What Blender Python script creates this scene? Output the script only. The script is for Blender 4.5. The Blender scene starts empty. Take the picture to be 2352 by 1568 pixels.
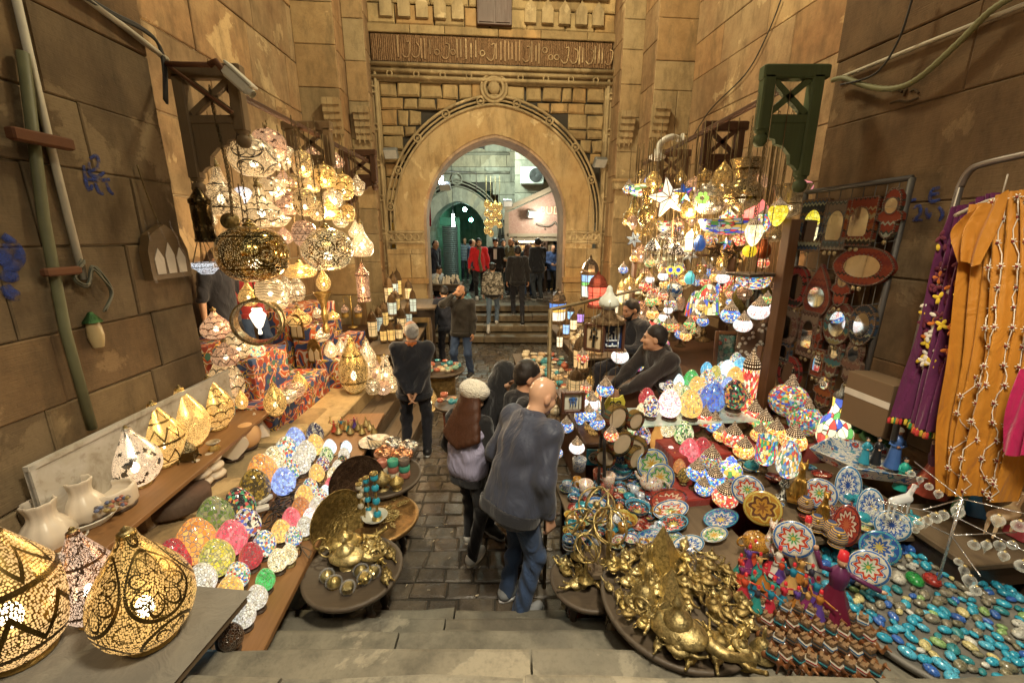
import bpy, math, random
import numpy as np
from mathutils import Vector, Matrix, noise as mnoise
MT=Matrix.Translation; MR=Matrix.Rotation
RD=random.Random
R=RD(7)
C=bpy.context.scene.collection
PI=math.pi
TH=math.radians(14.2); FP=965.0; CAM=Vector((0,0,2.66)); CT,ST=math.cos(TH),math.sin(TH)
# ---------- photo measurements -> world (2352 px wide frame) ----------
def ray(x,y):
    a=(x-1176)/FP; b=(784-y)/FP
    return Vector((a,CT+b*ST,-ST+b*CT))
def G(x,y,z): r=ray(x,y); return CAM+r*((z-CAM.z)/r.z)
def YP(x,y,Y): r=ray(x,y); return CAM+r*(Y/r.y)
def XP(x,y,X): r=ray(x,y); return CAM+r*(X/r.x)
def dep(p): return (p.y)*CT-(p.z-CAM.z)*ST
def mpp(p): return dep(p)/FP
def WP(x,y,a,b):
    r=ray(x,y); dx,dy=b[0]-a[0],b[1]-a[1]
    nx,ny=dy,-dx
    t=(nx*a[0]+ny*a[1])/(nx*r.x+ny*r.y)
    return CAM+r*t
# ---------- materials ----------
MATS={}
class T:
    def __init__(s,name):
        s.m=bpy.data.materials.new(name); s.m.use_nodes=True; s.t=s.m.node_tree; s.t.nodes.clear()
        s.out=s.t.nodes.new('ShaderNodeOutputMaterial')
    def n(s,ty,ins=None,o=0,**pr):
        nd=s.t.nodes.new('ShaderNode'+ty)
        for k,v in pr.items(): setattr(nd,k,v)
        for k,v in (ins or {}).items():
            if isinstance(v,bpy.types.NodeSocket): s.t.links.new(v,nd.inputs[k])
            else:
                if isinstance(v,tuple) and len(v)==3 and nd.inputs[k].type=='RGBA': v=(*v,1)
                if isinstance(v,(int,float)) and nd.inputs[k].type in('RGBA','VECTOR'): v=(v,v,v,1) if nd.inputs[k].type=='RGBA' else (v,v,v)
                nd.inputs[k].default_value=v
        return nd.outputs[o]
    def obj(s): return s.n('TexCoord',o=3)
    def uv(s): return s.n('TexCoord',o=2)
    def map(s,v,sc=(1,1,1),loc=(0,0,0)): return s.n('Mapping',{0:v,1:loc,3:sc})
    def noise(s,v,sc=5,det=3,rough=.55,dist=0,o=0): return s.n('TexNoise',{'Vector':v,'Scale':sc,'Detail':det,'Roughness':rough,'Distortion':dist},o=o)
    def vor(s,v,sc=5,f='F1',o=0,rnd=1.,dim='3D'): return s.n('TexVoronoi',{'Vector':v,'Scale':sc,'Randomness':rnd},o=o,feature=f,voronoi_dimensions=dim)
    def wave(s,v,sc=3,dist=0,det=2,ds=1,ty='BANDS',d='X'):
        return s.n('TexWave',{'Vector':v,'Scale':sc,'Distortion':dist,'Detail':det,'Detail Scale':ds},o=1,wave_type=ty,bands_direction=d)
    def ramp(s,f,st,ip='LINEAR'):
        nd=s.t.nodes.new('ShaderNodeValToRGB'); cr=nd.color_ramp; cr.interpolation=ip
        while len(cr.elements)>1: cr.elements.remove(cr.elements[-1])
        for i,(p,c) in enumerate(st):
            e=cr.elements[0] if i==0 else cr.elements.new(p)
            e.position=p; e.color=(*c,1) if isinstance(c,tuple) else (c,c,c,1)
        s.t.links.new(f,nd.inputs[0]); return nd.outputs[0]
    def pal(s,f,cols):
        n=len(cols); return s.ramp(f,[(i/n,c) for i,c in enumerate(cols)],'CONSTANT')
    def mix(s,f,a,b,bt='MIX'): return s.n('MixRGB',{0:f,1:a,2:b},blend_type=bt)
    def ma(s,op,a,b=0.5,c=0.5): return s.n('Math',{0:a,1:b,2:c},operation=op)
    def bump(s,h,st=.3,d=.01,n=None):
        i={'Height':h,'Strength':st,'Distance':d}
        if n is not None: i['Normal']=n
        return s.n('Bump',i)
    def bsdf(s,col,rough=.5,metal=0,normal=None,emc=None,ems=0,coat=0,trans=0,alpha=None,spec=.5,sheen=0,sss=0,ior=1.45):
        i={'Base Color':col,'Roughness':rough,'Metallic':metal,'Coat Weight':coat,'Transmission Weight':trans,'Specular IOR Level':spec,'Sheen Weight':sheen,'Coat Roughness':.06,'IOR':ior}
        if normal is not None: i['Normal']=normal
        if emc is not None: i['Emission Color']=emc; i['Emission Strength']=ems
        if alpha is not None: i['Alpha']=alpha
        return s.n('BsdfPrincipled',i)
    def done(s,sh): s.t.links.new(sh,s.out.inputs[0]); return s.m
def memo(f):
    def g(*a,**k):
        key=(f.__name__,repr(a),repr(sorted(k.items())))
        if key not in MATS: MATS[key]=f(*a,**k)
        return MATS[key]
    return g
@memo
def plain(name,col,rough=.5,metal=0,var=.25,sc=9,bump=.15,coat=0,sheen=0,spec=.5,bs=None):
    t=T(name); v=t.obj(); f=t.noise(v,sc,4)
    d=tuple(max(0,c*(1-var)) for c in col); l=tuple(min(1,c*(1+var)) for c in col)
    c=t.mix(f,d,l); r=t.ma('MULTIPLY_ADD',f,.3,rough-.15)
    n=t.bump(t.noise(v,bs or sc*6,3),bump,.004)
    return t.done(t.bsdf(c,r,metal,n,coat=coat,sheen=sheen,spec=spec))
@memo
def metal(name,col,rough=.25,dark=.35,sc=22,bump=.3):
    t=T(name); v=t.obj(); f=t.noise(v,sc,5,.65); f2=t.vor(v,sc*1.6,'DISTANCE_TO_EDGE')
    c=t.mix(t.ramp(f,[(.35,0.),(.65,1.)]),tuple(x*dark for x in col),col)
    h=t.mix(.5,f,t.ramp(f2,[(0,0.),(.12,1.)]))
    return t.done(t.bsdf(c,t.ma('MULTIPLY_ADD',f,.35,rough-.05),.85,t.bump(h,bump,.01)))
@memo
def wood(name,c1,c2,rough=.5,axis=0,sc=3,coat=0):
    t=T(name); v=t.obj(); s=[14,14,14]; s[axis]=.9
    m=t.map(v,tuple(s)); f=t.noise(m,sc,5,.65,.6); g=t.noise(v,2.2,3)
    c=t.mix(f,c1,c2); c=t.mix(t.ramp(g,[(.35,.0),(.7,.55)]),c,tuple(x*.45 for x in c1))
    return t.done(t.bsdf(c,t.ma('MULTIPLY_ADD',f,.25,rough-.1),0,t.bump(f,.35,.004),coat=coat))
@memo
def stone(name,c1,c2,c3,rough=.85,sc=1.,bump=.5,tool=True,damp=0.):
    """weathered sandstone; 'tint' is a per-block attribute"""
    t=T(name); v=t.obj(); ti=t.n('Attribute',o=0,attribute_name='tint')
    big=t.noise(v,.9*sc,4,.6); mid=t.noise(v,4.5*sc,5,.65); fine=t.noise(v,38*sc,4,.7)
    c=t.mix(t.ramp(mid,[(.3,0.),(.7,1.)]),c1,c2)
    bd=t.noise(v,1.1*sc,7,.62,.4); c=t.mix(t.ramp(big,[(.42,0.),(.62,.6)]),c,c3); pk=t.ramp(bd,[(.575,0.),(.595,.8)]); c=t.mix(pk,c,tuple(min(1,x*1.25) for x in c3))
    c=t.mix(1.,c,t.ramp(ti,[(0,(.72,.68,.64)),(.35,(.9,.9,.88)),(.62,(1.,.98,.93)),(.82,(.88,.74,.62)),(1,(1.12,1.08,.96))]),'MULTIPLY')
    soot=t.noise(t.map(v,(2.2*sc,2.2*sc,.7*sc)),1.6,5,.7)
    c=t.mix(t.ramp(soot,[(.47,0.),(.7,.72)]),c,tuple(x*.28 for x in c1))
    pit=t.vor(v,26*sc); pf=t.ramp(pit,[(.0,0.),(.22,1.)])
    c=t.mix(t.ramp(fine,[(.25,.35),(.5,0.)]),c,tuple(x*.35 for x in c1))
    h=t.mix(.5,mid,fine); h=t.mix(.3,h,pf); h=t.mix(.3,h,t.ma('SUBTRACT',1.,pk))
    if tool:
        ch=t.noise(t.map(v,(3,3,60)),2.,3,.6); h=t.mix(.35,h,ch)
    return t.done(t.bsdf(c,t.ma('MULTIPLY_ADD',mid,.2,rough-.12),0,t.bump(h,bump,.02),spec=.3))
@memo
def mosaic(name,cols,sc=28,grout=(.75,.72,.62),em=2.,gw=.075,gem=.1,rough=.12,warm=(1,.82,.5),wm=.03,bulb=1.3,fall=.75,metalg=0):
    """lit glass tesserae: one colour per cell, opaque grout, a bulb inside near the foot; the mesh is of unit size"""
    t=T(name); v=t.obj(); oi=t.n('ObjectInfo',o=5)
    v2=t.n('VectorMath',{0:v,1:t.n('CombineXYZ',{0:t.ma('MULTIPLY',oi,9.),1:t.ma('MULTIPLY',oi,5.),2:0.})},operation='ADD')
    cc=t.vor(v2,sc,'F1',1,.75); e=t.vor(v2,sc,'DISTANCE_TO_EDGE',0,.75)
    sx=t.n('SeparateXYZ',{0:cc})
    c=t.pal(sx,list(cols)); k=t.n('SeparateXYZ',{0:cc},o=1)
    c=t.mix(1.,c,t.ramp(k,[(0,.68),(1,1.12)]),'MULTIPLY')
    g=t.ramp(e,[(gw*.6,1.),(gw,0.)])
    d=t.n('VectorMath',{0:v,1:(0,0,.32)},o=1,operation='DISTANCE')
    fo=t.ma('DIVIDE',bulb*.13,t.ma('MULTIPLY_ADD',d,d,.06))   # light of the bulb reaching the glass
    fo=t.mix(fall,1.,fo)
    es=t.ma('MULTIPLY',fo,t.ma('MULTIPLY',t.ma('MULTIPLY_ADD',g,gem-1.,1.),em*.98))
    col=t.mix(g,c,t.mix(.4,grout,c))
    ec=t.mix(wm,col,warm)
    h=t.ramp(e,[(0,0.),(gw*1.6,1.)])
    return t.done(t.bsdf(t.mix(1.,col,(.36,.36,.36),'MULTIPLY'),t.ma('MULTIPLY_ADD',g,.5,rough),0,t.bump(h,.5,.012),ec,es,coat=.4))
@memo
def pierced(name,col,pat='scale',em=3.,light=(1,.72,.36),sc=1.,rough=.25,fall=.75,bulb=1.,zb=.25,dots=.42,dens=110.,see=.16):
    """pierced metal lamp: bright where the sheet is cut through; uv = round/up, object unit height"""
    t=T(name); uv=t.uv(); o=t.obj()
    s=t.n('SeparateXYZ',{0:uv}); u,w=s,t.n('SeparateXYZ',{0:uv},o=1)
    def fr(x): return t.ma('FRACT',x)
    if pat=='scale':
        V=t.ma('MULTIPLY',w,9*sc); row=t.ma('FLOOR',V); U=t.ma('ADD',t.ma('MULTIPLY',u,10*sc),t.ma('MULTIPLY',row,.5))
        a=t.ma('SUBTRACT',fr(U),.5); b=fr(V)
        d1=t.ma('SQRT',t.ma('ADD',t.ma('MULTIPLY',a,a),t.ma('MULTIPLY',b,b)))
        ln=t.ma('ABSOLUTE',t.ma('SUBTRACT',d1,.55)); ln2=t.ma('ABSOLUTE',t.ma('SUBTRACT',d1,.3))
        sol=t.ma('MINIMUM',t.ma('LESS_THAN',ln,.07),1.)
    elif pat=='scroll':
        n1=t.noise(t.map(o,(6*sc,6*sc,6*sc)),1.,1,.4,2.6); n2=t.noise(t.map(o,(6*sc,6*sc,6*sc),(9,4,2)),1.,1,.4,2.6)
        a=t.ma('ABSOLUTE',t.ma('SUBTRACT',n1,.5)); b=t.ma('ABSOLUTE',t.ma('SUBTRACT',n2,.5))
        sol=t.ma('MAXIMUM',t.ma('LESS_THAN',a,.022),t.ma('LESS_THAN',b,.026))
        bd=t.ma('LESS_THAN',fr(t.ma('MULTIPLY',w,3.01)),.06); sol=t.ma('MAXIMUM',sol,bd)
    elif pat=='star':
        V=t.ma('MULTIPLY',w,3*sc); U=t.ma('MULTIPLY',u,5*sc)
        a=t.ma('SUBTRACT',fr(U),.5); b=t.ma('SUBTRACT',fr(V),.5)
        an=t.ma('ARCTAN2',b,a); rr=t.ma('SQRT',t.ma('ADD',t.ma('MULTIPLY',a,a),t.ma('MULTIPLY',b,b)))
        k=t.ma('ABSOLUTE',t.ma('SINE',t.ma('MULTIPLY',an,4.)))
        l1=t.ma('LESS_THAN',t.ma('ABSOLUTE',t.ma('SUBTRACT',rr,t.ma('MULTIPLY_ADD',k,.17,.24))),.022)
        l2=t.ma('LESS_THAN',t.ma('ABSOLUTE',t.ma('SUBTRACT',rr,t.ma('MULTIPLY_ADD',k,-.2,.34))),.02)
        l3=t.ma('LESS_THAN',t.ma('ABSOLUTE',t.ma('SUBTRACT',rr,.46)),.025)
        sol=t.ma('MAXIMUM',t.ma('MAXIMUM',l1,l2),l3)
    elif pat=='script':
        V=t.ma('MULTIPLY',w,5.*sc); m=t.n('CombineXYZ',{0:t.ma('MULTIPLY',u,9*sc),1:V,2:t.n('ObjectInfo',o=5)})
        n1=t.noise(m,1.,0,.3,1.4); a=t.ma('LESS_THAN',t.ma('ABSOLUTE',t.ma('SUBTRACT',n1,.5)),.045)
        sol=t.ma('MULTIPLY',a,t.ma('GREATER_THAN',t.ma('ABSOLUTE',t.ma('SUBTRACT',fr(t.ma('MULTIPLY',w,2.5*sc)),.5)),.12))
        sol=t.ma('MAXIMUM',sol,t.ma('LESS_THAN',fr(t.ma('MULTIPLY',w,2.5*sc)),.035))
    elif pat=='comma':
        e=t.vor(t.map(uv,(11*sc,8*sc,1)),1.,'SMOOTH_F1',0,.8,'2D'); n1=t.noise(t.map(uv,(26*sc,14*sc,1)),1.,1,.4,1.5)
        sol=t.ma('LESS_THAN',t.ma('ADD',e,t.ma('MULTIPLY',n1,.5)),.45)
    elif pat=='band':
        b=fr(t.ma('MULTIPLY',w,4*sc)); z=t.ma('ABSOLUTE',t.ma('SUBTRACT',fr(t.ma('MULTIPLY',u,9*sc)),.5))
        sol=t.ma('LESS_THAN',t.ma('ABSOLUTE',t.ma('SUBTRACT',b,t.ma('MULTIPLY_ADD',z,1.1,.22))),.07)
        dt=t.vor(t.map(uv,(48*sc,22*sc,1)),1.,'F1',0,.0,'2D')
        sol=t.ma('MAXIMUM',sol,t.ma('LESS_THAN',t.ma('ABSOLUTE',t.ma('SUBTRACT',b,.1)),.05))
    elif pat=='wave':
        q=t.wave(t.map(o,(1,1,1)),5.5*sc,5.,1,.7,'BANDS','Z'); sol=t.ma('GREATER_THAN',q,.42)
    elif pat=='solid':
        b=fr(t.ma('MULTIPLY',w,6.)); sol=t.ma('GREATER_THAN',t.ma('ABSOLUTE',t.ma('SUBTRACT',b,.5)),.16)
        sol=t.ma('MAXIMUM',sol,t.ma('GREATER_THAN',t.noise(o,9,2),.5))
    else:
        sol=t.ma('MULTIPLY',w,0.)
    dv=t.vor(t.map(o,(dens,dens,dens)),1.,'F1',0,.55); dh=t.ma('LESS_THAN',dv,dots)
    hole=t.ma('MULTIPLY',t.ma('SUBTRACT',1.,sol),dh)
    top=t.n('MapRange',{0:w,1:.93,2:.86,3:0.,4:1.}); hole=t.ma('MULTIPLY',hole,t.ma('GREATER_THAN',top,.5))
    d=t.n('VectorMath',{0:o,1:(0,0,zb)},o=1,operation='DISTANCE')
    fo=t.mix(fall,1.,t.ma('DIVIDE',bulb*.11,t.ma('MULTIPLY_ADD',d,d,.035)))
    es=t.ma('MULTIPLY',t.ma('MULTIPLY',hole,fo),em*.52)
    tn=t.noise(o,6,3); c=t.mix(tn,tuple(x*.6 for x in col),col)
    c=t.mix(t.ma('MULTIPLY',sol,.9),c,tuple(x*.22 for x in col))
    b=t.bsdf(c,t.ma('MULTIPLY_ADD',tn,.2,rough-.08),.9,t.bump(t.ma('SUBTRACT',1.,dh),.35,.006),light,es)
    if see<=0: return t.done(b)
    return t.done(t.n('MixShader',{0:t.ma('MULTIPLY',hole,see),1:b,2:t.n('BsdfTransparent')}))
@memo
def glaze(name,bg,cols,sc=14,den=.5,coat=.6,mode='floral',rough=.25):
    """painted glazed pottery: petals, dots and scrolls over a ground colour"""
    t=T(name); oi=t.n('ObjectInfo',o=5); v=t.n('VectorMath',{0:t.obj(),1:t.n('CombineXYZ',{0:t.ma('MULTIPLY',oi,3.),1:oi,2:0.})},operation='ADD')
    if mode=='plate':   # rings, a wreath of petals and a centre flower
        px,py=[t.n('SeparateXYZ',{0:t.obj()},o=q) for q in(0,1)]
        r=t.ma('SQRT',t.ma('ADD',t.ma('MULTIPLY',px,px),t.ma('MULTIPLY',py,py))); an=t.ma('ARCTAN2',py,px); wob=t.noise(v,9,2)
        pt=t.ma('MULTIPLY_ADD',t.ma('COSINE',t.ma('MULTIPLY',an,float(int(sc)))),.05,r); pt=t.ma('MULTIPLY_ADD',wob,.05,pt)
        c=t.mix(t.ma('LESS_THAN',t.ma('ABSOLUTE',t.ma('SUBTRACT',pt,.29)),.04),bg,cols[0]); c=t.mix(t.ma('LESS_THAN',t.ma('ABSOLUTE',t.ma('SUBTRACT',pt,.365)),.018),c,cols[1%len(cols)])
        c=t.mix(t.ma('LESS_THAN',t.ma('ABSOLUTE',t.ma('SUBTRACT',r,.46)),.025),c,cols[1%len(cols)]); c=t.mix(t.ma('LESS_THAN',pt,.14),c,cols[2%len(cols)]); c=t.mix(t.ma('LESS_THAN',r,.05),c,cols[-1]); cc=t.vor(v,16,'F1',0); c=t.mix(t.ma('LESS_THAN',cc,.22),c,cols[-1])
    elif mode=='plain':
        f=t.noise(v,6,3); c=t.mix(f,tuple(x*.75 for x in bg),bg)
    else:
        cc=t.vor(v,sc,'F1',1); d=t.vor(v,sc,'F1',0); k=t.n('SeparateXYZ',{0:cc})
        pc=t.pal(k,list(cols)); pet=t.noise(v,sc*2.5,1,.4,1.5)
        m=t.ma('LESS_THAN',t.ma('MULTIPLY_ADD',pet,.5,d),den+.12)
        ctr=t.ma('LESS_THAN',d,.13); q=t.noise(v,sc*.8,1,.4,2.2)
        ln=t.ma('LESS_THAN',t.ma('ABSOLUTE',t.ma('SUBTRACT',q,.5)),.03)
        c=t.mix(ln,bg,cols[0]); c=t.mix(m,c,pc); c=t.mix(ctr,c,cols[-1])
    return t.done(t.bsdf(c,rough,0,t.bump(t.noise(v,40,2),.05,.002),coat=coat))
@memo
def cloth(name,col,sc=260,var=.2,rough=.9,fold=.4,fsc=7,sheen=.25,spec=.25):
    t=T(name); v=t.obj(); f=t.noise(v,3.5,4); w=t.noise(v,sc,2)
    n1=t.noise(t.map(v,(1,1,.55)),fsc,3,.5,1.2)
    c=t.mix(f,tuple(x*(1-var) for x in col),tuple(min(1,x*(1+var)) for x in col)); c=t.mix(t.ma('MULTIPLY',w,.35),c,tuple(x*.5 for x in col))
    n=t.bump(n1,min(1,fold*1.8),.03); n=t.bump(w,.2,.002,n)
    return t.done(t.bsdf(c,rough,0,n,sheen=sheen,spec=spec))
@memo
def kilim(name,cols,sc=9,sc2=None):
    cols=[(c[0]*.42+.01,c[1]*.5+.008,c[2]*.5+.004) for c in cols]
    t=T(name); v=t.obj(); s=t.n('SeparateXYZ',{0:t.map(v,(sc,sc,sc2 or sc))}); z=t.n('SeparateXYZ',{0:t.map(v,(sc,sc,sc2 or sc))},o=2)
    tri=t.ma('PINGPONG',s,.5); a=t.ma('ADD',z,t.ma('MULTIPLY',tri,1.2)); k=t.n('TexWhiteNoise',{1:t.ma('FLOOR',t.ma('MULTIPLY',a,2.))},noise_dimensions='1D')
    c=t.pal(k,list(cols)); w=t.noise(v,180,2); c=t.mix(t.ma('MULTIPLY',w,.5),c,(.02,.015,.01))
    return t.done(t.bsdf(c,.95,0,t.bump(w,.4,.004),spec=.15))
@memo
def lit(name,col,s=5.,sample=True):
    t=T(name); e=t.n('Emission',{0:(*col,1),1:s}); m=t.done(e)
    if not sample: m.cycles.emission_sampling='NONE'
    return m
@memo
def panel(name,col,em=1.5,rough=.3,sc=12,var=.3):
    """translucent lit lantern panel"""
    t=T(name); v=t.obj(); f=t.noise(v,sc,4); c=t.mix(f,tuple(x*(1-var) for x in col),col)
    return t.done(t.bsdf(c,rough,0,None,c,t.ma('MULTIPLY_ADD',f,em*.5,em*.25),coat=.2))
@memo
def glass(name,col=(.9,.95,1),rough=.03,alpha=.25):
    t=T(name); f=t.n('LayerWeight',{0:.35},o=1)
    g=t.bsdf(col,rough,0,spec=.9,coat=1.); tr=t.n('BsdfTransparent',{0:(*col,1)})
    return t.done(t.n('MixShader',{0:t.ma('MULTIPLY_ADD',f,.75,alpha),1:tr,2:g}))
# ---------- geometry ----------
class MB:
    def __init__(s): s.v=[]; s.f=[]; s.uv=[]; s.mi=[]; s.sm=[]; s.tint=[]
    def add(s,vs,fs,uvs=None,mi=0,sm=False,tint=.5):
        o=len(s.v); s.v+=[tuple(v) for v in vs]
        for i,f in enumerate(fs):
            s.f.append([o+k for k in f]); s.uv.append(uvs[i] if uvs else [(0,0)]*len(f)); s.mi.append(mi); s.sm.append(sm); s.tint.append(tint)
    def box(s,c,d,rz=0,mi=0,bev=.0,M=None,tint=.5,taper=1.):
        x,y,z=d[0]/2,d[1]/2,d[2]/2
        if bev>0:
            b=min(bev,x*.45,y*.45,z*.45); vs=[]
            rings=[(-z,b),(-z+b,0),(z-b,0),(z,b)]
            for zz,i in rings:
                X,Y=x-i,y-i
                vs+=[(-X+b,-Y,zz),(X-b,-Y,zz),(X,-Y+b,zz),(X,Y-b,zz),(X-b,Y,zz),(-X+b,Y,zz),(-X,Y-b,zz),(-X,-Y+b,zz)]
            fs=[[7-k for k in range(8)],[24+k for k in range(8)]]
            for r in range(3):
                for k in range(8): fs.append([r*8+k,r*8+(k+1)%8,r*8+8+(k+1)%8,r*8+8+k])
        else:
            vs=[(-x,-y,-z),(x,-y,-z),(x,y,-z),(-x,y,-z),(-x*taper,-y*taper,z),(x*taper,-y*taper,z),(x*taper,y*taper,z),(-x*taper,y*taper,z)]
            fs=[[3,2,1,0],[4,5,6,7],[0,1,5,4],[1,2,6,5],[2,3,7,6],[3,0,4,7]]
        m=MT(c)@MR(rz,4,'Z')
        if M is not None: m=M@m
        s.add([m@Vector(v) for v in vs],fs,mi=mi,tint=tint); return s
    def lathe(s,pr,n=20,mi=0,M=None,sm=True,tint=.5,a0=0,a1=2*PI,flute=0,fk=8,sx=1.):
        full=abs(a1-a0-2*PI)<1e-6; N=n if full else n+1; vs=[];L=len(pr)
        ls=[0]
        for i in range(1,L): ls.append(ls[-1]+math.hypot(pr[i][0]-pr[i-1][0],pr[i][1]-pr[i-1][1]))
        for r,z in pr:
            for k in range(N):
                a=a0+(a1-a0)*k/n; rr=r*(1+flute*math.cos(a*fk)); vs.append((rr*math.cos(a)*sx,rr*math.sin(a),z))
        fs=[];uv=[]
        for i in range(L-1):
            for k in range(n):
                k2=(k+1)%N if full else k+1
                q=[i*N+k,i*N+k2,(i+1)*N+k2,(i+1)*N+k]; u0,u1=k/n,(k+1)/n; v0,v1=ls[i]/ls[-1],ls[i+1]/ls[-1]
                fs.append(q); uv.append([(u0,v0),(u1,v0),(u1,v1),(u0,v1)])
        if M is not None: vs=[M@Vector(v) for v in vs]
        s.add(vs,fs,uv,mi,sm,tint); return s
    def tube(s,pts,r,n=8,mi=0,cap=True,sm=True):
        pts=[Vector(p) for p in pts]; rs=r if isinstance(r,(list,tuple)) else [r]*len(pts); vs=[];fs=[]
        up=Vector((0,0,1)); prev=None
        for i,p in enumerate(pts):
            d=(pts[min(i+1,len(pts)-1)]-pts[max(i-1,0)])
            if d.length<1e-9: d=Vector((0,0,1))
            d.normalize()
            if prev is None:
                a=d.cross(up if abs(d.z)<.95 else Vector((1,0,0)))
            else: a=prev-d*prev.dot(d)
            a.normalize(); prev=a; b=d.cross(a)
            for k in range(n):
                t=2*PI*k/n; vs.append(p+(a*math.cos(t)+b*math.sin(t))*rs[i])
        L=len(pts)
        for i in range(L-1):
            for k in range(n): fs.append([i*n+k,i*n+(k+1)%n,(i+1)*n+(k+1)%n,(i+1)*n+k])
        if cap: fs.append([k for k in range(n)][::-1]); fs.append([(L-1)*n+k for k in range(n)])
        s.add(vs,fs,mi=mi,sm=sm); return s
    def ell(s,c,r,n=12,m=8,mi=0,M=None):
        pr=[(math.sin(PI*i/m)*1.,-math.cos(PI*i/m)) for i in range(m+1)]
        X=MT(c)@Matrix.Diagonal((*r,1)) if M is None else M@MT(c)@Matrix.Diagonal((*r,1))
        s.lathe(pr,n,mi,X); return s
    def prism(s,poly,th,M=None,mi=0,bev=0,axis='Y'):
        """outline in x,z given thickness along y"""
        n=len(poly); a=sum(poly[i][0]*poly[(i+1)%n][1]-poly[(i+1)%n][0]*poly[i][1] for i in range(n))
        if a<0: poly=poly[::-1]
        vs=[(x,-th/2,z) for x,z in poly]+[(x,th/2,z) for x,z in poly]
        fs=[list(range(n)),[n+k for k in range(n)][::-1]]+[[k,n+k,n+(k+1)%n,(k+1)%n][::-1] for k in range(n)]
        fs=[f for f in fs]
        if M is not None: vs=[M@Vector(v) for v in vs]
        s.add(vs,fs,mi=mi); return s
    def torus(s,R1,r,n=20,m=6,M=None,mi=0,sy=1.):
        vs=[];fs=[]
        for i in range(n):
            a=2*PI*i/n
            for k in range(m):
                b=2*PI*k/m; vs.append(Vector(((R1+r*math.cos(b))*math.cos(a),r*math.sin(b),(R1+r*math.cos(b))*math.sin(a)*sy)))
        for i in range(n):
            for k in range(m): fs.append([i*m+k,((i+1)%n)*m+k,((i+1)%n)*m+(k+1)%m,i*m+(k+1)%m])
        if M is not None: vs=[M@v for v in vs]
        s.add(vs,fs,mi=mi,sm=True); return s
    def mesh(s,name,tint=False):
        me=bpy.data.meshes.new(name); me.from_pydata([tuple(v) for v in s.v],[],s.f)
        me.polygons.foreach_set('use_smooth',s.sm); me.polygons.foreach_set('material_index',s.mi)
        u=me.uv_layers.new(name='UVMap'); flat=[c for f in s.uv for p in f for c in p]; u.data.foreach_set('uv',flat)
        if tint:
            at=me.attributes.new('tint','FLOAT','FACE'); at.data.foreach_set('value',s.tint)
        me.validate(); me.update(); return me
def ob(name,me,mat=None,parent=None,loc=None,rot=None,sc=None,slot=True):
    if isinstance(me,MB): me=me.mesh(name)
    o=bpy.data.objects.new(name,me); C.objects.link(o)
    if parent is not None: o.parent=parent
    if loc is not None: o.location=loc
    if rot is not None: o.rotation_euler=rot if not isinstance(rot,(int,float)) else (0,0,rot)
    if sc is not None: o.scale=(sc,sc,sc) if isinstance(sc,(int,float)) else sc
    if mat is not None:
        ms=mat if isinstance(mat,(list,tuple)) else [mat]
        while len(me.materials)<len(ms): me.materials.append(None)
        for i,m in enumerate(ms):
            if me.materials[i] is None: me.materials[i]=m
            elif me.materials[i] is not m: o.material_slots[i].link='OBJECT'; o.material_slots[i].material=m
    return o
def tag(o,label,cat,group=None,kind=None):
    if label: o['label']=label
    if cat: o['category']=cat
    if group: o['group']=group
    if kind: o['kind']=kind
    return o
def thing(name,label,cat,loc=(0,0,0),rot=None,group=None,sc=None):
    o=bpy.data.objects.new(name,None); C.objects.link(o); o.location=loc; o.empty_display_size=.05
    if rot is not None: o.rotation_euler=rot if not isinstance(rot,(int,float)) else (0,0,rot)
    if sc is not None: o.scale=(sc,sc,sc) if isinstance(sc,(int,float)) else sc
    return tag(o,label,cat,group)
MC={}
def cm(key,fn):
    if key not in MC: MC[key]=fn().mesh(key)
    return MC[key]
def L(pr,n=20,**k): return MB().lathe(pr,n,**k)
def spl(pts,k=4):
    """smooth a profile (Catmull-Rom)"""
    P=[Vector((*p,0)) for p in pts]; out=[]
    for i in range(len(P)-1):
        p0,p1,p2,p3=P[max(i-1,0)],P[i],P[i+1],P[min(i+2,len(P)-1)]
        for j in range(k):
            t=j/k; q=.5*((2*p1)+(p2-p0)*t+(2*p0-5*p1+4*p2-p3)*t*t+(3*p1-p0-3*p2+p3)*t**3); out.append((max(0,q.x),q.y))
    out.append((P[-1].x,P[-1].y)); return out
def curve3(pts,k=6):
    P=[Vector(p) for p in pts]; out=[]
    for i in range(len(P)-1):
        p0,p1,p2,p3=P[max(i-1,0)],P[i],P[i+1],P[min(i+2,len(P)-1)]
        for j in range(k):
            t=j/k; out.append(.5*((2*p1)+(p2-p0)*t+(2*p0-5*p1+4*p2-p3)*t*t+(3*p1-p0-3*p2+p3)*t**3))
    out.append(P[-1]); return out
BRASS=(.62,.42,.14); GOLD=(.75,.52,.16); COPPER=(.72,.36,.2); SILV=(.6,.57,.52)
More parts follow.
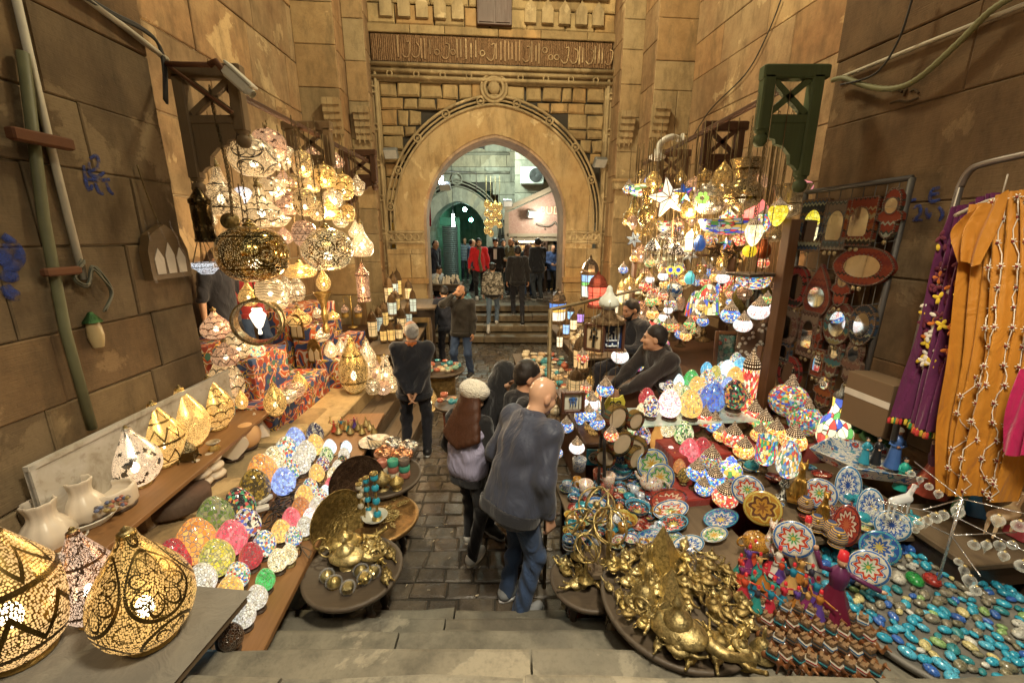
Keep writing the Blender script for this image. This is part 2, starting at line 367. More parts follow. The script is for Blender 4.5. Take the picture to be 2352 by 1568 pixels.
# ---------- world, camera, render ----------
sc=bpy.context.scene
w=bpy.data.worlds.new('World'); sc.world=w; w.use_nodes=True; wt=w.node_tree
sky=wt.nodes.new('ShaderNodeTexSky'); sky.sky_type='NISHITA'; sky.sun_disc=False; sky.sun_elevation=math.radians(2); sky.sun_rotation=math.radians(200)
wt.links.new(sky.outputs[0],wt.nodes['Background'].inputs[0]); wt.nodes['Background'].inputs[1].default_value=.05
cd=bpy.data.cameras.new('camera'); cam=bpy.data.objects.new('camera',cd); C.objects.link(cam); sc.camera=cam
cam.location=CAM; cam.rotation_euler=(PI/2-TH,0,0); cd.sensor_width=36; cd.lens=FP/2352*36; cd.clip_start=.05; cd.clip_end=300
sc.view_settings.view_transform='Standard'; sc.view_settings.look='None'; sc.view_settings.exposure=1.0; sc.view_settings.gamma=1
cy=sc.cycles; cy.max_bounces=6; cy.diffuse_bounces=3; cy.glossy_bounces=3; cy.transmission_bounces=4; cy.transparent_max_bounces=8; cy.caustics_reflective=False; cy.caustics_refractive=False
cy.use_denoising=True; cy.sample_clamp_indirect=4.; cy.use_light_tree=True; cy.use_adaptive_sampling=True; cy.adaptive_threshold=.02
sc.render.use_persistent_data=False
def lamp(name,loc,col,power,rad=.08,ty='POINT'):
    l=bpy.data.lights.new(name,ty); l.energy=power; l.color=col; l.shadow_soft_size=rad
    o=bpy.data.objects.new(name,l); C.objects.link(o); o.location=loc; return o
# ---------- masonry ----------
ST_A=stone('sandstone',(.40,.31,.17),(.27,.20,.11),(.46,.37,.22))
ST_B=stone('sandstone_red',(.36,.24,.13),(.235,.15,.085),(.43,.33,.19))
ST_C=stone('plaster_stone',(.46,.33,.16),(.36,.235,.11),(.48,.38,.22),tool=False,bump=.35)
ST_R=stone('rubble_stone',(.43,.33,.17),(.28,.20,.10),(.38,.28,.14),bump=.9,tool=False)
ST_F=stone('far_stone',(.34,.32,.25),(.24,.225,.18),(.32,.31,.26))
ST_S=stone('step_stone',(.22,.205,.165),(.13,.122,.10),(.28,.255,.2),rough=.62,bump=.45,tool=False)
ST_K=stone('cobble_stone',(.12,.10,.078),(.065,.055,.045),(.16,.135,.105),rough=.3,sc=1.6,bump=.6,tool=False)
MORT=plain('mortar',(.2,.165,.11),.95,0,.35,6,.6)
MORTD=plain('dark_joint',(.035,.03,.022),.8,0,.3,6,.5)
def block(mb,x0,x1,z0,z1,fy,g=.006,ch=.012,dep_=.09,tint=.5,sk=0.,rn=None):
    rn=rn or R; x0+=g;x1-=g;z0+=g;z1-=g
    if x1-x0<.03 or z1-z0<.03: return
    j=lambda a:rn.uniform(-a,a)
    c=[(x0,z0),(x1,z0),(x1,z1),(x0,z1)]; c=[(a+j(sk),b+j(sk)) for a,b in c]
    cx=(x0+x1)/2; cz=(z0+z1)/2
    vs=[(a,fy+dep_,b) for a,b in c]+[(a,fy+ch*.9,b) for a,b in c]
    ins=[(a+(ch if a<cx else -ch),b+(ch if b<cz else -ch)) for a,b in c]
    vs+=[(a,fy+j(.003),b) for a,b in ins]
    fs=[[8,9,10,11]]+[[i,(i+1)%4,4+(i+1)%4,4+i] for i in range(4)]+[[4+i,4+(i+1)%4,8+(i+1)%4,8+i] for i in range(4)]
    mb.add(vs,fs,tint=tint)
def courses(mb,Lw,z0,z1,rh=(.42,.6),bw=(.6,1.5),fy=0,jit=.012,skip=None,seed=1,g=.005,ch=.01,sk=0.,tint=None):
    rn=RD(seed); z=z0
    while z<z1-.05:
        h=min(rn.uniform(*rh),z1-z)
        if z1-z-h<.12: h=z1-z
        x=-rn.uniform(0,.5)*bw[0]
        while x<Lw-.01:
            wd=rn.uniform(*bw); a,b=max(0,x),min(Lw,x+wd)
            if Lw-b<.2: b=Lw; wd=9
            if b-a>.04 and not(skip and skip(a,b,z,z+h)): block(mb,a,b,z,z+h,fy-rn.uniform(0,jit),g,ch,tint=rn.random() if tint is None else tint*rn.uniform(.8,1.2),sk=sk,rn=rn)
            x+=wd
        z+=h
def wallobj(name,a,b,z0,z1,label,mat,rh=(.42,.6),bw=(.6,1.5),seed=1,th=.35,mort=MORT,cat='wall',parent=None,**k):
    Lw=math.hypot(b[0]-a[0],b[1]-a[1]); mb=MB(); courses(mb,Lw,z0,z1,rh,bw,0,seed=seed,**k)
    bk=MB(); bk.box((Lw/2,.02+th/2,(z0+z1)/2),(Lw,th,z1-z0))
    for i in range(len(bk.f)): pass
    n=len(mb.f); mb.add(bk.v,bk.f,mi=1)
    o=ob(name,mb.mesh(name,True),[mat,mort],parent,(a[0],a[1],0),math.atan2(b[1]-a[1],b[0]-a[0]))
    if label: tag(o,label,cat)
    return o
LP_A,LP_B=(-2.8,-2.2),(-2.86,3.74)
RP_A,RP_B=(2.87,4.2),(3.72,-2.0)
LR_A,LR_B=(-4.0,2.9),(-4.05,8.95)
RR_A,RR_B=(3.57,9.3),(4.35,3.0)
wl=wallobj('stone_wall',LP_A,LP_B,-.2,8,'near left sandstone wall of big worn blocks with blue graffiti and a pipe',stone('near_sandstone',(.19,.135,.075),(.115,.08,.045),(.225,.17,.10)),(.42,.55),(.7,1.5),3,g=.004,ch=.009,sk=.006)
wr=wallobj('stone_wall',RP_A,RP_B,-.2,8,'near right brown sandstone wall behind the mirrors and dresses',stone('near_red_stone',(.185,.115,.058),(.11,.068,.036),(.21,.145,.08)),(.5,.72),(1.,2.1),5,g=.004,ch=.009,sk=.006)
wallobj('stone_wall',LR_A,LR_B,-.2,9,'tall set back wall with pale mortar lines above the white lit hanging lamps',ST_B,(.75,.95),(1.1,1.9),8,g=.011,mort=plain('pale_mortar',(.42,.34,.22),.95,0,.3,8,.5))
wr2=wallobj('stone_wall',RR_A,RR_B,-.2,9,'tall set back wall with carved lettering above the coloured hanging lamps',ST_B,(.6,.8),(.9,1.7),9,skip=lambda a,b,z,y:3.1<(z+y)/2<5.2 and a>1.2 and False)
# ---------- pilasters either side of the gate ----------
def pil(a,b,side,label,z1=9.,seed=1):
    """front face a->b plus the returning face towards the gate"""
    r=thing('stone_pilaster',label,'pilaster',(a[0],a[1],0),math.atan2(b[1]-a[1],b[0]-a[0])); Lw=math.hypot(b[0]-a[0],b[1]-a[1])
    mb=MB(); courses(mb,Lw,0,z1,(.5,.8),(.45,.9),0,seed=seed); mb.box((Lw/2,.37,z1/2),(Lw-.02,.7,z1),mi=1)
    ob('shaft',mb.mesh('shaft',True),[ST_A,MORT],r)
    s=MB(); courses(s,.72,0,z1,(.5,.8),(.5,.8),0,seed=seed+40)
    x=Lw+.005 if side>0 else -.005
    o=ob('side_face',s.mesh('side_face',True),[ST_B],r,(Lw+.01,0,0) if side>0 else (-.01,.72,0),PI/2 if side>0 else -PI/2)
    # stalactite corbel on the inner corner and a ledge
    c=MB(); xc=Lw-.14 if side>0 else .14
    for k in range(5):
        n=5-k
        for i in range(3):
            wd=.10; c.box((xc+(i-1)*.105,-.03-.022*(4-k),4.62+.12*(4-k)),(wd,.1+.03*(4-k),.118),tint=.5+.1*i)
            c.lathe([(0,-.09),(.05,0)],4,M=MT((xc+(i-1)*.105,-.045-.022*(4-k),4.57+.12*(4-k))),sm=False)
    ob('corbel',c.mesh('corbel',True),ST_A,r)
    l=MB(); l.box((Lw/2,-.05,3.72),(Lw+.12,.12,.16),tint=.3); l.box((Lw/2,-.07,3.82),(Lw+.16,.14,.05),tint=.9); ob('ledge',l.mesh('ledge',True),ST_A,r)
    return r
pil((-4.05,8.9),(-3.3,8.97),1,'broad outer pilaster left of the gate beside the lamp shop',seed=11)
pil((-3.33,9.48),(-2.92,9.52),1,'narrow inner pilaster against the left edge of the gate',seed=12)
pil((2.79,9.24),(3.6,9.32),-1,'broad outer pilaster right of the gate by the white camera arm',seed=13)
pil((2.27,9.82),(2.72,9.86),-1,'narrow inner pilaster against the right edge of the gate',seed=14)
# ---------- gate ----------
GO=(-.37,10.12); GA=math.radians(5.4)
def GP(x,y,z): return Vector((GO[0]+x*math.cos(GA)-y*math.sin(GA),GO[1]+x*math.sin(GA)+y*math.cos(GA),z))
gate=thing('stone_gateway','monumental sandstone gateway with a pointed arch and carved frame','gate',(GO[0],GO[1],0),GA)
def arch(a,h,z0,n=14):
    """pointed arch, left foot to right foot"""
    c=(h*h-a*a)/(2*a); Rr=a+c; t1=math.atan2(h,c); left=[]
    for i in range(n+1):
        t=t1*i/n; left.append((c-Rr*math.cos(t),z0+Rr*math.sin(t)))
    return left+[(-x,z) for x,z in left[::-1][1:]]
def ring(mb,inn,out,y0,y1,mi=0,tint=.5,seg=None):
    n=len(inn)
    for i in range(n-1):
        if seg and i%seg==seg-1: pass
        (a,b),(c,d),(e,f),(g,h)=inn[i],inn[i+1],out[i+1],out[i]
        vs=[(a,y0,b),(c,y0,d),(e,y0,f),(g,y0,h),(a,y1,b),(c,y1,d),(e,y1,f),(g,y1,h)]
        t=tint if seg is None else RD(i//seg+3).random()
        mb.add(vs,[[0,3,2,1],[0,1,5,4],[3,7,6,2],[4,5,6,7]]+([[0,4,7,3]] if i==0 else [])+([[1,2,6,5]] if i==n-2 else []),mi=mi,tint=t)
SP=2.95; IN=[(-1.65,.0),(-1.65,1.2),(-1.65,2.2)]+arch(1.65,1.87,SP,16)+[(1.65,2.2),(1.65,1.2),(1.65,0.)]
OU=[(-2.3,.0),(-2.3,1.2),(-2.3,2.2)]+arch(2.3,2.46,SP,16)+[(2.3,2.2),(2.3,1.2),(2.3,.0)]
m=MB(); ring(m,IN,OU,-.0,.7,tint=.52); ob('arch_ring',m.mesh('arch_ring',True),ST_C,gate)
# inner lining of the arch edge (pinkish voussoirs)
IN2=[(x*.965,SP+(z-SP)*.965 if z>SP else z) for x,z in IN]
m=MB(); ring(m,IN2,IN,.02,.74,tint=.9,seg=2); ob('arch_soffit',m.mesh('arch_soffit',True),stone('soffit_stone',(.45,.33,.24),(.34,.24,.16),(.4,.3,.2),tool=False),gate)
# rope moulding round the arch: three rolls with knots
m=MB()
def along(rr,zz,rad,y):
    p=[(x*rr,y,SP+(z-SP)*zz) for x,z in arch(2.3,2.46,SP,18)]; m.tube([(p[0][0],y,2.45)]+p+[(p[-1][0],y,2.45)],rad,6)
along(1.0,1.0,.03,-.02); along(1.075,1.07,.03,-.02); along(1.037,1.035,.022,-.012)
kp=arch(2.385,2.55,SP,24)
for i in range(2,len(kp)-2,5):
    x,z=kp[i]; d=Vector((kp[i+1][0]-kp[i-1][0],0,kp[i+1][1]-kp[i-1][1])).normalized(); A=math.atan2(d.z,d.x)
    m.torus(.075,.022,14,5,MT((x,-.035,z))@MR(-A,4,'Y'))
    m.box((x,-.02,z),(.05,.06,.05))
ob('arch_moulding',m.mesh('arch_moulding',True),ST_A,gate)
# crowning roundel
m=MB(); m.torus(.2,.035,28,6,MT((-.02,-.05,5.72))); m.torus(.275,.03,28,6,MT((-.02,-.04,5.72))); m.torus(.24,.02,28,6,MT((-.02,-.03,5.72)))
m.ell((-.02,-.02,5.72),(.135,.1,.135),16,10); m.lathe([(0,-.02),(.18,-.02),(.18,.04)],20,M=MT((-.02,.0,5.72))@MR(PI/2,4,'X'))
ob('roundel',m.mesh('roundel',True),ST_A,gate)
# square frame
m=MB()
for x in(-2.62,-2.5,2.5,2.62): m.tube([(x,-.04,.9),(x,-.04,5.98)],.035,6)
for z in(5.86,5.98,6.1): m.tube([(-2.66,-.05,z),(2.66,-.05,z)],.042,6)
for z in(2.72,2.5):
    for s in(-1,1): m.tube([(s*1.68,-.03,z),(s*2.62,-.03,z)],.03,6)
for k in range(7):
    for x in(-2.56,2.56): m.torus(.06,.02,12,5,MT((x,-.05,1.3+k*.72)))
for k in range(9):
    if k!=4: m.torus(.055,.018,12,5,MT((-2.2+k*.55,-.07,5.92)))
for s in(-1,1):
    for q in range(5): m.torus(.07,.02,12,5,MT((s*(1.85+.16*q),-.03,2.61)))
m.box((0,.1,5.95),(5.3,.24,.3),tint=.3); m.box((-2.56,.1,3.),(.24,.24,6.),tint=.4); m.box((2.56,.1,3.),(.24,.24,6.),tint=.4)
for s in(-1,1): m.box((s*2.06,.03,2.61),(.82,.08,.3),tint=.45)
ob('carved_frame',m.mesh('carved_frame',True),ST_A,gate)
# rubble spandrels
def insp(a,b,z,y):
    for x,zz in((a,z),(b,z),((a+b)/2,(z+y)/2)):
        xx=x-2.45
        q=(abs(xx)/2.42);
        if zz<SP or abs(xx)>2.44: return abs(xx)<2.3 or True if zz<SP else False
        c=(2.5**2-2.36**2)/(2*2.36); Rr=2.36+c
        if math.hypot(abs(xx)+c,zz-SP)<Rr: return True
    return False
m=MB(); courses(m,4.9,SP,5.82,(.2,.34),(.22,.52),0,.05,insp,21,.014,.03,.02)
A2=arch(2.25,2.41,SP,16); B2=[]
for i,(x,z) in enumerate(A2):
    t=i/(len(A2)-1); B2.append((-2.45,SP+(5.9-SP)*min(1,t*4)) if t<.25 else ((2.45,SP+(5.9-SP)*min(1,(1-t)*4)) if t>.75 else (-2.45+4.9*(t-.25)*2,5.9)))
ring(m,[(x+2.45,z) for x,z in A2],[(x+2.45,z) for x,z in B2],.045,.8,1)
ob('spandrel',m.mesh('spandrel',True),[ST_R,MORTD],gate,(-2.45,.05,0))
# frieze with carved script, cornice, wall above
@memo
def carved(name,c1,c2,sc=1.):
    t=T(name); v=t.obj(); q=t.wave(t.map(v,(2.6*sc,1,.6*sc)),3.,5.5,3,1.6); n=t.noise(t.map(v,(9*sc,3,6*sc)),1.,2,.5,2.5)
    h=t.mix(.5,q,t.ramp(t.ma('ABSOLUTE',t.ma('SUBTRACT',n,.5)),[(0,1.),(.06,1.),(.09,0.)])); f=t.noise(v,22,4)
    c=t.mix(f,c2,c1); return t.done(t.bsdf(c,.9,0,t.bump(f,.3,.01,t.bump(h,1.,.05)),spec=.2))
m=MB(); rn=RD(5); x=-2.55
while x<2.5:
    wd=rn.uniform(.7,1.2); block(m,x,min(2.55,x+wd),6.16,6.66,-.02,.004,.008); x+=wd
ob('frieze',m.mesh('frieze',True),carved('carved_frieze',(.30,.185,.095),(.2,.115,.06)),gate)
# raised letters of the frieze
m=MB(); rn=RD(17); x=-2.0
while x<2.45:
    ty=rn.random()
    if ty<.55: m.box((x,-.03,6.41+rn.uniform(-.02,.03)),(.028,.03,rn.uniform(.26,.4))); x+=rn.uniform(.06,.11)
    elif ty<.8:
        p=[(x,-.03,6.3),(x+.06,-.03,6.24),(x+.14,-.03,6.28),(x+.17,-.03,6.45+rn.uniform(-.05,.1)),(x+.1,-.03,6.52)]; m.tube(curve3(p,4),.016,5); x+=.2
    else: m.torus(.05,.016,12,5,MT((x+.04,-.03,6.33+rn.uniform(0,.15)))); x+=.13
ob('raised_script',m.mesh('raised_script',True),ST_B,gate)
m=MB(); courses(m,5.2,6.68,6.84,(.16,.16),(.7,1.2),-.06,0,None,31); courses(m,5.2,6.84,9.,(.36,.5),(.5,.9),0,.04,lambda a,b,z,y:2.25<(a+b)/2<3. and False,32,.01,.025,.01)
m.box((2.6,.5,7.6),(5.2,.85,2.9),mi=1); ob('upper_wall',m.mesh('upper_wall',True),[ST_R,MORTD],gate,(-2.6,.02,0))
m=MB()
for s in(-1,1):
    for k in range(5):
        x=s*(.75+k*.36); m.prism([(x-.12,6.95),(x+.12,6.95),(x+.12,7.2),(x,7.38),(x-.12,7.2)],.12,MT((0,-.03-.01*(k%2),0)))
        m.prism([(x-.17,7.42),(x+.17,7.42),(x+.17,7.6),(x,7.8),(x-.17,7.6)],.2,MT((0,-.06,0)))
    ob('niche_carving',m.mesh('niche_carving',True),ST_A,gate); m=MB()
m=MB(); m.box((0,-.1,7.6),(.72,.1,1.5),bev=.01); m.box((-.17,-.16,7.6),(.3,.02,1.42)); m.box((.17,-.16,7.6),(.3,.02,1.42))
ob('wooden_shutter',m,wood('shutter_wood',(.075,.028,.012),(.04,.014,.007),.5,2),gate)
# plinth blocks of both gate piers
for s in(-1,1):
    m=MB(); courses(m,.86,0,2.35,(.5,.75),(.86,.9),0,.01,None,41+s,.004,.014); m.box((.43,.42,1.17),(.84,.75,2.34),mi=1)
    m.box((.43,.02,1.62),(.98,.2,.12),tint=.8)
    ob('pier',m.mesh('pier',True),[ST_C,MORT],gate,(s*2.08-.43,-.07,0))
    q=MB(); courses(q,.78,0,2.35,(.5,.75),(.6,.8),0,.01,None,51+s,.004,.014)
    ob('jamb',q.mesh('jamb',True),[ST_C],gate,(s*1.645,(-.07 if s<0 else .71),0),PI/2 if s<0 else -PI/2)
# ---------- ground ----------
def paving(name,x0,x1,y0,y1,z,rw,bl,mat,seed,g=.008,dz=.006):
    rn=RD(seed); m=MB(); y=y0
    while y<y1:
        h=rn.uniform(*rw); x=x0-rn.uniform(0,bl[1])
        while x<x1:
            wd=rn.uniform(*bl); t=rn.random(); zz=z+rn.uniform(-dz,dz); b=.014
            X0,X1,Y0,Y1=x+g,x+wd-g,y+g,y+h-g; j=lambda:rn.uniform(-.008,.008)
            q=[(X0+j(),Y0+j()),(X1+j(),Y0+j()),(X1+j(),Y1+j()),(X0+j(),Y1+j())]; cx,cy=(X0+X1)/2,(Y0+Y1)/2
            vs=[(a,c,z-.06) for a,c in q]+[(a,c,zz-.012) for a,c in q]+[(a+(b if a<cx else -b),c+(b if c<cy else -b),zz+rn.uniform(-.002,.002)) for a,c in q]
            m.add(vs,[[8,9,10,11]]+[[i,(i+1)%4,4+(i+1)%4,4+i] for i in range(4)]+[[4+i,4+(i+1)%4,8+(i+1)%4,8+i] for i in range(4)],tint=t); x+=wd
        y+=h
    m.add([(x0-.3,y0-.3,z-.016),(x1+.3,y0-.3,z-.016),(x1+.3,y1+.3,z-.016),(x0-.3,y1+.3,z-.016)],[[0,1,2,3]],mi=1)
    o=ob(name,m.mesh(name,True),[mat,MORTD]); tag(o,'dark worn wet looking cobbles of the lane','ground',kind='structure'); return o
paving('cobbled_ground',-3.,3.2,1.9,10.4,0.,(.14,.2),(.15,.3),ST_K,61,g=.005)
g=MB(); g.add([(-60,-60,-.35),(60,-60,-.35),(60,90,-.35),(-60,90,-.35)],[[0,1,2,3]]); tag(ob('ground',g,MORTD),'bare earth below the paving','ground',kind='structure')
def steps(name,ys,z,rise,x0,x1,mat,seed,sgn,label):
    rn=RD(seed); m=MB()
    for k,(a,b) in enumerate(zip(ys[:-1],ys[1:])):
        zt=z+rise*(k+1); x=x0-rn.uniform(0,.8); lo,hi=min(a,b),max(a,b)
        while x<x1:
            wd=rn.uniform(1.,2.1); n=5; f=a; j=[rn.uniform(-.014,.014) for _ in range(n+1)]; t=rn.random(); zz=zt+rn.uniform(-.006,.006)
            xs=[x+.006+(wd-.012)*i/n for i in range(n+1)]
            # worn nose: several segments
            prof=[(0,-.16),(0,-.022),(.008,-.006),(.026,0.),(abs(b-a)+.05,0.)]
            vs=[]
            for i,X in enumerate(xs):
                for d,h in prof: vs.append((X,f+(-sgn)*(-d)+ (j[i] if d<.03 else 0),zz+h+ (rn.uniform(-.004,.002) if h<0 and d>0 else 0)))
            P=len(prof); fs=[]
            for i in range(n):
                for q in range(P-1):
                    F=[i*P+q,(i+1)*P+q,(i+1)*P+q+1,i*P+q+1]; fs.append(F if sgn>0 else F[::-1])
            fs.append(list(range(P)) if sgn<0 else list(range(P))[::-1]); fs.append([n*P+q for q in range(P)] if sgn>0 else [n*P+q for q in range(P)][::-1])
            m.add(vs,fs,tint=t); x+=wd
    o=ob(name,m.mesh(name,True),[mat]); tag(o,label,'steps',kind='structure')
YS=[2.38,2.18,1.95,1.72,1.47,1.23,.99,.75,-2.5]
steps('stone_steps',YS,0.,.15,-3.0,3.9,ST_S,71,-1,'worn grey stone steps going down to the lane in the foreground')
YT=[10.24,10.62,10.98,11.36,12.3]
m=MB()
steps('stone_steps',YT,0.,.2,-2.3,1.6,stone('gate_step_stone',(.2,.155,.10),(.12,.09,.06),(.25,.2,.13),rough=.55,tool=False),72,1,'worn steps going up through the gateway')
paving('upper_ground',-6,6,11.9,34,.8,(.3,.5),(.4,.8),ST_K,62)
# ---------- beyond the gate ----------
YF=17.
far=thing('stone_building','grey stone building with a round arched passage seen through the gate','building',(-4.6,YF,0))
fa=MB(); ac_x=2.5; A_IN=[(-1.1,.8),(-1.1,1.7)]+arch(1.1,1.28,2.65,12)+[(1.1,1.7),(1.1,.8)]; A_OU=[(-1.55,.8),(-1.55,1.7)]+arch(1.55,1.78,2.65,12)+[(1.55,1.7),(1.55,.8)]
def sk2(a,b,z,y):
    for x,zz in((a,z),(b,z),((a+b)/2,(z+y)/2),(a,y),(b,y)):
        xx=x-ac_x
        if zz<2.65:
            if abs(xx)<1.5: return True
        elif math.hypot(xx,(zz-2.65)*.9)<1.5: return True
    return False
courses(fa,5.1,.8,8.5,(.4,.55),(.5,1.1),0,.012,sk2,81)
fa.box((.5,.4,4.5),(1.,.7,8),mi=1); fa.box((4.6,.4,4.5),(1.,.7,8),mi=1); fa.box((2.5,.4,6.4),(3.2,.7,4.2),mi=1)
ob('wall',fa.mesh('wall',True),[ST_F,MORTD],far)
m=MB(); ring(m,A_IN,A_OU,-.03,1.2,seg=1); ob('arch',m.mesh('arch',True),ST_F,far,(ac_x,0,0))
m=MB()
for rr in(1.02,1.1,1.16): m.tube([(x*rr,-.05,2.65+(z-2.65)*rr) for x,z in arch(1.55,1.78,2.65,12)],.03,5)
m.tube([(-1.9,-.05,4.95),(2.,-.05,4.95)],.05,5); m.tube([(-1.9,-.05,5.6),(2.,-.05,5.6)],.05,5); m.torus(.2,.04,18,5,MT((0,-.05,4.72)))
ob('moulding',m,ST_F,far,(ac_x,0,0))
DKG=plain('dark_opening',(.008,.009,.01),.4);
for x,z,w_,h in((1.6,6.35,.5,.9),(3.3,6.3,.5,1.0)):
    m=MB(); m.box((x,-.02,z),(w_,.06,h)); wn=ob('window',m,DKG,far)
    m=MB(); m.box((x,-.06,z),(.04,.03,h)); m.box((x,-.06,z+.1),(w_,.03,.04)); m.box((x-w_/2,-.04,z),(.06,.1,h+.08)); m.box((x+w_/2,-.04,z),(.06,.1,h+.08)); ob('frame',m,wood('far_frame',(.05,.03,.02),(.03,.018,.012)),wn)
# passage behind the arch
for nm,a,b,lab in(('stone_wall',(-3.35,18.),(-3.2,25.),'left wall of the dark passage behind the second arch'),('stone_wall',(-.95,25.),(-.85,18.),'right wall of the dark passage behind the second arch'),('stone_wall',(-4.2,25.),(0.2,25.),'end wall of the dark passage with green lamp light')):
    wallobj(nm,a,b,.8,5.2,lab,ST_F,(.4,.5),(.6,1.),91)
m=MB(); m.box((-2.1,21.6,4.6),(3.4,7.4,.2)); tag(ob('passage_roof',m,DKG),'dark roof over the passage behind the second arch','roof')
sh=thing('roller_shutter','grey closed slatted shutter at the left of the dark passage','shutter',(-2.55,17.9,.8)); m=MB()
for k in range(26): m.tube([(-.32,0,.05+k*.085),(.32,0,.05+k*.085)],.045,6)
ob('slats',m,plain('shutter_metal',(.16,.19,.18),.5,.5),sh)
m=MB(); m.box((.36,0,1.2),(.1,.12,2.6)); m.box((0,0,2.4),(.8,.14,.3)); ob('frame',m,plain('green_paint',(.05,.2,.13),.5),sh)
# right hand house with lattice window and air conditioner
hs=thing('stone_building','tall stone house with a lattice window and air conditioner seen through the gate','building',(.1,15.9,0),math.radians(-2))
m=MB(); courses(m,5.,.8,9,(.45,.6),(.5,1.2),0,.01,None,83); m.box((2.5,.4,4.9),(5,.7,8.2),mi=1); ob('wall',m.mesh('wall',True),[ST_F,MORTD],hs)
m=MB(); m.box((.75,-.03,5.72),(.62,.1,.95)); wn=ob('window',m,DKG,hs); m=MB()
for k in range(5): m.box((.5+k*.125,-.1,5.72),(.035,.04,.95))
for k in range(6): m.box((.75,-.11,5.3+k*.17),(.62,.03,.035))
ob('lattice',m,wood('far_frame',(.05,.03,.02),(.03,.018,.012)),wn)
acp=YP(1222,404,15.7); acu=thing('air_conditioner','white air conditioner unit on the wall beyond the arch','air conditioner',acp)
m=MB(); m.box((0,0,0),(.82,.3,.56),bev=.02); ob('casing',m,plain('ac_white',(.62,.64,.6),.5,0,.06),acu)
m=MB();
for r_ in(.06,.1,.14,.18,.22): m.torus(r_,.009,20,4,MT((.12,-.17,0)))
m.lathe([(0,0),(.23,0)],20,M=MT((.12,-.153,0))@MR(PI/2,4,'X')); ob('fan_grille',m,plain('grille_grey',(.12,.12,.12),.5),acu)
# shop with slanted gable and sign
SHY=14.3; s0=YP(1168,540,SHY); shp=thing('bead_shop','shop with a sloping gable sign and a lit window full of hanging beads','shop',(s0.x,SHY,.8))
zs=s0.z-.8
m=MB(); g_=[(0,zs),(2.6,zs),(2.6,zs+1.55),(1.9,zs+1.55),(0,zs+.72)]; m.prism([(x,z) for x,z in g_],.12)
@memo
def marble(name,c1,c2):
    t=T(name); v=t.obj(); q=t.noise(v,3,5,.6,1.5); f=t.vor(v,7,'DISTANCE_TO_EDGE'); c=t.mix(q,c1,c2); c=t.mix(t.ramp(f,[(0,.6),(.03,0.)]),c,(.5,.45,.4)); return t.done(t.bsdf(c,.35,0,coat=.2))
ob('sign_board',m,marble('sign_marble',(.24,.15,.13),(.36,.27,.22)),shp)
WG=wood('pale_frame',(.34,.32,.24),(.22,.2,.15),.6)
m=MB(); m.prism([(-.12,zs+.72),(1.9,zs+1.58),(2.7,zs+1.58),(2.7,zs+1.72),(1.85,zs+1.72),(-.12,zs+.86)],.3,MT((0,-.06,0))); m.box((-.06,-.04,zs/2+.35),(.14,.2,zs+.75)); m.box((1.3,-.06,zs),(2.7,.16,.1)); m.box((1.3,-.04,zs-.14),(2.7,.1,.1))
ob('frame',m,WG,shp)
# letters of the sign
def text(name,s_,size,mat,parent,loc,rot=(PI/2,0,0),ext=.01,font=None,ax='CENTER'):
    cu=bpy.data.curves.new('tmp','FONT'); cu.body=s_; cu.size=size; cu.extrude=ext; cu.align_x=ax; cu.resolution_u=2
    to=bpy.data.objects.new('tmp',cu); C.objects.link(to); dg=bpy.context.evaluated_depsgraph_get(); me=bpy.data.meshes.new_from_object(to.evaluated_get(dg)); bpy.data.objects.remove(to); bpy.data.curves.remove(cu)
    me.materials.clear(); me.name=name
    return ob(name,me,mat,parent,loc,rot)
IV=plain('ivory_letters',(.62,.54,.36),.5,0,.1)
text('lettering','BUDDHA',.34,IV,shp,(1.72,-.09,zs+.66),ext=.03)
m=MB(); rn=RD(4)   # arabic line under it
for p in([(.9,.36),(1.1,.3),(1.35,.3),(1.5,.42)],[(1.5,.42),(1.62,.3),(1.9,.3)],[(1.9,.3),(1.95,.6)],[(2.05,.3),(2.3,.3),(2.35,.45)]): m.tube(curve3([(x,-.09,zs+z) for x,z in p],4),.035,6)
for x,z in((1.2,.2),(1.72,.52),(1.76,.45),(2.2,.5)): m.ell((x,-.09,zs+z),(.03,.02,.03),8,5)
ob('arabic_lettering',m,plain('grey_letters',(.13,.12,.1),.5),shp)
m=MB(); m.box((1.3,1.2,zs/2),(2.7,.06,zs)); m.box((-.02,.6,zs/2),(.05,1.2,zs)); m.box((1.3,.6,.02),(2.7,1.2,.05)); m.box((1.3,.6,zs-.08),(2.7,1.2,.05)); ob('back_room',m,plain('shop_back',(.5,.38,.22),.8),shp)
m=MB(); m.box((.22,-.02,zs/2),(.12,.12,zs)); m.box((1.22,-.02,zs/2),(.12,.12,zs)); m.box((.72,-.02,zs-.28),(1.,.12,.08)); m.box((.72,-.02,.35),(1.,.14,.7)); ob('window_frame',m,wood('shop_wood',(.09,.05,.03),(.05,.03,.018)),shp)
beadc=[(.6,.05,.03),(.7,.45,.05),(.02,.3,.2),(.5,.5,.5),(.05,.1,.45),(.25,.1,.04),(.7,.2,.02)]
for i in range(20):
    x=.33+i*.043; m=MB(); y=.12+.25*R.random(); n=10; ln=R.uniform(.5,.95); zt=zs-.42
    m.tube([(x,y,zt),(x-.012,y,zt-ln*.5),(x,y,zt-ln),(x+.012,y,zt-ln*.5),(x,y,zt)],.011,5)
    ob('bead_strand',m,plain('bead%d'%(i%7),beadc[i%7],.3,0,.2),shp)
for i in range(9):
    x=1.45+.1*(i%3); z=zs-.4-.32*(i//3); m=MB(); m.torus(.06,.012,14,5,MT((x,.25,z)),sy=1.5); ob('necklace',m,plain('bead_blue',(.03,.16,.4),.3),shp)
m=MB(); m.box((1.55,.35,zs-.75),(.5,.03,1.15)); ob('display_board',m,plain('blue_velvet',(.01,.02,.05),.9),shp)
